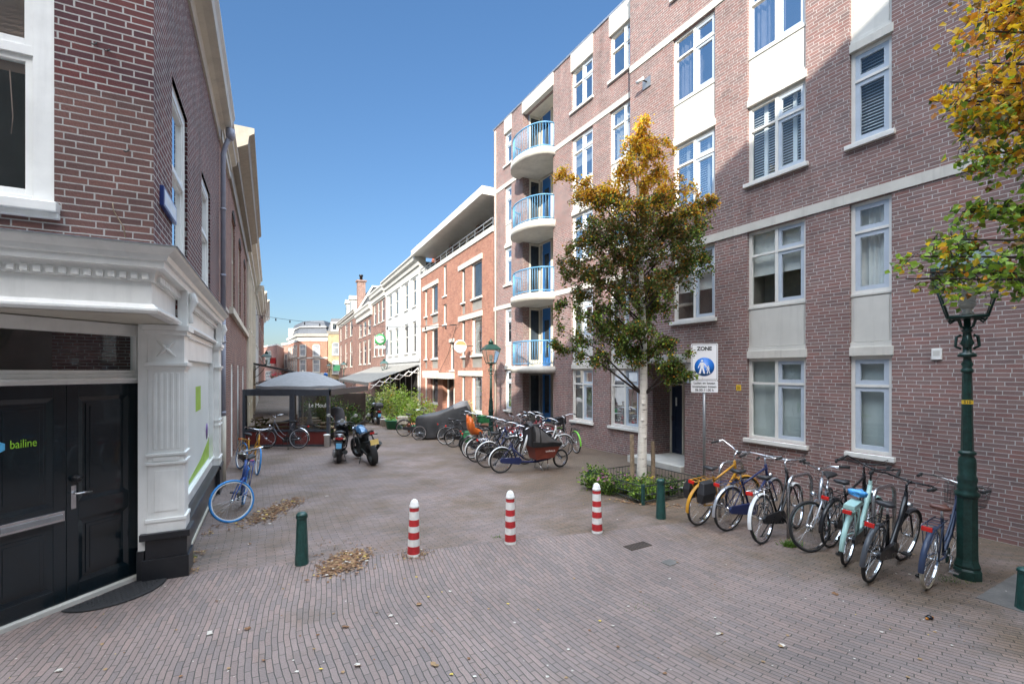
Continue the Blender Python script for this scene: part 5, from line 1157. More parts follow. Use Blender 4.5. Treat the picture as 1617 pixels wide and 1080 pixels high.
# the second birch stands just outside the picture and leans its branches in
tb2 = Vector((5.2, 3.55, 0))
def T2(u, v, rad, Y): return ((u-CU)/FPX*Y-tb2.x, Y-tb2.y, CAMH+(HV-v)/FPX*Y, rad)
L2 = [T2(1555, 50, .30, 3.5), T2(1500, 165, .16, 3.5), T2(1550, 100, .26, 3.5), T2(1520, 240, .14, 3.45), T2(1580, 10, .3, 3.5), T2(1600, 110, .34, 3.6), T2(1540, 20, .25, 3.6), T2(1500, 130, .17, 3.5), T2(1540, 150, .27, 3.5), T2(1590, 190, .3, 3.5), T2(1468, 160, .12, 3.5), T2(1530, 205, .18, 3.5), T2(1560, 240, .18, 3.45), T2(1610, 40, .35, 3.9), T2(1630, 240, .2, 3.6),
      T2(1550, 325, .10, 3.5), T2(1468, 378, .16, 3.45), T2(1440, 405, .15, 3.45), T2(1520, 335, .10, 3.5), T2(1575, 330, .10, 3.5), T2(1430, 440, .12, 3.4), T2(1460, 430, .15, 3.45), T2(1625, 392, .15, 3.6), T2(1630, 430, .10, 3.5), T2(1650, 420, .15, 3.5)]
L2 += [(.3+.25*(k % 4), -.6+.45*(k % 3), 3.3+.26*k, .34) for k in range(11)]
def tcol2(pt, rg):
    v = pt.z
    if v > 4.35: w_ = [.4, .05, .6, 7, 3.2, .5, .7]
    elif v > 3.95: w_ = [1.6, .3, 1.5, 3.8, 1.6, .3, 3.2]
    else: w_ = [3.5, .5, 1.4, 1.5, .5, .2, 6]
    return rg.choices(range(7), w_)[0]
birch(tb2, 'second birch whose yellow and green branches hang into the picture from the right', 6.2, [(1.2, 2.3)], L2, 9, .056, 26, tcol2, r0=.09, rise=.22, limb=.016)
# ------------------------------------------------------------------ small ground things
def flat(name, label, cat, u, v): p = gp(u, v); return empty(name, (p.x, p.y, p.z+.004), R(-5), label, cat)
p = gp(1007, 862); r = empty('drain_grate', (p.x, p.y, .003), R(30), 'rusty slotted drain grate set in the paving', 'drain')
m = MB(); m.box(-.25, .25, -.11, -.095, -.02, .006); m.box(-.25, .25, .095, .11, -.02, .006); m.box(-.25, -.235, -.095, .095, -.02, .006); m.box(.235, .25, -.095, .095, -.02, .006)
for k in range(9): x_ = -.215+.05*k; m.box(x_, x_+.024, -.095, .095, -.02, .005)
r.scale = (.75, .75, 1); m.build('grate', pm('rust', (.07, .05, .04), .8, .3, var=.4, sc=20), r); m = MB(); m.box(-.235, .235, -.095, .095, -.02, -.012+.013); m.build('pit', M_dark, r)
p = gp(1058, 888); m = MB(); m.M = Matrix.Translation((p.x, p.y, .003)) @ Matrix.Rotation(R(35), 4, 'Z'); m.box(-.09, .09, -.07, .07, -.02, .003); tag(m.build('valve_cover', MATS['slab_grey']), 'small square grey cover in the paving near the drain', 'cover')
p = gp(1467.5, 977); r = empty('lost_charm', (p.x, p.y, 0.0), .3, 'tiny dark toy lying on the paving with orange ends', 'toy'); m = MB(); m.lathe([(0, 0), (.026, .006), (.03, .02), (.016, .034), (0, .036)], 12); m.build('body', pm('black_plastic', (.008, .008, .012), .15), r); m = MB(); m.lathe([(0, -.05), (.012, -.04), (.012, -.025), (0, -.02)], 8, (0, 0, .01), axis='x'); m.lathe([(0, .02), (.012, .03), (.012, .045), (0, .055)], 8, (0, 0, .01), axis='x'); m.build('ends', LR, r)
# dead leaves
rg = random.Random(21)
litm = [pm('litter_brown', (.17, .085, .04), .8, var=.4, sc=9), pm('litter_tan', (.27, .17, .085), .8, var=.3, sc=9), pm('litter_yellow', (.50, .36, .07), .8), pm('litter_pale', (.50, .46, .40), .8)]
m = MB()
def lit(x, y, size, mi, lift=.006):
    a = rg.uniform(0, 6.28); pts = []
    for k in range(5): t_ = a+k*1.2566; q = size*rg.uniform(.35, .62); pts.append((x+math.cos(t_)*q, y+math.sin(t_)*q*.8, gz(y)+lift+rg.uniform(0, size*.22)))
    m.F([m.V(p_) for p_ in pts], mi)
def pile(u0, v0, u1, v1, wd, n, sz=.035):
    a, b = gp(u0, v0), gp(u1, v1)
    for i in range(n):
        t_ = rg.betavariate(1.5, 1.5); q = a.lerp(b, t_); lit(q.x+rg.gauss(0, wd), q.y+rg.gauss(0, wd*.9), sz*rg.uniform(.6, 1.5), rg.choices(range(4), (8, 3, .35, .25))[0], rg.uniform(.004, .02))
pile(520, 905, 565, 872, .11, 1100); pile(400, 825, 470, 788, .12, 800, .04); pile(560, 900, 530, 860, .22, 160, .025); pile(360, 835, 420, 815, .2, 160, .03); [pile(300+k*14, 905-k*30, 300+k*14, 900-k*30, .05, 40, .025) for k in range(4)]; pile(640, 880, 668, 872, .10, 300, .02); pile(310, 880, 300, 895, .02, 30, .03); pile(960, 790, 1080, 800, .10, 150, .04); pile(1230, 855, 1260, 852, .05, 40, .02)
m.build('heap', litm) and None
o = bpy.data.objects['heap']; o.name = 'fallen_leaves'; tag(o, 'heaps of dry brown leaves swept together on the paving', 'leaves', kind='stuff')
m = MB()
for i in range(330):
    u, v = rg.uniform(0, 1617), 700+380*rg.random()**.8; q = gp(u, v); lit(q.x, q.y, rg.choice((.014, .02, .02, .035)), rg.choices(range(4), (4, 4, 1.2, 4))[0])
for (u, v) in ((620, 972), (425, 768+60), (90, 1062), (388, 993), (330, 1000), (563, 1052), (545, 990), (515, 784), (660, 765+190), (1318, 938), (1135, 1000), (1235, 1020), (393, 860), (685, 1050)): q = gp(u, v); [lit(q.x+rg.uniform(-.02, .02), q.y+rg.uniform(-.02, .02), .055, rg.choice((0, 1, 3))) for _ in range(2)]
tag(m.build('scattered_leaves', litm), 'single fallen leaves and scraps strewn over the paving', 'leaves', kind='stuff')
# weeds in the joints
m = MB()
def weeds(u, v, wd, n, h=.04):
    c = gp(u, v)
    for i in range(n):
        x_, y_ = c.x+rg.gauss(0, wd), c.y+rg.gauss(0, wd*.6); a = rg.uniform(0, 6.28); q = Vector((math.cos(a)*h*.6, math.sin(a)*h*.6, h*rg.uniform(.3, 1))); b0 = Vector((x_, y_, gz(y_))); s_ = Vector((-math.sin(a), math.cos(a), 0))*h*.12
        m.F([m.V(b0-s_), m.V(b0+s_), m.V(b0+q)], 0)
weeds(1250, 862, .05, 160, .10); weeds(1020, 960, .12, 60, .02); weeds(1500, 915, .12, 200, .02); weeds(785, 848, .04, 40, .03); [weeds(u_, v_, .12, 50, .014) for u_, v_ in ((653, 879), (806, 859), (943, 842), (476, 892), (1043, 820))]; weeds(1255, 930, .5, 60, .015); weeds(305, 880, .02, 30, .05)
for k in range(60): t_ = k/60; u = 1130+t_*480; weeds(u, 740+t_*122, .03, 3, .03)
tag(m.build('weeds', [LG]), 'small weeds and moss growing in the paving joints', 'weeds', kind='stuff')
# ------------------------------------------------------------------ bicycles
C_silver = pm('silver_paint', (.50, .52, .56), .3, .7, var=.05); C_black = pm('bike_black', (.012, .012, .014), .28, var=.15); C_navy = pm('bike_navy', (.02, .03, .10), .3, var=.1)
C_mint = pm('bike_mint', (.34, .52, .48), .35, var=.05); C_yel = pm('bike_yellow', (.50, .24, .02), .35, var=.08); C_slate = pm('bike_slate', (.03, .045, .09), .35, var=.1); C_blue = pm('bike_blue', (.02, .07, .28), .3, var=.08)
C_wht = pm('bike_white', (.70, .71, .70), .35, var=.05); C_cream = pm('tyre_cream', (.48, .43, .34), .7, var=.15); C_tblue = pm('tyre_blue', (.03, .22, .55), .6, var=.06); C_redl = pm('reflector_red', (.55, .015, .01), .2, var=.1); C_sad = pm('saddle_black', (.02, .02, .022), .5, var=.2); C_brown = pm('saddle_brown', (.12, .045, .03), .45, var=.15)
C_lime = pm('mudguard_lime', (.20, .62, .06), .35, var=.05); C_red = pm('bike_red', (.22, .02, .03), .35); C_orange = pm('seat_orange', (.60, .13, .02), .4, var=.05); C_grn = pm('pannier_green', (.02, .16, .05), .6); C_grip = pm('grip_black', (.02, .02, .02), .7)
WC = {}
def wheel_meshes(Rw, tyre, rimm, tw):
    k = (round(Rw, 3), tyre.name, rimm.name, tw)
    if k in WC: return WC[k]
    rt = tw; m = MB(); n = 36
    rings = []
    for i in range(n): a = 2*math.pi*i/n; rings.append((math.cos(a), math.sin(a)))
    m.tube([((Rw-rt)*c, 0, (Rw-rt)*s) for c, s in rings], rt, 7, closed=True); tm = m.mesh('tyre', tyre)
    m = MB(); rr = Rw-2*rt+.002
    for (r0, r1) in ((rr+.004, rr-.012),):
        for i in range(n):
            c0, s0 = rings[i]; c1, s1 = rings[(i+1) % n]; w_ = .011
            for (ra, ya), (rb, yb) in (((r0, -w_), (r1, -w_)), ((r1, -w_), (r1, w_)), ((r1, w_), (r0, w_))):
                m.F([m.V((ra*c0, ya, ra*s0)), m.V((rb*c0, yb, rb*s0)), m.V((rb*c1, yb, rb*s1)), m.V((ra*c1, ya, ra*s1))], 0, True)
    ns_ = 28
    for i in range(ns_):
        a = 2*math.pi*i/ns_; hb = a+(.55 if (i//2) % 2 else -.55); y = .026 if i % 2 else -.026
        m.tube([(.022*math.cos(hb), y, .022*math.sin(hb)), ((rr-.008)*math.cos(a), 0, (rr-.008)*math.sin(a))], .0016, 3, 1, cap=False)
    m.lathe([(.0, -.048), (.008, -.048), (.012, -.034), (.026, -.03), (.026, -.024), (.016, -.02), (.016, .02), (.026, .024), (.026, .03), (.012, .034), (.008, .048), (0, .048)], 12, m=1, axis='y')
    wm = m.mesh('wheel', [rimm, M_chrome]); WC[k] = (wm, tm); return WC[k]
def add_wheel(r, pos, Rw, tyre, rimm, rotz=0, tw=.019, name='wheel'):
    wm, tm = wheel_meshes(Rw, tyre, rimm, tw)
    w_ = bpy.data.objects.new(name, wm); COL.objects.link(w_); w_.parent = r; w_.location = pos
    w_.rotation_euler = (0, rnd.uniform(0, 6), rotz) if not isinstance(rotz, Matrix) else (rotz @ Matrix.Rotation(rnd.uniform(0, 6), 4, 'Y')).to_euler()
    t_ = bpy.data.objects.new('tyre', tm); COL.objects.link(t_); t_.parent = w_; return w_
def bike(p, head, label, frame=C_black, tyre=M_rubber, rim=M_chrome, fender=None, lean=0, steer=0, style='step', saddle=C_sad, rack=True, basket=None, case=C_black, bars=M_chrome, sc=1.0, light=True, crates=None, seat=None, stand=True, group='parked bicycles', hb=.0, rearlight=True, fork=None, cover=None, name='bicycle', battery=False, bag=None, child=None):
    """p: where the rear wheel touches the ground; head: heading in degrees"""
    fender = fender or frame; r = empty(name, p, 0, label, 'bicycle', group)
    r.rotation_euler = (R(lean), 0, R(head)); r.rotation_mode = 'XYZ'; r.scale = (sc,)*3
    Rw = .335; WB_ = 1.07; rh = Vector((0, 0, Rw)); bb = Vector((.46, 0, .29)); st = Vector((.27, 0, .70)); ht = Vector((.80, 0, .93)); hbm = Vector((.865, 0, .70)); fh = Vector((WB_, 0, Rw))
    ax = (ht-hbm).normalized(); SM = Matrix.Translation(hbm) @ Matrix.Rotation(R(steer), 4, ax) @ Matrix.Translation(-hbm)
    m = MB(); tr = .016
    m.tube([bb, st, st+(st-bb).normalized()*.06], tr, 8); m.tube([ht+ax*.01, hbm-ax*.02], .021, 8)
    if style == 'step':                                 # step-through: two low curved tubes
        m.tube([hbm+Vector((-.01, 0, .03)), Vector((.72, 0, .47)), bb+Vector((.06, 0, .03)), bb], .019, 8); m.tube([ht-ax*.04, Vector((.66, 0, .62)), Vector((.50, 0, .46)), bb.lerp(st, .35)], .013, 8)
    elif style == 'single': m.tube([ht-ax*.06, Vector((.74, 0, .62)), bb+Vector((.10, 0, .05)), bb], .028, 8)
    elif style == 'dia': m.tube([hbm+Vector((-.01, 0, .03)), bb], .019, 8); m.tube([ht-ax*.05, st+Vector((0, 0, -.02))], .016, 8)
    elif style == 'swan': m.tube([hbm, Vector((.78, 0, .54)), Vector((.62, 0, .36)), bb], .017, 8); m.tube([ht-ax*.05, Vector((.74, 0, .68)), Vector((.60, 0, .48)), bb+Vector((.02, 0, .06))], .014, 8)
    for s_ in (-1, 1):
        m.tube([bb+Vector((0, s_*.02, 0)), bb+Vector((-.12, s_*.05, .01)), rh+Vector((0, s_*.058, 0))], .010, 6); m.tube([st+Vector((0, s_*.015, -.03)), rh+Vector((0, s_*.058, 0))], .008, 6)
    m.lathe([(.022, -.035), (.022, .035)], 10, bb, axis='y'); m.build('frame', frame, r)
    add_wheel(r, rh, Rw, tyre, rim, name='rear_wheel')
    fw = (SM @ Matrix.Translation(fh)).to_translation(); Rm = Matrix.Rotation(R(steer), 4, ax); add_wheel(r, fw, Rw, tyre, rim, Rm, name='front_wheel')
    m = MB(); m.M = SM
    for s_ in (-1, 1): m.tube([hbm-ax*.03+Vector((0, s_*.03, 0)), hbm-ax*.06+Vector((.01, s_*.055, 0)), fh+Vector((-.06, s_*.058, .12)), fh+Vector((0, s_*.058, 0))], [.013, .012, .010, .008], 6)
    m.box(hbm.x-.02, hbm.x+.03, -.045, .045, hbm.z-.06, hbm.z-.03); m.build('fork', fork or frame, r)
    # mudguards
    def guard(m, c, a0, a1, rad, n=16):
        rings = []
        for i in range(n+1):
            a = R(a0+(a1-a0)*i/n); ca, sa_ = math.cos(a), math.sin(a); rings.append([(c.x+(rad-.012)*ca, -.027, c.z+(rad-.012)*sa_), (c.x+rad*ca, -.018, c.z+rad*sa_), (c.x+(rad+.004)*ca, 0, c.z+(rad+.004)*sa_), (c.x+rad*ca, .018, c.z+rad*sa_), (c.x+(rad-.012)*ca, .027, c.z+(rad-.012)*sa_)])
        m.loft(rings, cap=False, close=False)
        for aa in (a0+(a1-a0)*.75,): 
            q = c+Vector((math.cos(R(aa))*rad, 0, math.sin(R(aa))*rad))
            for s_ in (-1, 1): m.tube([q+Vector((0, s_*.025, 0)), c+Vector((0, s_*.05, 0))], .0022, 3)
    if fender != 'none':
        m = MB(); guard(m, rh, 60, 192, Rw+.020); m.build('rear_mudguard', fender, r)
        m = MB(); m.M = SM; guard(m, fh, 118, -8 if False else 20, Rw+.020); m.build('front_mudguard', fender, r)
    # bars
    m = MB(); m.M = SM; top = ht+ax*.07
    if hb == 0: pts = [(-.26, -.29, .10), (-.14, -.31, .11), (.0, -.24, .10), (.09, -.10, .07), (.07, 0, .06), (.09, .10, .07), (.0, .24, .10), (-.14, .31, .11), (-.26, .29, .10)]
    elif hb == 1: pts = [(-.10, -.31, .12), (.0, -.28, .13), (.05, -.16, .12), (.05, 0, .07), (.05, .16, .12), (.0, .28, .13), (-.10, .31, .12)]
    else: pts = [(-.20, -.33, .14), (-.02, -.30, .20), (.05, -.14, .13), (.03, 0, .10), (.05, .14, .13), (-.02, .30, .20), (-.20, .33, .14)]
    pts = [top+Vector(q) for q in pts]; m.tube(pts, .0115, 7); m.tube([ht, ht+ax*.10, pts[len(pts)//2]], .013, 8); m.lathe([(.02, -.02), (.02, .02)], 10, pts[len(pts)//2], axis='y')
    for e in (0, -1):
        a = pts[e]; b_ = pts[1 if e == 0 else -2]; d = (b_-a).normalized(); m.tube([a+d*.15+Vector((.03, 0, -.01)), a+d*.04+Vector((.05, 0, -.03))], .005, 4)
    h_ = m.build('handlebar', bars, r)
    m = MB(); m.M = SM
    for e in (0, -1):
        a = pts[e]; b_ = pts[1 if e == 0 else -2]; d = (b_-a).normalized(); m.tube([a-d*.01, a+d*.12], .018, 8)
    m.build('grips', C_grip if not isinstance(saddle, tuple) else saddle, h_)
    m = MB(); m.M = SM
    for s_ in (-1, 1): m.tube([pts[2 if s_ < 0 else -3], pts[2 if s_ < 0 else -3]+Vector((.10, -s_*-.02, .06)), top+Vector((.12, s_*.04, .0)), ht+Vector((.02, s_*.015, -.08)), hbm+Vector((.03, s_*.03, -.05))], .003, 4)
    m.build('brake_cable', C_grip, h_)
    # saddle
    sp_ = st+(st-bb).normalized()*.16; m = MB(); m.tube([st, sp_], .0125, 7); m.build('seat_post', M_chrome, r)
    m = MB(); c = sp_+Vector((-.01, 0, .035)); rings = []
    for x_, w_, z_, t_ in ((-.135, .035, .015, .02), (-.12, .085, .025, .035), (-.07, .10, .02, .04), (0, .06, .008, .035), (.07, .03, .005, .03), (.13, .02, .004, .022), (.145, .01, .0, .012)):
        rings.append([(c.x+x_, w_*math.cos(a)*(1), c.z+z_+(t_*math.sin(a)*(.7 if math.sin(a) > 0 else 1.0))) for a in [2*math.pi*k/12 for k in range(12)]])
    m.loft(rings); sd_ = m.build('saddle', saddle, r)
    if cover: m = MB(); m.loft([[(q[0], q[1]*1.08, q[2]+.006 if q[2] > c.z else q[2]-.02) for q in ring_] for ring_ in rings]); m.build('saddle_cover', cover, sd_)
    # drive train
    m = MB()
    if case:
        rings = []; 
        n = 10; pts_ = []
        for k in range(n+1): a = R(-90+180*k/n); pts_.append((bb.x+.02+.095*math.cos(a), bb.z+.095*math.sin(a)))
        for k in range(n+1): a = R(90+180*k/n); pts_.append((rh.x-.0+.055*math.cos(a), rh.z+.055*math.sin(a)))
        m.prism(pts_, -.068, -.034, 'y'); m.prism([(bb.x+(a-bb.x)*.9+.0, b2) for a, b2 in pts_[:3]], -.07, -.068, 'y'); m.build('chain_case', case, r, .005)
    else:
        m.lathe([(.092, -.046), (.092, -.042)], 24, bb, axis='y'); m.tube([(bb.x, -.044, bb.z+.088), (rh.x, -.044, rh.z+.03)], .004, 4); m.tube([(bb.x, -.044, bb.z-.088), (rh.x, -.044, rh.z-.03)], .004, 4); m.build('chain_wheel', M_steel, r)
    m = MB(); ca = rnd.uniform(0, 6.28); cv = Vector((math.cos(ca), 0, math.sin(ca)))*.165
    if bb.z-abs(cv.z) < .14: pass
    m.tube([bb+Vector((0, -.085, 0)), bb+Vector((0, .07, 0))], .01, 6)
    for s_ in (-1, 1):
        e = bb+cv*s_+Vector((0, s_*.085, 0)); m.tube([bb+Vector((0, s_*.08, 0)), e], .009, 6); m.box(e.x-.045, e.x+.045, min(e.y+s_*.01, e.y+s_*.09), max(e.y+s_*.01, e.y+s_*.09), e.z-.010, e.z+.012)
    m.build('crank', M_steel if case is None else C_grip, r)
    rz_ = .0
    if rack:
        m = MB(); z_ = Rw*2+.075
        for s_ in (-1, 1): m.tube([(.22, s_*.055, z_+.01), (-.28, s_*.06, z_)], .006, 5); m.tube([(-.22, s_*.06, z_), (0, s_*.062, Rw)], .005, 5); m.tube([(-.02, s_*.06, z_), (0, s_*.062, Rw)], .005, 5)
        for k in range(5): x_ = .2-.115*k; m.tube([(x_, -.055, z_), (x_, .055, z_)], .005, 4)
        m.tube([(-.28, -.06, z_), (-.28, .06, z_)], .006, 4); ro = m.build('rack', frame if fender is not C_wht else M_chrome, r)
        if rearlight: m = MB(); m.box(-.315, -.288, -.045, .045, z_-.035, z_+.012); m.build('rear_light', C_redl, r, .004)
        if battery: m = MB(); m.box(-.24, .14, -.06, .06, z_+.006, z_+.06); m.build('battery', frame, ro, .008)
        rz_ = z_
    elif rearlight: m = MB(); q = rh+Vector((math.cos(R(170)), 0, math.sin(R(170))))*(Rw+.03); m.lathe([(0, -.022), (.02, -.022), (.022, 0), (0, .006)], 10, q, axis='x'); m.build('rear_light', C_redl, r)
    if light: m = MB(); m.M = SM; m.lathe([(0, -.03), (.02, -.03), (.038, .02), (.036, .03), (0, .03)], 12, (hbm.x+.09, 0, hbm.z+.05), axis='x'); m.tube([(hbm.x+.01, 0, hbm.z), (hbm.x+.07, 0, hbm.z+.04)], .006, 4); m.build('headlamp', M_chrome, r)
    if stand: m = MB(); m.tube([(bb.x-.10, .04, bb.z-.02), (bb.x-.19, .15, .012)], .009, 6); m.box(bb.x-.22, bb.x-.16, .13, .17, 0, .014); m.build('kickstand', C_grip, r)
    if basket:
        m = MB(); m.M = SM; x0, x1, z0, z1 = .92, 1.20, .78, 1.02; 
        if basket == 'wire':
            n = 9
            for z_ in (z0, (z0+z1)/2, z1): f = 1 if z_ > z0 else .85; m.tube([(x0, -.17*f, z_), (x1, -.17*f, z_), (x1, .17*f, z_), (x0, .17*f, z_)], .004, 4, closed=True)
            for k in range(12):
                t_ = -.17+.34*k/11; 
                for xx in (x0, x1): m.tube([(xx, t_, z1), (xx, t_*.85, z0)], .0022, 3)
                m.tube([(x0, t_*.85, z0), (x1, t_*.85, z0)], .0022, 3)
            for k in range(9):
                t_ = x0+(x1-x0)*k/8
                for s_ in (-1, 1): m.tube([(t_, s_*.17, z1), (t_, s_*.145, z0)], .0022, 3)
            m.build('basket', C_sad, r)
        else:
            m.box(x0, x1, -.17, -.16, z0, z1); m.box(x0, x1, .16, .17, z0, z1); m.box(x0, x0+.01, -.16, .16, z0, z1); m.box(x1-.01, x1, -.16, .16, z0, z1); m.box(x0, x1, -.16, .16, z0, z0+.01)
            for z_ in (z0+.04, z0+.1, z0+.16, z1-.02): m.box(x0-.006, x1+.006, -.176, .176, z_, z_+.018)
            m.build('crate', basket, r, .004)
    if seat:                                            # child seat on the carrier
        m = MB(); z_ = rz_+.02; rings = []
        for x_, zt_, zb_, w_ in ((-.30, z_+.48, z_+.34, .09), (-.27, z_+.54, z_+.18, .14), (-.19, z_+.46, z_+.04, .16), (-.12, z_+.20, z_+.03, .15), (.05, z_+.14, z_+.02, .14), (.10, z_+.11, z_+.05, .12)): rings.append([(x_, -w_, zb_), (x_, -w_*1.02, zt_), (x_+.02, -w_*.7, zt_-.01), (x_+.05, 0, zb_+.03), (x_+.02, w_*.7, zt_-.01), (x_, w_*1.02, zt_), (x_, w_, zb_), (x_, 0, zb_-.03)])
        m.loft(rings); s2 = m.build('child_seat', seat, r); m = MB(); [m.tube([(.02, s_*.15, z_+.1), (.06, s_*.16, z_-.15), (.09, s_*.15, z_-.33), (.14, s_*.12, z_-.35)], [.03, .03, .03, .02], 6) for s_ in (-1, 1)]; m.build('foot_rest', C_grip, s2)
    if bag:
        for s_ in (-1, 1):
            m = MB(); z_ = rz_; rings = [[(-.20, s_*.07, z_), (.06, s_*.07, z_), (.06, s_*.15, z_-.02), (-.20, s_*.15, z_-.02)], [(-.24, s_*.065, z_-.17), (.08, s_*.065, z_-.17), (.08, s_*.19, z_-.17), (-.24, s_*.19, z_-.17)], [(-.22, s_*.07, z_-.32), (.05, s_*.07, z_-.32), (.05, s_*.16, z_-.32), (-.22, s_*.16, z_-.32)]]
            m.loft(rings, sm=False); m.build('pannier', bag, r, .01)
    return r
def bk(u, v, head, label, **kw): return bike(gp(u, v), head, label, **kw)
G_R = 'bicycles parked against the wall on the right'
bk(1104, 829, 33, 'yellow bicycle with black panniers, leftmost of the row by the right wall', frame=C_yel, fender=C_yel, bag=C_sad, lean=6, steer=-18, style='dia', hb=2, group=G_R, case=None, saddle=C_sad)
bk(1150, 838, 27, 'dark blue city bicycle with silver down tube next to the yellow one', frame=C_navy, fender=C_silver, lean=3, steer=10, style='dia', group=G_R, case=C_navy, hb=0, bars=C_silver)
bk(1205, 858, 36, 'black ladies bicycle with pale rear mudguard beside the steel hoop', frame=C_black, fender=C_wht, lean=-3, steer=6, style='swan', group=G_R, bars=M_chrome)
f4 = gp(1283, 872); hd4 = 228; R4 = f4-Vector((math.cos(R(hd4)), math.sin(R(hd4)), 0))*1.07
bike(R4, hd4, 'silver bicycle turned round with its front wheel towards the street', frame=C_silver, fender='none', lean=-4, steer=-36, style='dia', group=G_R, hb=1, stand=False, bars=M_chrome, rack=False, case=None, fork=C_silver)
bk(1336, 891, 42, 'mint green bicycle with a blue plastic cover on its saddle', frame=C_mint, fender=C_mint, lean=6, steer=-10, style='single', group=G_R, battery=True, cover=pm('blue_plastic', (.08, .35, .75), .35, var=.15, sc=30), bars=C_black, hb=2)
bk(1374, 918, 35, 'matt black electric bicycle with thick down tube, between the mint and the slate blue ones', frame=C_black, fender=pm('grey_guard', (.06, .065, .075), .4), lean=7, steer=-6, style='single', group=G_R, bars=C_black, hb=0, rim=M_chrome)
bk(1465, 928.5, 35, 'slate blue bicycle with wire basket, brown saddle and cream tyres beside the lantern post', frame=C_slate, tyre=C_cream, fender=C_slate, lean=5, steer=-8, style='step', group=G_R, basket='wire', saddle=C_brown, hb=0, case=None)
# another black one behind, close to the wall
bike(Vector((4.35, 6.35, 0)), 32, 'plain black bicycle standing half hidden between the silver and the mint ones', lean=5, steer=14, style='dia', group=G_R, bars=C_black)
def hoop(p, head, label, h=.88, L=.62):
    r = empty('bicycle_hoop', p, R(head), label, 'bicycle rack', 'steel bicycle hoops'); m = MB(); pts = [(0, 0, -.02), (0, 0, h-.14)]+[(.14-.14*math.cos(R(a)), 0, h-.14+.14*math.sin(R(a))) for a in (20, 45, 70, 90)]+[(L-.14+.14*math.sin(R(a)), 0, h-.14+.14*math.cos(R(a))) for a in (0, 20, 45, 70)]+[(L, 0, h-.14), (L, 0, -.02)]
    m.tube(pts, .024, 10); m.build('tube', M_steel, r)
hoop(gp(1245, 851), 31, 'steel bicycle hoop between the black ladies bicycle and the silver one')
hoop(Vector((3.42, 7.66, 0)), 31, 'steel bicycle hoop behind the dark blue city bicycle')
hoop(Vector((4.62, 5.95, 0)), 31, 'steel bicycle hoop behind the black electric bicycle')
# left wall
f = gp(372, 821); hd = -66; R_ = f-Vector((math.cos(R(hd)), math.sin(R(hd)), 0))*.98; R_.z = gz(R_.y)
bike(R_, hd, 'blue bicycle with bright blue tyres leaning on the corner building, front wheel turned out', frame=C_blue, tyre=C_tblue, rim=C_wht, fender='none', lean=-8, steer=-66, style='step', group='bicycles leaning on the left wall', hb=0, rack=True, stand=False, light=False)
f = gp(405, 749); hd = -40; R_ = f-Vector((math.cos(R(hd)), math.sin(R(hd)), 0))*1.05; R_.z = gz(R_.y)
bike(R_, hd, 'yellow bicycle with one bright blue tyre leaning on the brick wall on the left', frame=C_yel, tyre=C_tblue, rim=C_wht, fender='none', lean=-10, steer=-14, style='step', group='bicycles leaning on the left wall', hb=0, stand=True, light=False)
# before the terrace
bike(gp(471.5, 708.5), 180, 'grey black bicycle parked along the red terrace panel', frame=pm('bike_grey', (.10, .10, .11), .35, .4), fender=M_chrome, lean=3, steer=4, style='step', group='bicycles by the terrace', rim=C_silver, case=C_sad)
# middle crowd
G_M = 'bicycles crowded round the mid street lantern'
bike(gp(638, 689), -6, 'dark red bicycle with a wicker rear bag standing apart left of the covered one', frame=pm('bike_maroon', (.06, .01, .015), .35), fender=C_sad, lean=-2, steer=-14, style='swan', group=G_M, case=C_sad)
bk(704.5, 702, 16, 'black gents bicycle with pale rear mudguard tip just right of the covered one', frame=C_black, lean=3, steer=-12, style='dia', group=G_M, fender=C_sad, rim=C_wht)
crowd = [(-1.95, 15.6, 24, dict(frame=C_black, style='step', basket=C_grn), 'black bicycle with a green front crate in the mid street crowd'),
 (-1.27, 14.0, 22, dict(frame=C_sad, style='dia', bag=C_grn), 'black bicycle with green panniers in the mid street crowd'),
 (-1.15, 13.35, 27, dict(frame=C_black, style='swan', rim=C_wht), 'black bicycle in the crowd just behind the orange child seat'),
 (-.95, 12.75, 24, dict(frame=C_navy, style='step', seat=C_orange, fender=C_wht, rearlight=False), 'dark bicycle carrying an orange child seat'),
 (-.62, 11.95, 25, dict(frame=C_black, style='step', fender=C_wht), 'black bicycle with white mudguards next to the cargo bicycle'),
 (.05, 14.7, 28, dict(frame=C_red, style='dia', hb=2), 'red framed bicycle deep in the mid street crowd'),
 (.25, 13.9, 30, dict(frame=C_silver, style='step', fender=C_silver), 'silver bicycle deep in the mid street crowd'),
 (.50, 13.1, 26, dict(frame=C_wht, style='swan', fender=C_wht), 'white bicycle deep in the mid street crowd, behind the cargo hood'),
 (-.25, 15.6, 24, dict(frame=C_black, style='dia', hb=1), 'black bicycle with straight bars beside the foot of the mid street lantern'),
 (.30, 15.9, 30, dict(frame=pm('bike_rose', (.32, .10, .12), .4), style='step'), 'rose coloured bicycle behind the mid street lantern'),
 (.75, 15.1, 208, dict(frame=C_black, style='dia', hb=2), 'black bicycle facing the street by the brick wall in the crowd'),
 (1.0, 14.3, 205, dict(frame=C_slate, style='step', hb=2), 'slate grey bicycle facing the street near the brick wall, left of the lime one')]
for i, (x, y, hd, kw, lb) in enumerate(crowd): bike(Vector((x, y, gz(y))), hd+rnd.uniform(-3, 3), lb, lean=rnd.uniform(1, 5), steer=rnd.uniform(-22, 16), group=G_M, **kw)
bike(Vector((1.98, 14.35, gz(14.4))), 108, 'black bicycle with lime green mudguards and a black crate against the brick wall', frame=C_black, fender=C_lime, lean=-3, steer=12, style='swan', basket=C_sad, group=G_M, rearlight=False, case=None, rim=C_silver)
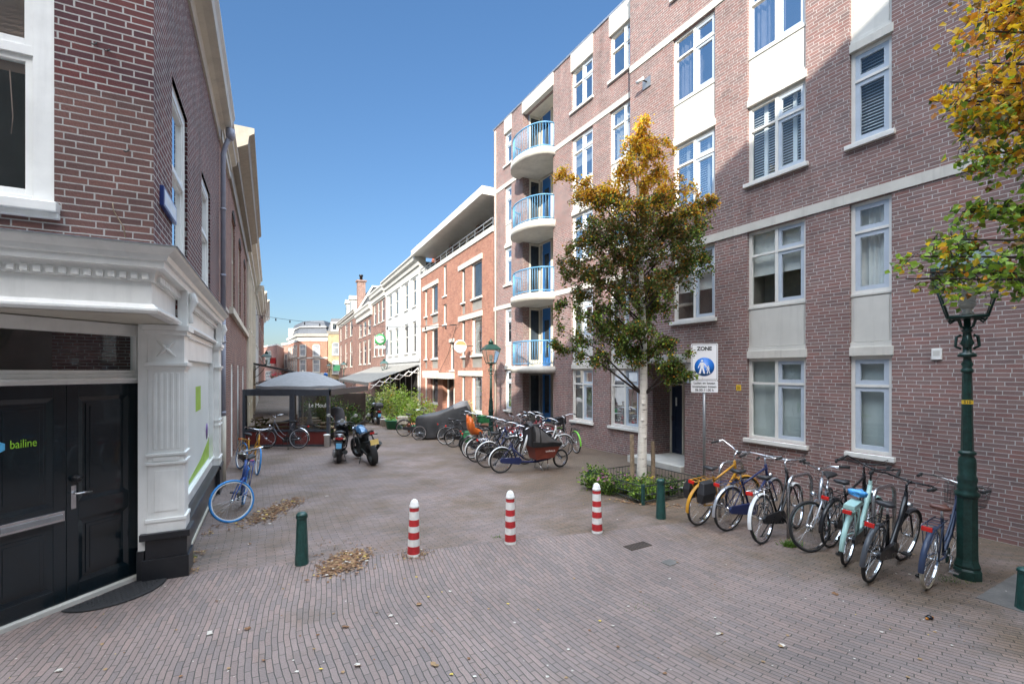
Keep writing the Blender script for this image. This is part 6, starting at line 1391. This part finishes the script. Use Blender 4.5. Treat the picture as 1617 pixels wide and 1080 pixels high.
# cargo bicycle
def cargo(p, head, label):
    r = empty('cargo_bicycle', p, R(head), label, 'cargo bicycle'); Rr, Rf = .31, .235; L = 1.66
    add_wheel(r, (0, 0, Rr), Rr, M_rubber, M_chrome, name='rear_wheel', tw=.024); add_wheel(r, (L, 0, Rf), Rf, M_rubber, M_chrome, R(6), name='front_wheel', tw=.026)
    m = MB(); bb = Vector((.42, 0, .27)); m.tube([bb, (.24, 0, .72)], .018, 8); m.tube([bb, (.62, 0, .22), (.95, 0, .20), (1.35, 0, .26), (1.50, 0, .42)], .028, 8); m.tube([(.30, 0, .58), (.62, 0, .30)], .022, 8); m.tube([(.95, 0, .20), (.78, 0, .78)], .03, 8)
    for s_ in (-1, 1): m.tube([bb+Vector((0, s_*.03, 0)), (0, s_*.06, Rr)], .012, 6); m.tube([(.26, s_*.02, .66), (0, s_*.06, Rr)], .009, 6); m.tube([(1.50, s_*.05, .46), (L, s_*.06, Rf)], .013, 6)
    m.tube([(1.46, 0, .34), (1.52, 0, .52)], .025, 8); m.build('frame', C_navy, r)
    m = MB(); m.tube([(.58, 0, .46), (.76, 0, .98)], .030, 8); m.build('steering_column', C_wht, r)
    m = MB(); m.tube([(.50, -.29, 1.06), (.62, -.27, 1.10), (.74, -.12, 1.06), (.76, 0, 1.0), (.74, .12, 1.06), (.62, .27, 1.10), (.50, .29, 1.06)], .012, 7); m.build('handlebar', M_chrome, r)
    m = MB(); n = 8; pts = [(bb.x+.02+.085*math.cos(R(-90+180*k/n)), bb.z+.085*math.sin(R(-90+180*k/n))) for k in range(n+1)]+[(.05*math.cos(R(90+180*k/n)), Rr+.06*math.sin(R(90+180*k/n))) for k in range(n+1)]; m.prism(pts, -.07, -.03, 'y'); m.build('chain_case', C_navy, r, .005)
    m = MB()
    rings = []
    for i in range(15): a = R(55+140*i/14); ca, sa_ = math.cos(a), math.sin(a); rr = Rr+.022; rings.append([(rr*ca-.01*ca, -.03, Rr+rr*sa_-.01*sa_), (rr*ca, 0, Rr+rr*sa_), (rr*ca-.01*ca, .03, Rr+rr*sa_-.01*sa_)])
    m.loft(rings, cap=False, close=False); m.build('rear_mudguard', C_wht, r)
    m = MB(); c = Vector((.22, 0, .84)); m.tube([(.24, 0, .70), (.22, 0, .82)], .012, 6); m.build('seat_post', M_chrome, r)
    m = MB(); m.loft([[(c.x+x_, w_*math.cos(a), c.z+.03*math.sin(a)) for a in [2*math.pi*k/10 for k in range(10)]] for x_, w_ in ((-.13, .04), (-.10, .09), (0, .06), (.12, .02))]); m.build('saddle', C_sad, r)
    # box: sloping front, wider at the top
    boxm = pm('cargo_box_brown', (.20, .045, .03), .45, var=.08)
    m = MB(); w0, w1 = .19, .27; bot = [(.86, .30), (1.34, .30)]; top = [(.74, .66), (1.50, .62)]
    A = [(.86, -w0, .28), (1.36, -w0, .30), (1.36, w0, .30), (.86, w0, .28)]; B = [(.76, -w1, .68), (1.56, -w1*.75, .62), (1.56, w1*.75, .62), (.76, w1, .68)]; m.loft([A, B], sm=False, cap=True); bx = m.build('box', boxm, r, .006)
    m = MB(); C1 = [(.745, -w1-.012, .60), (1.575, -w1*.77, .575), (1.575, w1*.77, .575), (.745, w1+.012, .60)]; C2 = [(.745, -w1-.012, .74), (1.585, -w1*.77, .655), (1.585, w1*.77, .655), (.745, w1+.012, .74)]; m.loft([C1, C2], sm=False)
    m.build('hood_skirt', C_sad, r, .01)
    m = MB(); rings = []
    for x_, zt_, w_ in ((.74, 1.16, .22), (.82, 1.18, .235), (.95, 1.10, .25), (1.12, .98, .24), (1.32, .82, .23), (1.56, .68, .2)):
        rings.append([(x_, -w_*1.03, .70 if x_ < 1.5 else .66), (x_, -w_, (.7+zt_)/2), (x_, -w_*.75, zt_-.03), (x_, 0, zt_), (x_, w_*.75, zt_-.03), (x_, w_, (.7+zt_)/2), (x_, w_*1.03, .70 if x_ < 1.5 else .66)])
    m.loft(rings, close=False, cap=False); hd_ = m.build('rain_hood', pm('hood_clear', (.13, .125, .125), .25, var=.15), r)
    m = MB(); m.loft([[(q[0]-.05 if i == 0 else q[0], q[1]*1.01, q[2]+.004) for q in rings[i]] for i in (0, 1)], close=False, cap=False)
    for i in (0, 2, 5): m.tube([(q[0], q[1]*1.01, q[2]) for q in rings[i]], .012, 5)
    m.tube([rings[i][2] for i in range(6)], .014, 5); m.tube([rings[i][4] for i in range(6)], .014, 5); m.box(.70, .76, -.24, .24, .62, 1.12); m.build('hood_trim', C_sad, hd_)
    m = MB(); m.box(1.05, 1.35, -w0-.062, -w0-.06, .49, .50)
    writing('bakfiets.nl', .060, M_white, bx, (1.22, -.255, .47), (R(80), 0, 0), 'lettering', sx=1.1)
    m = MB()
    for s_ in (-1, 1): m.tube([(.98, s_*.08, .2), (1.02, s_*.2, .012), (1.10, s_*.2, .012)], .010, 6); m.tube([(1.24, s_*.08, .24), (1.18, s_*.2, .012)], .010, 6)
    m.build('stand', M_steel, r)
    return r
cargo(gp(791.5, 747), 25, 'long cargo bicycle with red brown box, black rain hood and dark blue frame')
# covered cargo tricycle
r = empty('covered_bicycle', Vector((-2.75, 18.0, gz(18))), R(5), 'bulky cargo bicycle hidden under a black and grey weather cover', 'covered cargo bicycle'); m = MB(); rings = []
rg = random.Random(4)
for i, (x_, h_, w_) in enumerate(((-.95, .72, .16), (-.9, .86, .26), (-.55, .95, .33), (-.15, 1.02, .36), (.15, 1.12, .38), (.5, 1.30, .38), (.8, 1.42, .36), (1.0, 1.44, .33), (1.12, 1.2, .3), (1.2, .7, .26), (1.24, .3, .2))):
    ring_ = []
    for k in range(17):
        a = math.pi*k/16; cx_ = math.cos(a); sz_ = math.sin(a); f = 1+.05*math.sin(k*2.1+i*1.3); ring_.append((x_+.02*math.sin(k*3+i), -w_*cx_*f*(1.15-.3*sz_), .10+.04*math.sin(k*1.7+i*2)*(1-sz_)+(h_-.1)*min(1, sz_*1.5)**.8))
    rings.append(ring_)
m.loft(rings, close=False, cap=True); m.build('cover', pm('weather_cover', (.035, .036, .038), .42, var=.3, sc=2), r)
m = MB(); m.loft([[(q[0], q[1]*1.01, q[2]+.006) for q in rr_[3:14]] for rr_ in rings[5:9]], close=False, cap=False); m.build('cover_panel', pm('weather_cover_grey', (.20, .19, .18), .5, var=.15), r)
add_wheel(r, (-.78, -.42, .28), .28, M_rubber, M_chrome, R(8)); add_wheel(r, (1.0, 0, .3), .3, M_rubber, M_chrome)

# ------------------------------------------------------------------ scooters and motorcycle
def motowheel(r, pos, Rw, tw, name, rz=0):
    m = MB(); n = 28
    m.lathe([(Rw*.62, -tw*.8), (Rw*.82, -tw*1.0), (Rw*.95, -tw*.8), (Rw, -tw*.25), (Rw, tw*.25), (Rw*.95, tw*.8), (Rw*.82, tw), (Rw*.62, tw*.8)], n, axis='y', cap=False)
    t = m.mesh('tyre', M_rubber); m = MB(); m.lathe([(.02, -.05), (.05, -.05), (.05, .05), (.02, .05)], 12, axis='y'); m.lathe([(Rw*.63, -tw*.7), (Rw*.58, 0), (Rw*.63, tw*.7)], n, axis='y', cap=False)
    for k in range(5): a = k*1.2566; m.tube([(.04*math.cos(a), 0, .04*math.sin(a)), (Rw*.6*math.cos(a), 0, Rw*.6*math.sin(a))], .014, 5)
    w_ = m.build(name, M_iron, r, loc=pos); w_.rotation_euler = (0, 0, rz); o = bpy.data.objects.new('tyre', t); COL.objects.link(o); o.parent = w_
pl_blue = pm('plate_blue', (.14, .42, .66), .4, var=.05); pl_yel = pm('plate_yellow', (.72, .52, .18), .4, var=.1); M_gloss = pm('gloss_black', (.010, .010, .012), .12, var=.1, coat=.5); M_tail = pm('tail_light_red', (.30, .01, .01), .15)
def scooter(p, head, label, lean=0, topbox=False, mirrors=True):
    r = empty('motor_scooter', p, 0, label, 'scooter', 'parked motor scooters'); r.rotation_euler = (R(lean), 0, R(head)); Rw = .24
    motowheel(r, (0, 0, Rw), Rw, .055, 'rear_wheel'); motowheel(r, (1.22, 0, Rw), Rw, .05, 'front_wheel', R(-12))
    m = MB(); rg_ = []
    for x_, w_, zb_, zt_ in ((-.28, .05, .66, .74), (-.22, .12, .52, .80), (-.05, .165, .42, .80), (.15, .175, .34, .78), (.35, .17, .30, .74), (.46, .15, .26, .60), (.55, .14, .24, .36)):
        rg_.append([(x_, w_*math.cos(a), (zb_+zt_)/2+(zt_-zb_)/2*math.sin(a)) for a in [2*math.pi*k/14 for k in range(14)]])
    m.loft(rg_); m.build('body', M_gloss, r)
    m = MB(); m.loft([[(x_, w_*math.cos(a), z_+.045*math.sin(a)) for a in [2*math.pi*k/12 for k in range(12)]] for x_, w_, z_ in ((-.2, .07, .84), (-.12, .14, .85), (.1, .15, .82), (.32, .12, .80), (.46, .06, .79))]); m.build('seat', C_sad, r)
    m = MB(); m.box(.45, .95, -.15, .15, .24, .30); m.loft([[(.93, -.16, .28), (1.0, -.16, .26), (1.0, .16, .26), (.93, .16, .28)], [(.98, -.20, .6), (1.10, -.12, .6), (1.10, .12, .6), (.98, .20, .6)], [(.92, -.17, .92), (1.0, -.08, .95), (1.0, .08, .95), (.92, .17, .92)]], sm=False); m.build('leg_shield', M_gloss, r, .02)
    m = MB(); m.tube([(1.22, -.07, Rw), (1.12, -.07, .5), (1.05, -.03, .6)], .022, 6); m.tube([(1.22, .07, Rw), (1.12, .07, .5), (1.05, .03, .6)], .022, 6); m.tube([(1.03, 0, .6), (.93, 0, .98)], .03, 8); m.build('fork', M_iron, r)
    m = MB(); m.loft([[(.86+x_, w_*math.cos(a), 1.0+z_+.06*math.sin(a)) for a in [2*math.pi*k/12 for k in range(12)]] for x_, w_, z_ in ((-.05, .07, .0), (0, .14, .02), (.10, .13, .0), (.17, .05, -.03))]); m.build('handlebar_cover', pm('scooter_grey', (.22, .24, .28), .3), r)
    m = MB(); m.tube([(.84, -.34, 1.0), (.90, -.15, 1.02), (.90, .15, 1.02), (.84, .34, 1.0)], .016, 6); m.build('handlebar', C_sad, r)
    if mirrors:
        for s_ in (-1, 1):
            m = MB(); m.tube([(.88, s_*.2, 1.02), (.90, s_*.26, 1.15), (.88, s_*.34, 1.20)], .008, 5); m.loft([[(.88+x_, s_*.37+.06*q*math.cos(a), 1.21+.045*q*math.sin(a)) for a in [2*math.pi*k/12 for k in range(12)]] for x_, q in ((-.012, .9), (-.01, 1), (.01, 1), (.03, .6))]); m.build('mirror', pm('mirror_glass', (.45, .46, .42), .15, .6), r)
    m = MB(); m.loft([[(-.30+x_, w_*math.cos(a), .70+.035*math.sin(a)) for a in [2*math.pi*k/10 for k in range(10)]] for x_, w_ in ((-.01, .06), (0, .10), (.06, .12))]); m.build('tail_light', M_tail, r)
    for s_ in (-1, 1): m = MB(); m.loft([[(-.27+x_, s_*.125+w_*math.cos(a), .69+.025*math.sin(a)) for a in [2*math.pi*k/8 for k in range(8)]] for x_, w_ in ((-.01, .02), (0, .03), (.06, .03))]); m.build('indicator', pm('indicator_clear', (.55, .45, .36), .2), r)
    m = MB(); m.tube([(-.28, -.11, .80), (-.34, -.09, .815), (-.34, .09, .815), (-.28, .11, .80), (-.1, .14, .83)], .014, 6); m.build('grab_rail', M_steel, r)
    m = MB(); m.box(-.325, -.315, -.07, .07, .44, .58); m.build('number_plate', pl_blue, r, .003)
    m = MB(); m.box(-.32, -.22, -.08, .08, .40, .62); m.tube([(-.24, 0, .6), (-.30, 0, .3)], .05, 4); m.build('rear_mudguard', C_sad, r, .01)
    m = MB(); m.tube([(.4, -.13, .25), (.1, -.16, .27), (-.18, -.17, .33)], [.03, .055, .055], 10); m.build('exhaust', M_iron, r)
    m = MB(); m.lathe([(.0, .06), (.11, .06), (.13, .12), (.09, .17), (0, .18)], 14, (.04, 0, .26), axis='y'); m.box(.0, .4, .06, .15, .2, .33); m.build('engine_case', M_galv, r, .01)
    m = MB(); m.tube([(.35, -.1, .22), (.28, -.17, .015), (.28, .17, .015), (.35, .1, .22)], .013, 6); m.build('stand', M_iron, r)
    if topbox: m = MB(); m.loft([[(-.38, -.17, .86), (-.38, .17, .86), (-.05, .2, .86), (-.05, -.2, .86)], [(-.42, -.19, 1.0), (-.42, .19, 1.0), (-.04, .2, 1.0), (-.04, -.2, 1.0)], [(-.36, -.15, 1.12), (-.36, .15, 1.12), (-.08, .16, 1.14), (-.08, -.16, 1.14)]], sm=False); m.build('top_box', C_sad, r, .02)
scooter(gp(535, 731), 107, 'black motor scooter with round mirrors and blue number plate, left of the motorcycle', lean=2)
scooter(gp(597, 671), 118, 'black motor scooter with a top box further down the street by the shrubs', topbox=True)
def motorcycle(p, head, label):
    r = empty('motorcycle', p, 0, label, 'motorcycle'); r.rotation_euler = (R(-9), 0, R(head)); Rw = .30
    motowheel(r, (0, 0, Rw), Rw, .09, 'rear_wheel'); motowheel(r, (1.38, 0, Rw), Rw, .06, 'front_wheel', R(14))
    m = MB(); m.tube([(0, -.12, Rw), (.45, -.12, .38), (.62, -.1, .42)], .03, 6); m.tube([(0, .12, Rw), (.45, .12, .38), (.62, .1, .42)], .03, 6); m.tube([(.55, -.1, .35), (.60, -.13, .72), (1.08, -.05, .86)], .025, 6); m.tube([(.55, .1, .35), (.60, .13, .72), (1.08, .05, .86)], .025, 6); m.tube([(.62, 0, .70), (.0, 0, .84)], .03, 6); m.build('frame', M_iron, r)
    m = MB(); m.box(.50, .90, -.15, .15, .26, .56); [m.box(.58, .86, -.16-.0, .16, .58+.03*k, .595+.03*k) for k in range(4)]; m.tube([(.8, 0, .3), (.98, 0, .6)], .06, 8); m.build('engine', M_iron, r, .02)
    m = MB(); m.loft([[(x_, w_*math.cos(a), z_+h_*math.sin(a)) for a in [2*math.pi*k/14 for k in range(14)]] for x_, w_, z_, h_ in ((.42, .07, .80, .05), (.50, .13, .84, .09), (.70, .16, .90, .11), (.90, .15, .90, .11), (1.0, .08, .88, .07))]); m.build('tank', pm('tank_blue', (.03, .10, .20), .12, .3, coat=.6), r)
    m = MB(); m.loft([[(x_, w_*math.cos(a), z_+.04*math.sin(a)) for a in [2*math.pi*k/12 for k in range(12)]] for x_, w_, z_ in ((-.30, .04, .94), (-.25, .08, .93), (-.02, .12, .87), (.2, .14, .80), (.45, .10, .80))]); m.build('seat', C_sad, r)
    m = MB(); m.tube([(1.38, -.08, Rw), (1.12, -.08, .92)], .026, 8); m.tube([(1.38, .08, Rw), (1.12, .08, .92)], .026, 8); m.box(1.06, 1.2, -.12, .12, .84, .88); m.build('fork', M_steel, r)
    m = MB(); m.tube([(.96, -.36, 1.02), (1.06, -.22, 1.04), (1.10, 0, .98), (1.06, .22, 1.04), (.96, .36, 1.02)], .014, 6); m.build('handlebar', C_grip, r)
    m = MB(); m.lathe([(0, -.05), (.06, -.05), (.09, .04), (0, .05)], 14, (1.28, 0, .88), axis='x'); m.build('headlamp', M_gloss, r)
    for s_ in (-1, 1): m = MB(); m.tube([(1.04, s_*.2, 1.04), (1.05, s_*.28, 1.16), (1.03, s_*.34, 1.18)], .007, 5); m.loft([[(1.02+x_, s_*.37+.055*q*math.cos(a), 1.19+.05*q*math.sin(a)) for a in [2*math.pi*k/12 for k in range(12)]] for x_, q in ((-.012, .9), (-.01, 1), (.01, 1), (.03, .6))]); m.build('mirror', MATS['mirror_glass'], r)
    m = MB(); m.tube([(-.22, 0, .90), (-.36, 0, .74)], .02, 6); m.box(-.40, -.385, -.10, .10, .60, .74); m.build('plate_holder', M_iron, r)
    m = MB(); m.box(-.41, -.401, -.105, .105, .605, .745); m.build('number_plate', pl_yel, r)
    m = MB(); m.box(-.33, -.29, -.06, .06, .87, .92); m.build('tail_light', M_tail, r, .008); m = MB(); [m.tube([(-.3, s_*.03, .86), (-.31, s_*.14, .85)], [.01, .02], 6) for s_ in (-1, 1)]; m.build('indicator', M_iron, r)
    m = MB(); m.tube([(.7, -.16, .28), (.3, -.19, .30), (-.12, -.22, .56)], [.03, .04, .055], 12); m.build('exhaust', M_iron, r)
    m = MB(); m.tube([(.5, .12, .28), (.42, .26, .02), (.36, .27, .02)], .012, 6); m.build('side_stand', M_iron, r)
motorcycle(gp(590, 734), 124, 'black naked motorcycle with blue tank and fat rear tyre beside the scooter')
# ------------------------------------------------------------------ terrace
TY = 15.86; tz = gz(TY); TX0 = (384-CU)/FPX*TY; TX1 = (521-CU)/FPX*TY
TW = TX1-TX0; D = 4.2
r = empty('terrace_screen', (TX0, TY, tz), 0, 'glazed cafe terrace enclosure with oxblood panels and dark blue grey beams', 'terrace enclosure')
tb_ = pm('terrace_beam', (.045, .052, .065), .45); tr_ = pm('terrace_red', (.14, .022, .018), .5, var=.12)
m = MB(); m.box(0, TW, -.04, .08, 1.72, 1.93); m.box(0, .10, -.04, D, 1.72, 1.93); m.box(TW-.10, TW, -.04, D, 1.72, 1.93)
for x_ in (0, TW*.54, TW-.1): m.box(x_, x_+(.17 if 0 < x_ < TW*.6 else .09), -.05, .09, 0, 1.93)
m.box(0, .09, D-.1, D, 0, 1.93); m.box(0, TW, -.045, .06, .50, .57); m.box(0, TW, -.045, .06, .0, .07); m.box(0, .05, 0, D, .50, .57); m.build('beams', tb_, r)
m = MB(); m.box(.09, TW-.1, -.02, .04, .07, .5); m.box(.01, .05, .05, D, .07, .5); m.build('lower_panel', tr_, r)
m = MB(); m.quad((.09, 0, .57), (TW*.54, 0, .57), (TW*.54, 0, 1.72), (.09, 0, 1.72)); m.quad((TW*.54+.17, 0, .57), (TW-.1, 0, .57), (TW-.1, 0, 1.72), (TW*.54+.17, 0, 1.72)); m.build('pane', glass('terrace_glass', (.62, .62, .58), .03), r)
m = MB(); m.box(.09, TW-.1, D-.06, D, .0, 1.6); m.build('rear_panel', pm('terrace_dark_wood', (.05, .035, .028), .6), r)
writing('Le Moulin', .20, M_white, r, (TW*.88, -.03, 1.33), (R(90), 0, 0), 'lettering', sx=.9)
m = MB(); m.box(-.02, TW, .2, .35, .60, .66); m.build('ledge', pm('ledge_wood', (.42, .33, .2), .6), r)
# tower silhouette in the glass
r2 = empty('tower_ornament', (TX0+TW*.745, TY+.14, tz), 0, 'small grey lattice tower ornament standing on the terrace ledge', 'ornament')
m = MB()
for sy in (-.04, .04):
    for s_ in (-1, 1): m.prism([(s_*.30, .60), (s_*.16, .62), (s_*.07, .82), (s_*.03, 1.12), (s_*.012, 1.42), (0, 1.42), (0, 1.30), (s_*.02, 1.0), (s_*.05, .84), (s_*.0+s_*.0, .78), (0, .74), (s_*.10, .70), (s_*.2, .60)][:5]+[(0, 1.42), (0, .76), (s_*.12, .66), (s_*.18, .60)], sy-.01, sy+.01, 'y')
m.box(-.11, .11, -.06, .06, .79, .82); m.box(-.05, .05, -.05, .05, 1.05, 1.07); m.build('lattice', pm('ornament_grey', (.28, .28, .30), .5), r2); m = MB(); m.box(-.32, .32, -.1, .1, .57, .60); m.build('foot', M_galv, r2)
# tables and chairs inside
def cafe_set(x, y, k):
    r = empty('cafe_table', (x, y, gz(y)), rnd.uniform(0, 1), ('round', 'small', 'wooden')[k % 3]+' cafe table inside the glazed terrace, '+('by the left pane', 'in the middle', 'by the right pane', 'at the back')[k], 'table')
    m = MB(); m.lathe([(.0, .70), (.33, .70), (.33, .73), (0, .73)], 20); m.build('table_top', MATS['ledge_wood'], r); m = MB(); m.lathe([(.2, 0), (.03, .03), (.03, .7)], 10); m.build('leg', M_iron, r)
    for j, a in enumerate((.4, 2.9)):
        c = empty('cafe_chair', (x+.6*math.cos(a), y+.4*math.sin(a), gz(y)), a+math.pi/2, 'slatted bistro chair '+('right', 'left')[j]+' of the cafe table '+('by the left pane', 'in the middle', 'by the right pane', 'at the back')[k], 'chair', 'bistro chairs')
        m = MB(); m.box(-.2, .2, -.2, .2, .43, .46); m.build('seat', MATS['terrace_red'] if k % 2 else MATS['ledge_wood'], c); m = MB(); [m.box(-.19, .19, -.215, -.195, .55+.1*q, .61+.1*q) for q in range(4)]; m.build('backrest', MATS['terrace_red'] if k % 2 else MATS['ledge_wood'], c)
        for sx in (-1, 1):
            for sy in (-1, 1): m = MB(); m.tube([(sx*.18, sy*.18, 0), (sx*.17, sy*.17, .43), (sx*.18, sy*.2, .9 if sy < 0 else .44)], .013, 5); m.build('leg', M_wood, c)
for k, (x, y) in enumerate(((TX0+.75, TY+.9), (TX0+1.6, TY+1.8), (TX0+2.35, TY+.9), (TX0+1.0, TY+3.0))): cafe_set(x, y, k)
clump('potted_plant', (TX0+.4, TY+.45, tz), 'tall potted palm like plant behind the left terrace pane', 'plant', .34, 1.55, 380, .13, [LG, LO, LD], [2, 3, 2], 31)
clump('potted_plant', (TX0+2.6, TY+.5, tz), 'leafy plant behind the right terrace pane beside the lettering', 'plant', .3, 1.2, 260, .10, [LG, LO, LD], [3, 2, 2], 32)
clump('potted_plant', (TX0+1.1, TY+3.7, tz), 'wide dark green plant trough along the back of the terrace, left half', 'plant', .75, 1.7, 900, .12, [LG, LO, LD], [2, 2, 5], 33)
clump('potted_plant', (TX0+2.4, TY+3.6, tz), 'dark leafy plant at the back of the terrace behind the lettering', 'plant', .6, 1.6, 700, .12, [LG, LO, LD], [2, 1, 5], 34)
# big parasol over it
um = empty('parasol', (TX0+1.42, TY+1.35, tz), 0, 'large pale grey square parasol roofing the glazed terrace', 'parasol')
m = MB(); n = 8; ro = 1.42; rows_ = []
for j in range(7):
    t_ = j/6; rad = ro*t_; z_ = 2.56-.50*t_**1.7
    rows_.append([(rad*1.02*math.copysign(abs(math.cos(2*math.pi*k/32+.098))**.75, math.cos(2*math.pi*k/32+.098)), rad*.95*math.copysign(abs(math.sin(2*math.pi*k/32+.098))**.75, math.sin(2*math.pi*k/32+.098)), z_-.03*t_*abs(math.sin(4*(2*math.pi*k/32+.098)))) for k in range(32)])
m.loft(rows_[1:], cap=False); m.F([m.V(p_) for p_ in rows_[1]][::1]); m.loft([rows_[-1], [(a, b, c-.10) for a, b, c in rows_[-1]]], cap=False); m.build('canopy', pm('parasol_cloth', (.25, .25, .255), .85, var=.08), um)
m = MB(); m.tube([(0, 0, 0), (0, 0, 2.6)], .03, 8); [m.tube([(0, 0, 2.2), (ro*.8*math.cos(a), ro*.75*math.sin(a), 2.16)], .012, 4) for a in [math.pi/4*k for k in range(8)]]; m.build('pole', M_cream, um)
# second covered thing and bucket
p = gp(516, 706); rb = empty('ash_bin', p, 0, 'white cylindrical bin at the right corner of the terrace screen', 'bin'); m = MB(); m.lathe([(.085, 0), (.085, .38), (.11, .39), (.11, .42), (.06, .44)], 16); m.build('body', M_white2, rb)
r3 = empty('covered_stand', gp(531, 692), 0, 'dark grey covered stand behind the scooter', 'covered stand'); m = MB(); m.loft([[(w_*math.cos(a)*(1+.06*math.sin(a*5)), w_*.7*math.sin(a), z_) for a in [2*math.pi*k/16 for k in range(16)]] for z_, w_ in ((0, .36), (.5, .33), (.95, .30), (1.15, .24), (1.22, .1))]); m.build('cover', pm('cover_grey', (.10, .10, .11), .7, var=.2), r3)
# planters and shrubs along the terraces
def pot(p, label, rad, h, mat, plant):
    r = empty('planter', p, 0, label, 'planter'); m = MB(); m.lathe([(rad*.8, 0), (rad, h*.9), (rad*1.08, h*.92), (rad*1.08, h), (rad*.9, h), (rad*.88, h*.85)], 18); m.build('pot', mat, r); return r
TG = pm('tub_green', (.03, .16, .08), .5); TT = pm('terracotta', (.42, .16, .08), .8)
def zg(u, v): return gp(u, v)
GS = 'shrubs in tubs along the street'
clump('shrub_tree', zg(528, 686), 'dense dark shrub with small leaves beside the terrace parasol', 'shrub', .62, 2.05, 2600, .075, [LD, LG, LO, LY], [6, 3, 2, .15], 41, group=GS)
clump('shrub_tree', zg(552, 680), 'dark bushy tub plant right of the parasol behind the motorcycle', 'shrub', .72, 2.15, 2800, .08, [LD, LG, LO, LY, LR], [6, 3, 2, .15, .1], 42, group=GS)
clump('shrub', zg(616, 662), 'airy pale green shrub left of the green lantern post', 'shrub', .8, 2.4, 2400, .11, [LL, LP, LY, LG], [4, 4, .3, 1], 43, group=GS)
clump('shrub', zg(640, 668), 'bright green climbing shrub in the green tub', 'shrub', .65, 2.4, 2600, .11, [LL, LG, LP], [7, 2, 1], 44, group=GS)
clump('shrub', zg(660, 676), 'yellow green grassy shrub before the orange brick building', 'shrub', .8, 1.7, 2600, .11, [LL, LP, LY, LG], [6, 4, .3, 1], 45, group=GS)
clump('shrub', zg(676, 680), 'thin pale shrub with dry twigs against the orange brick wall', 'shrub', .55, 1.6, 700, .08, [LP, LY, LL], [5, 1, 3], 46, group=GS)
clump('shrub', zg(627, 676), 'low light green shrub spilling over the green tub', 'shrub', .6, .8, 900, .09, [LL, LG, LP], [5, 2, 2], 47, group=GS)
clump('shrub', zg(742, 672), 'twiggy pale shrub against the wide ground floor window', 'shrub', .5, 1.5, 420, .07, [LP, LL], [3, 2], 48, group=GS)
clump('shrub', zg(575, 668), 'distant dark shrub by the grey awning terrace', 'shrub', .9, 2.0, 1200, .13, [LD, LG, LP], [4, 2, 2], 49, group=GS)
pot(zg(623, 677), 'round green tub at the street edge', .42, .42, TG, None); pot(zg(652, 682), 'terracotta pot among the shrubs', .26, .36, TT, None); pot(zg(610, 673), 'grey stone pot beside the second scooter', .28, .36, M_conc, None); pot(zg(666, 684), 'wide green trough before the orange brick building', .4, .34, TG, None)
r = empty('storage_bag', gp(636, 684), 0, 'pale canvas bag standing on the rear carrier side of the dark red bicycle', 'bag'); m = MB(); m.box(-.22, .22, -.12, .12, .38, .72); m.build('bag', pm('canvas_pale', (.50, .46, .36), .9), r, .03)
# far terrace furniture, people-less clutter under the awning
for i, (u, v) in enumerate(((556, 664), (566, 663), (576, 662), (588, 662))):
    p = zg(u, v); r = empty('terrace_table', p, 0, ('white high', 'brown low', 'white square', 'dark round')[i]+' table on the far terrace under the grey awning', 'table', 'tables of the far terrace')
    m = MB(); m.box(-.4, .4, -.4, .4, .74, .78); m.build('table_top', (M_white, MATS['ledge_wood'], M_white, M_iron)[i], r)
    for sx in (-1, 1):
        for sy in (-1, 1): m = MB(); m.box(sx*.33-.025, sx*.33+.025, sy*.33-.025, sy*.33+.025, 0, .74); m.build('leg', (M_white, MATS['ledge_wood'], M_white, M_iron)[i], r)
# festoon wire across the street
a = FL.wp(-32.2, .05); A = Vector((a[0], a[1], 6.4)); b = OF.wp(OF.x(722), .05); B = Vector((b[0], b[1], 4.95))
r = empty('festoon_wire', A, 0, 'thin cable with small bulbs strung across the street', 'string lights'); m = MB(); pts = [A.lerp(B, t_/24)+Vector((0, 0, -.9*4*(t_/24)*(1-t_/24)*.4))-A for t_ in range(25)]; m.tube(pts, .012, 4); m.build('cable', M_black, r)
for k in range(1, 24, 2): m = MB(); m.lathe([(.03, -.02), (.04, -.08), (.05, -.16), (.0, -.22)], 8, pts[k]); m.build('bulb', M_black, r)
r = empty('wire_bracket', B, OF.a, 'dark steel wire stays fixed to the orange brick wall', 'wire bracket'); m = MB(); m.tube([(0, 0, 0), (1.3, .05, -1.6), (3.6, .05, -3.0)], .015, 4); m.tube([(-.5, 0, 0), (0, .35, 0)], .02, 4); m.build('stay', M_iron, r)
# round hanging sign on the orange building
x = OF.x(727, .75); p = OF.wp(x, .75); r = empty('round_wall_sign', (*p, 3.62), OF.a, 'round orange and white sign hanging out from the orange brick building', 'hanging sign')
m = MB(); m.lathe([(0, -.05), (.30, -.05), (.34, 0), (.30, .05), (0, .05)], 28, axis='x'); m.build('disc', M_white, r); m = MB(); m.prism([(.30*math.cos(R(a)), .30*math.sin(R(a))) for a in range(15, 166, 10)], -.056, .056, 'x'); m.build('band', pm('sign_orange', (.70, .28, .12), .4), r); m = MB(); m.tube([(0, -.75, .05), (0, -.3, .05)], .02, 6); m.build('bracket', M_iron, r)
# small green lit box sign far off, blue road sign
p = OF.wp(OF.x(541), .9); r = empty('green_box_sign', (*p, 2.9), OF.a, 'small green box sign on the far brick house', 'hanging sign'); m = MB(); m.box(-.1, .1, -.5, .5, -.45, .5); m.build('box', TG, r); m = MB(); m.tube([(0, -.9, .3), (0, -.5, .3)], .03, 4); m.build('bracket', M_iron, r)
p = pU(514.5, 68); r = empty('round_blue_sign', (*p, -.34), 0, 'tiny round blue traffic sign beside the far lantern', 'traffic sign'); m = MB(); m.tube([(0, 0, 0), (0, 0, 2.3)], .03, 6); m.build('pole', M_galv, r); m = MB(); m.lathe([(0, -.04), (.3, -.04), (.3, .0), (0, 0)], 16, (0, -.02, 2.2), axis='y'); m.build('disc', sgnb, r)
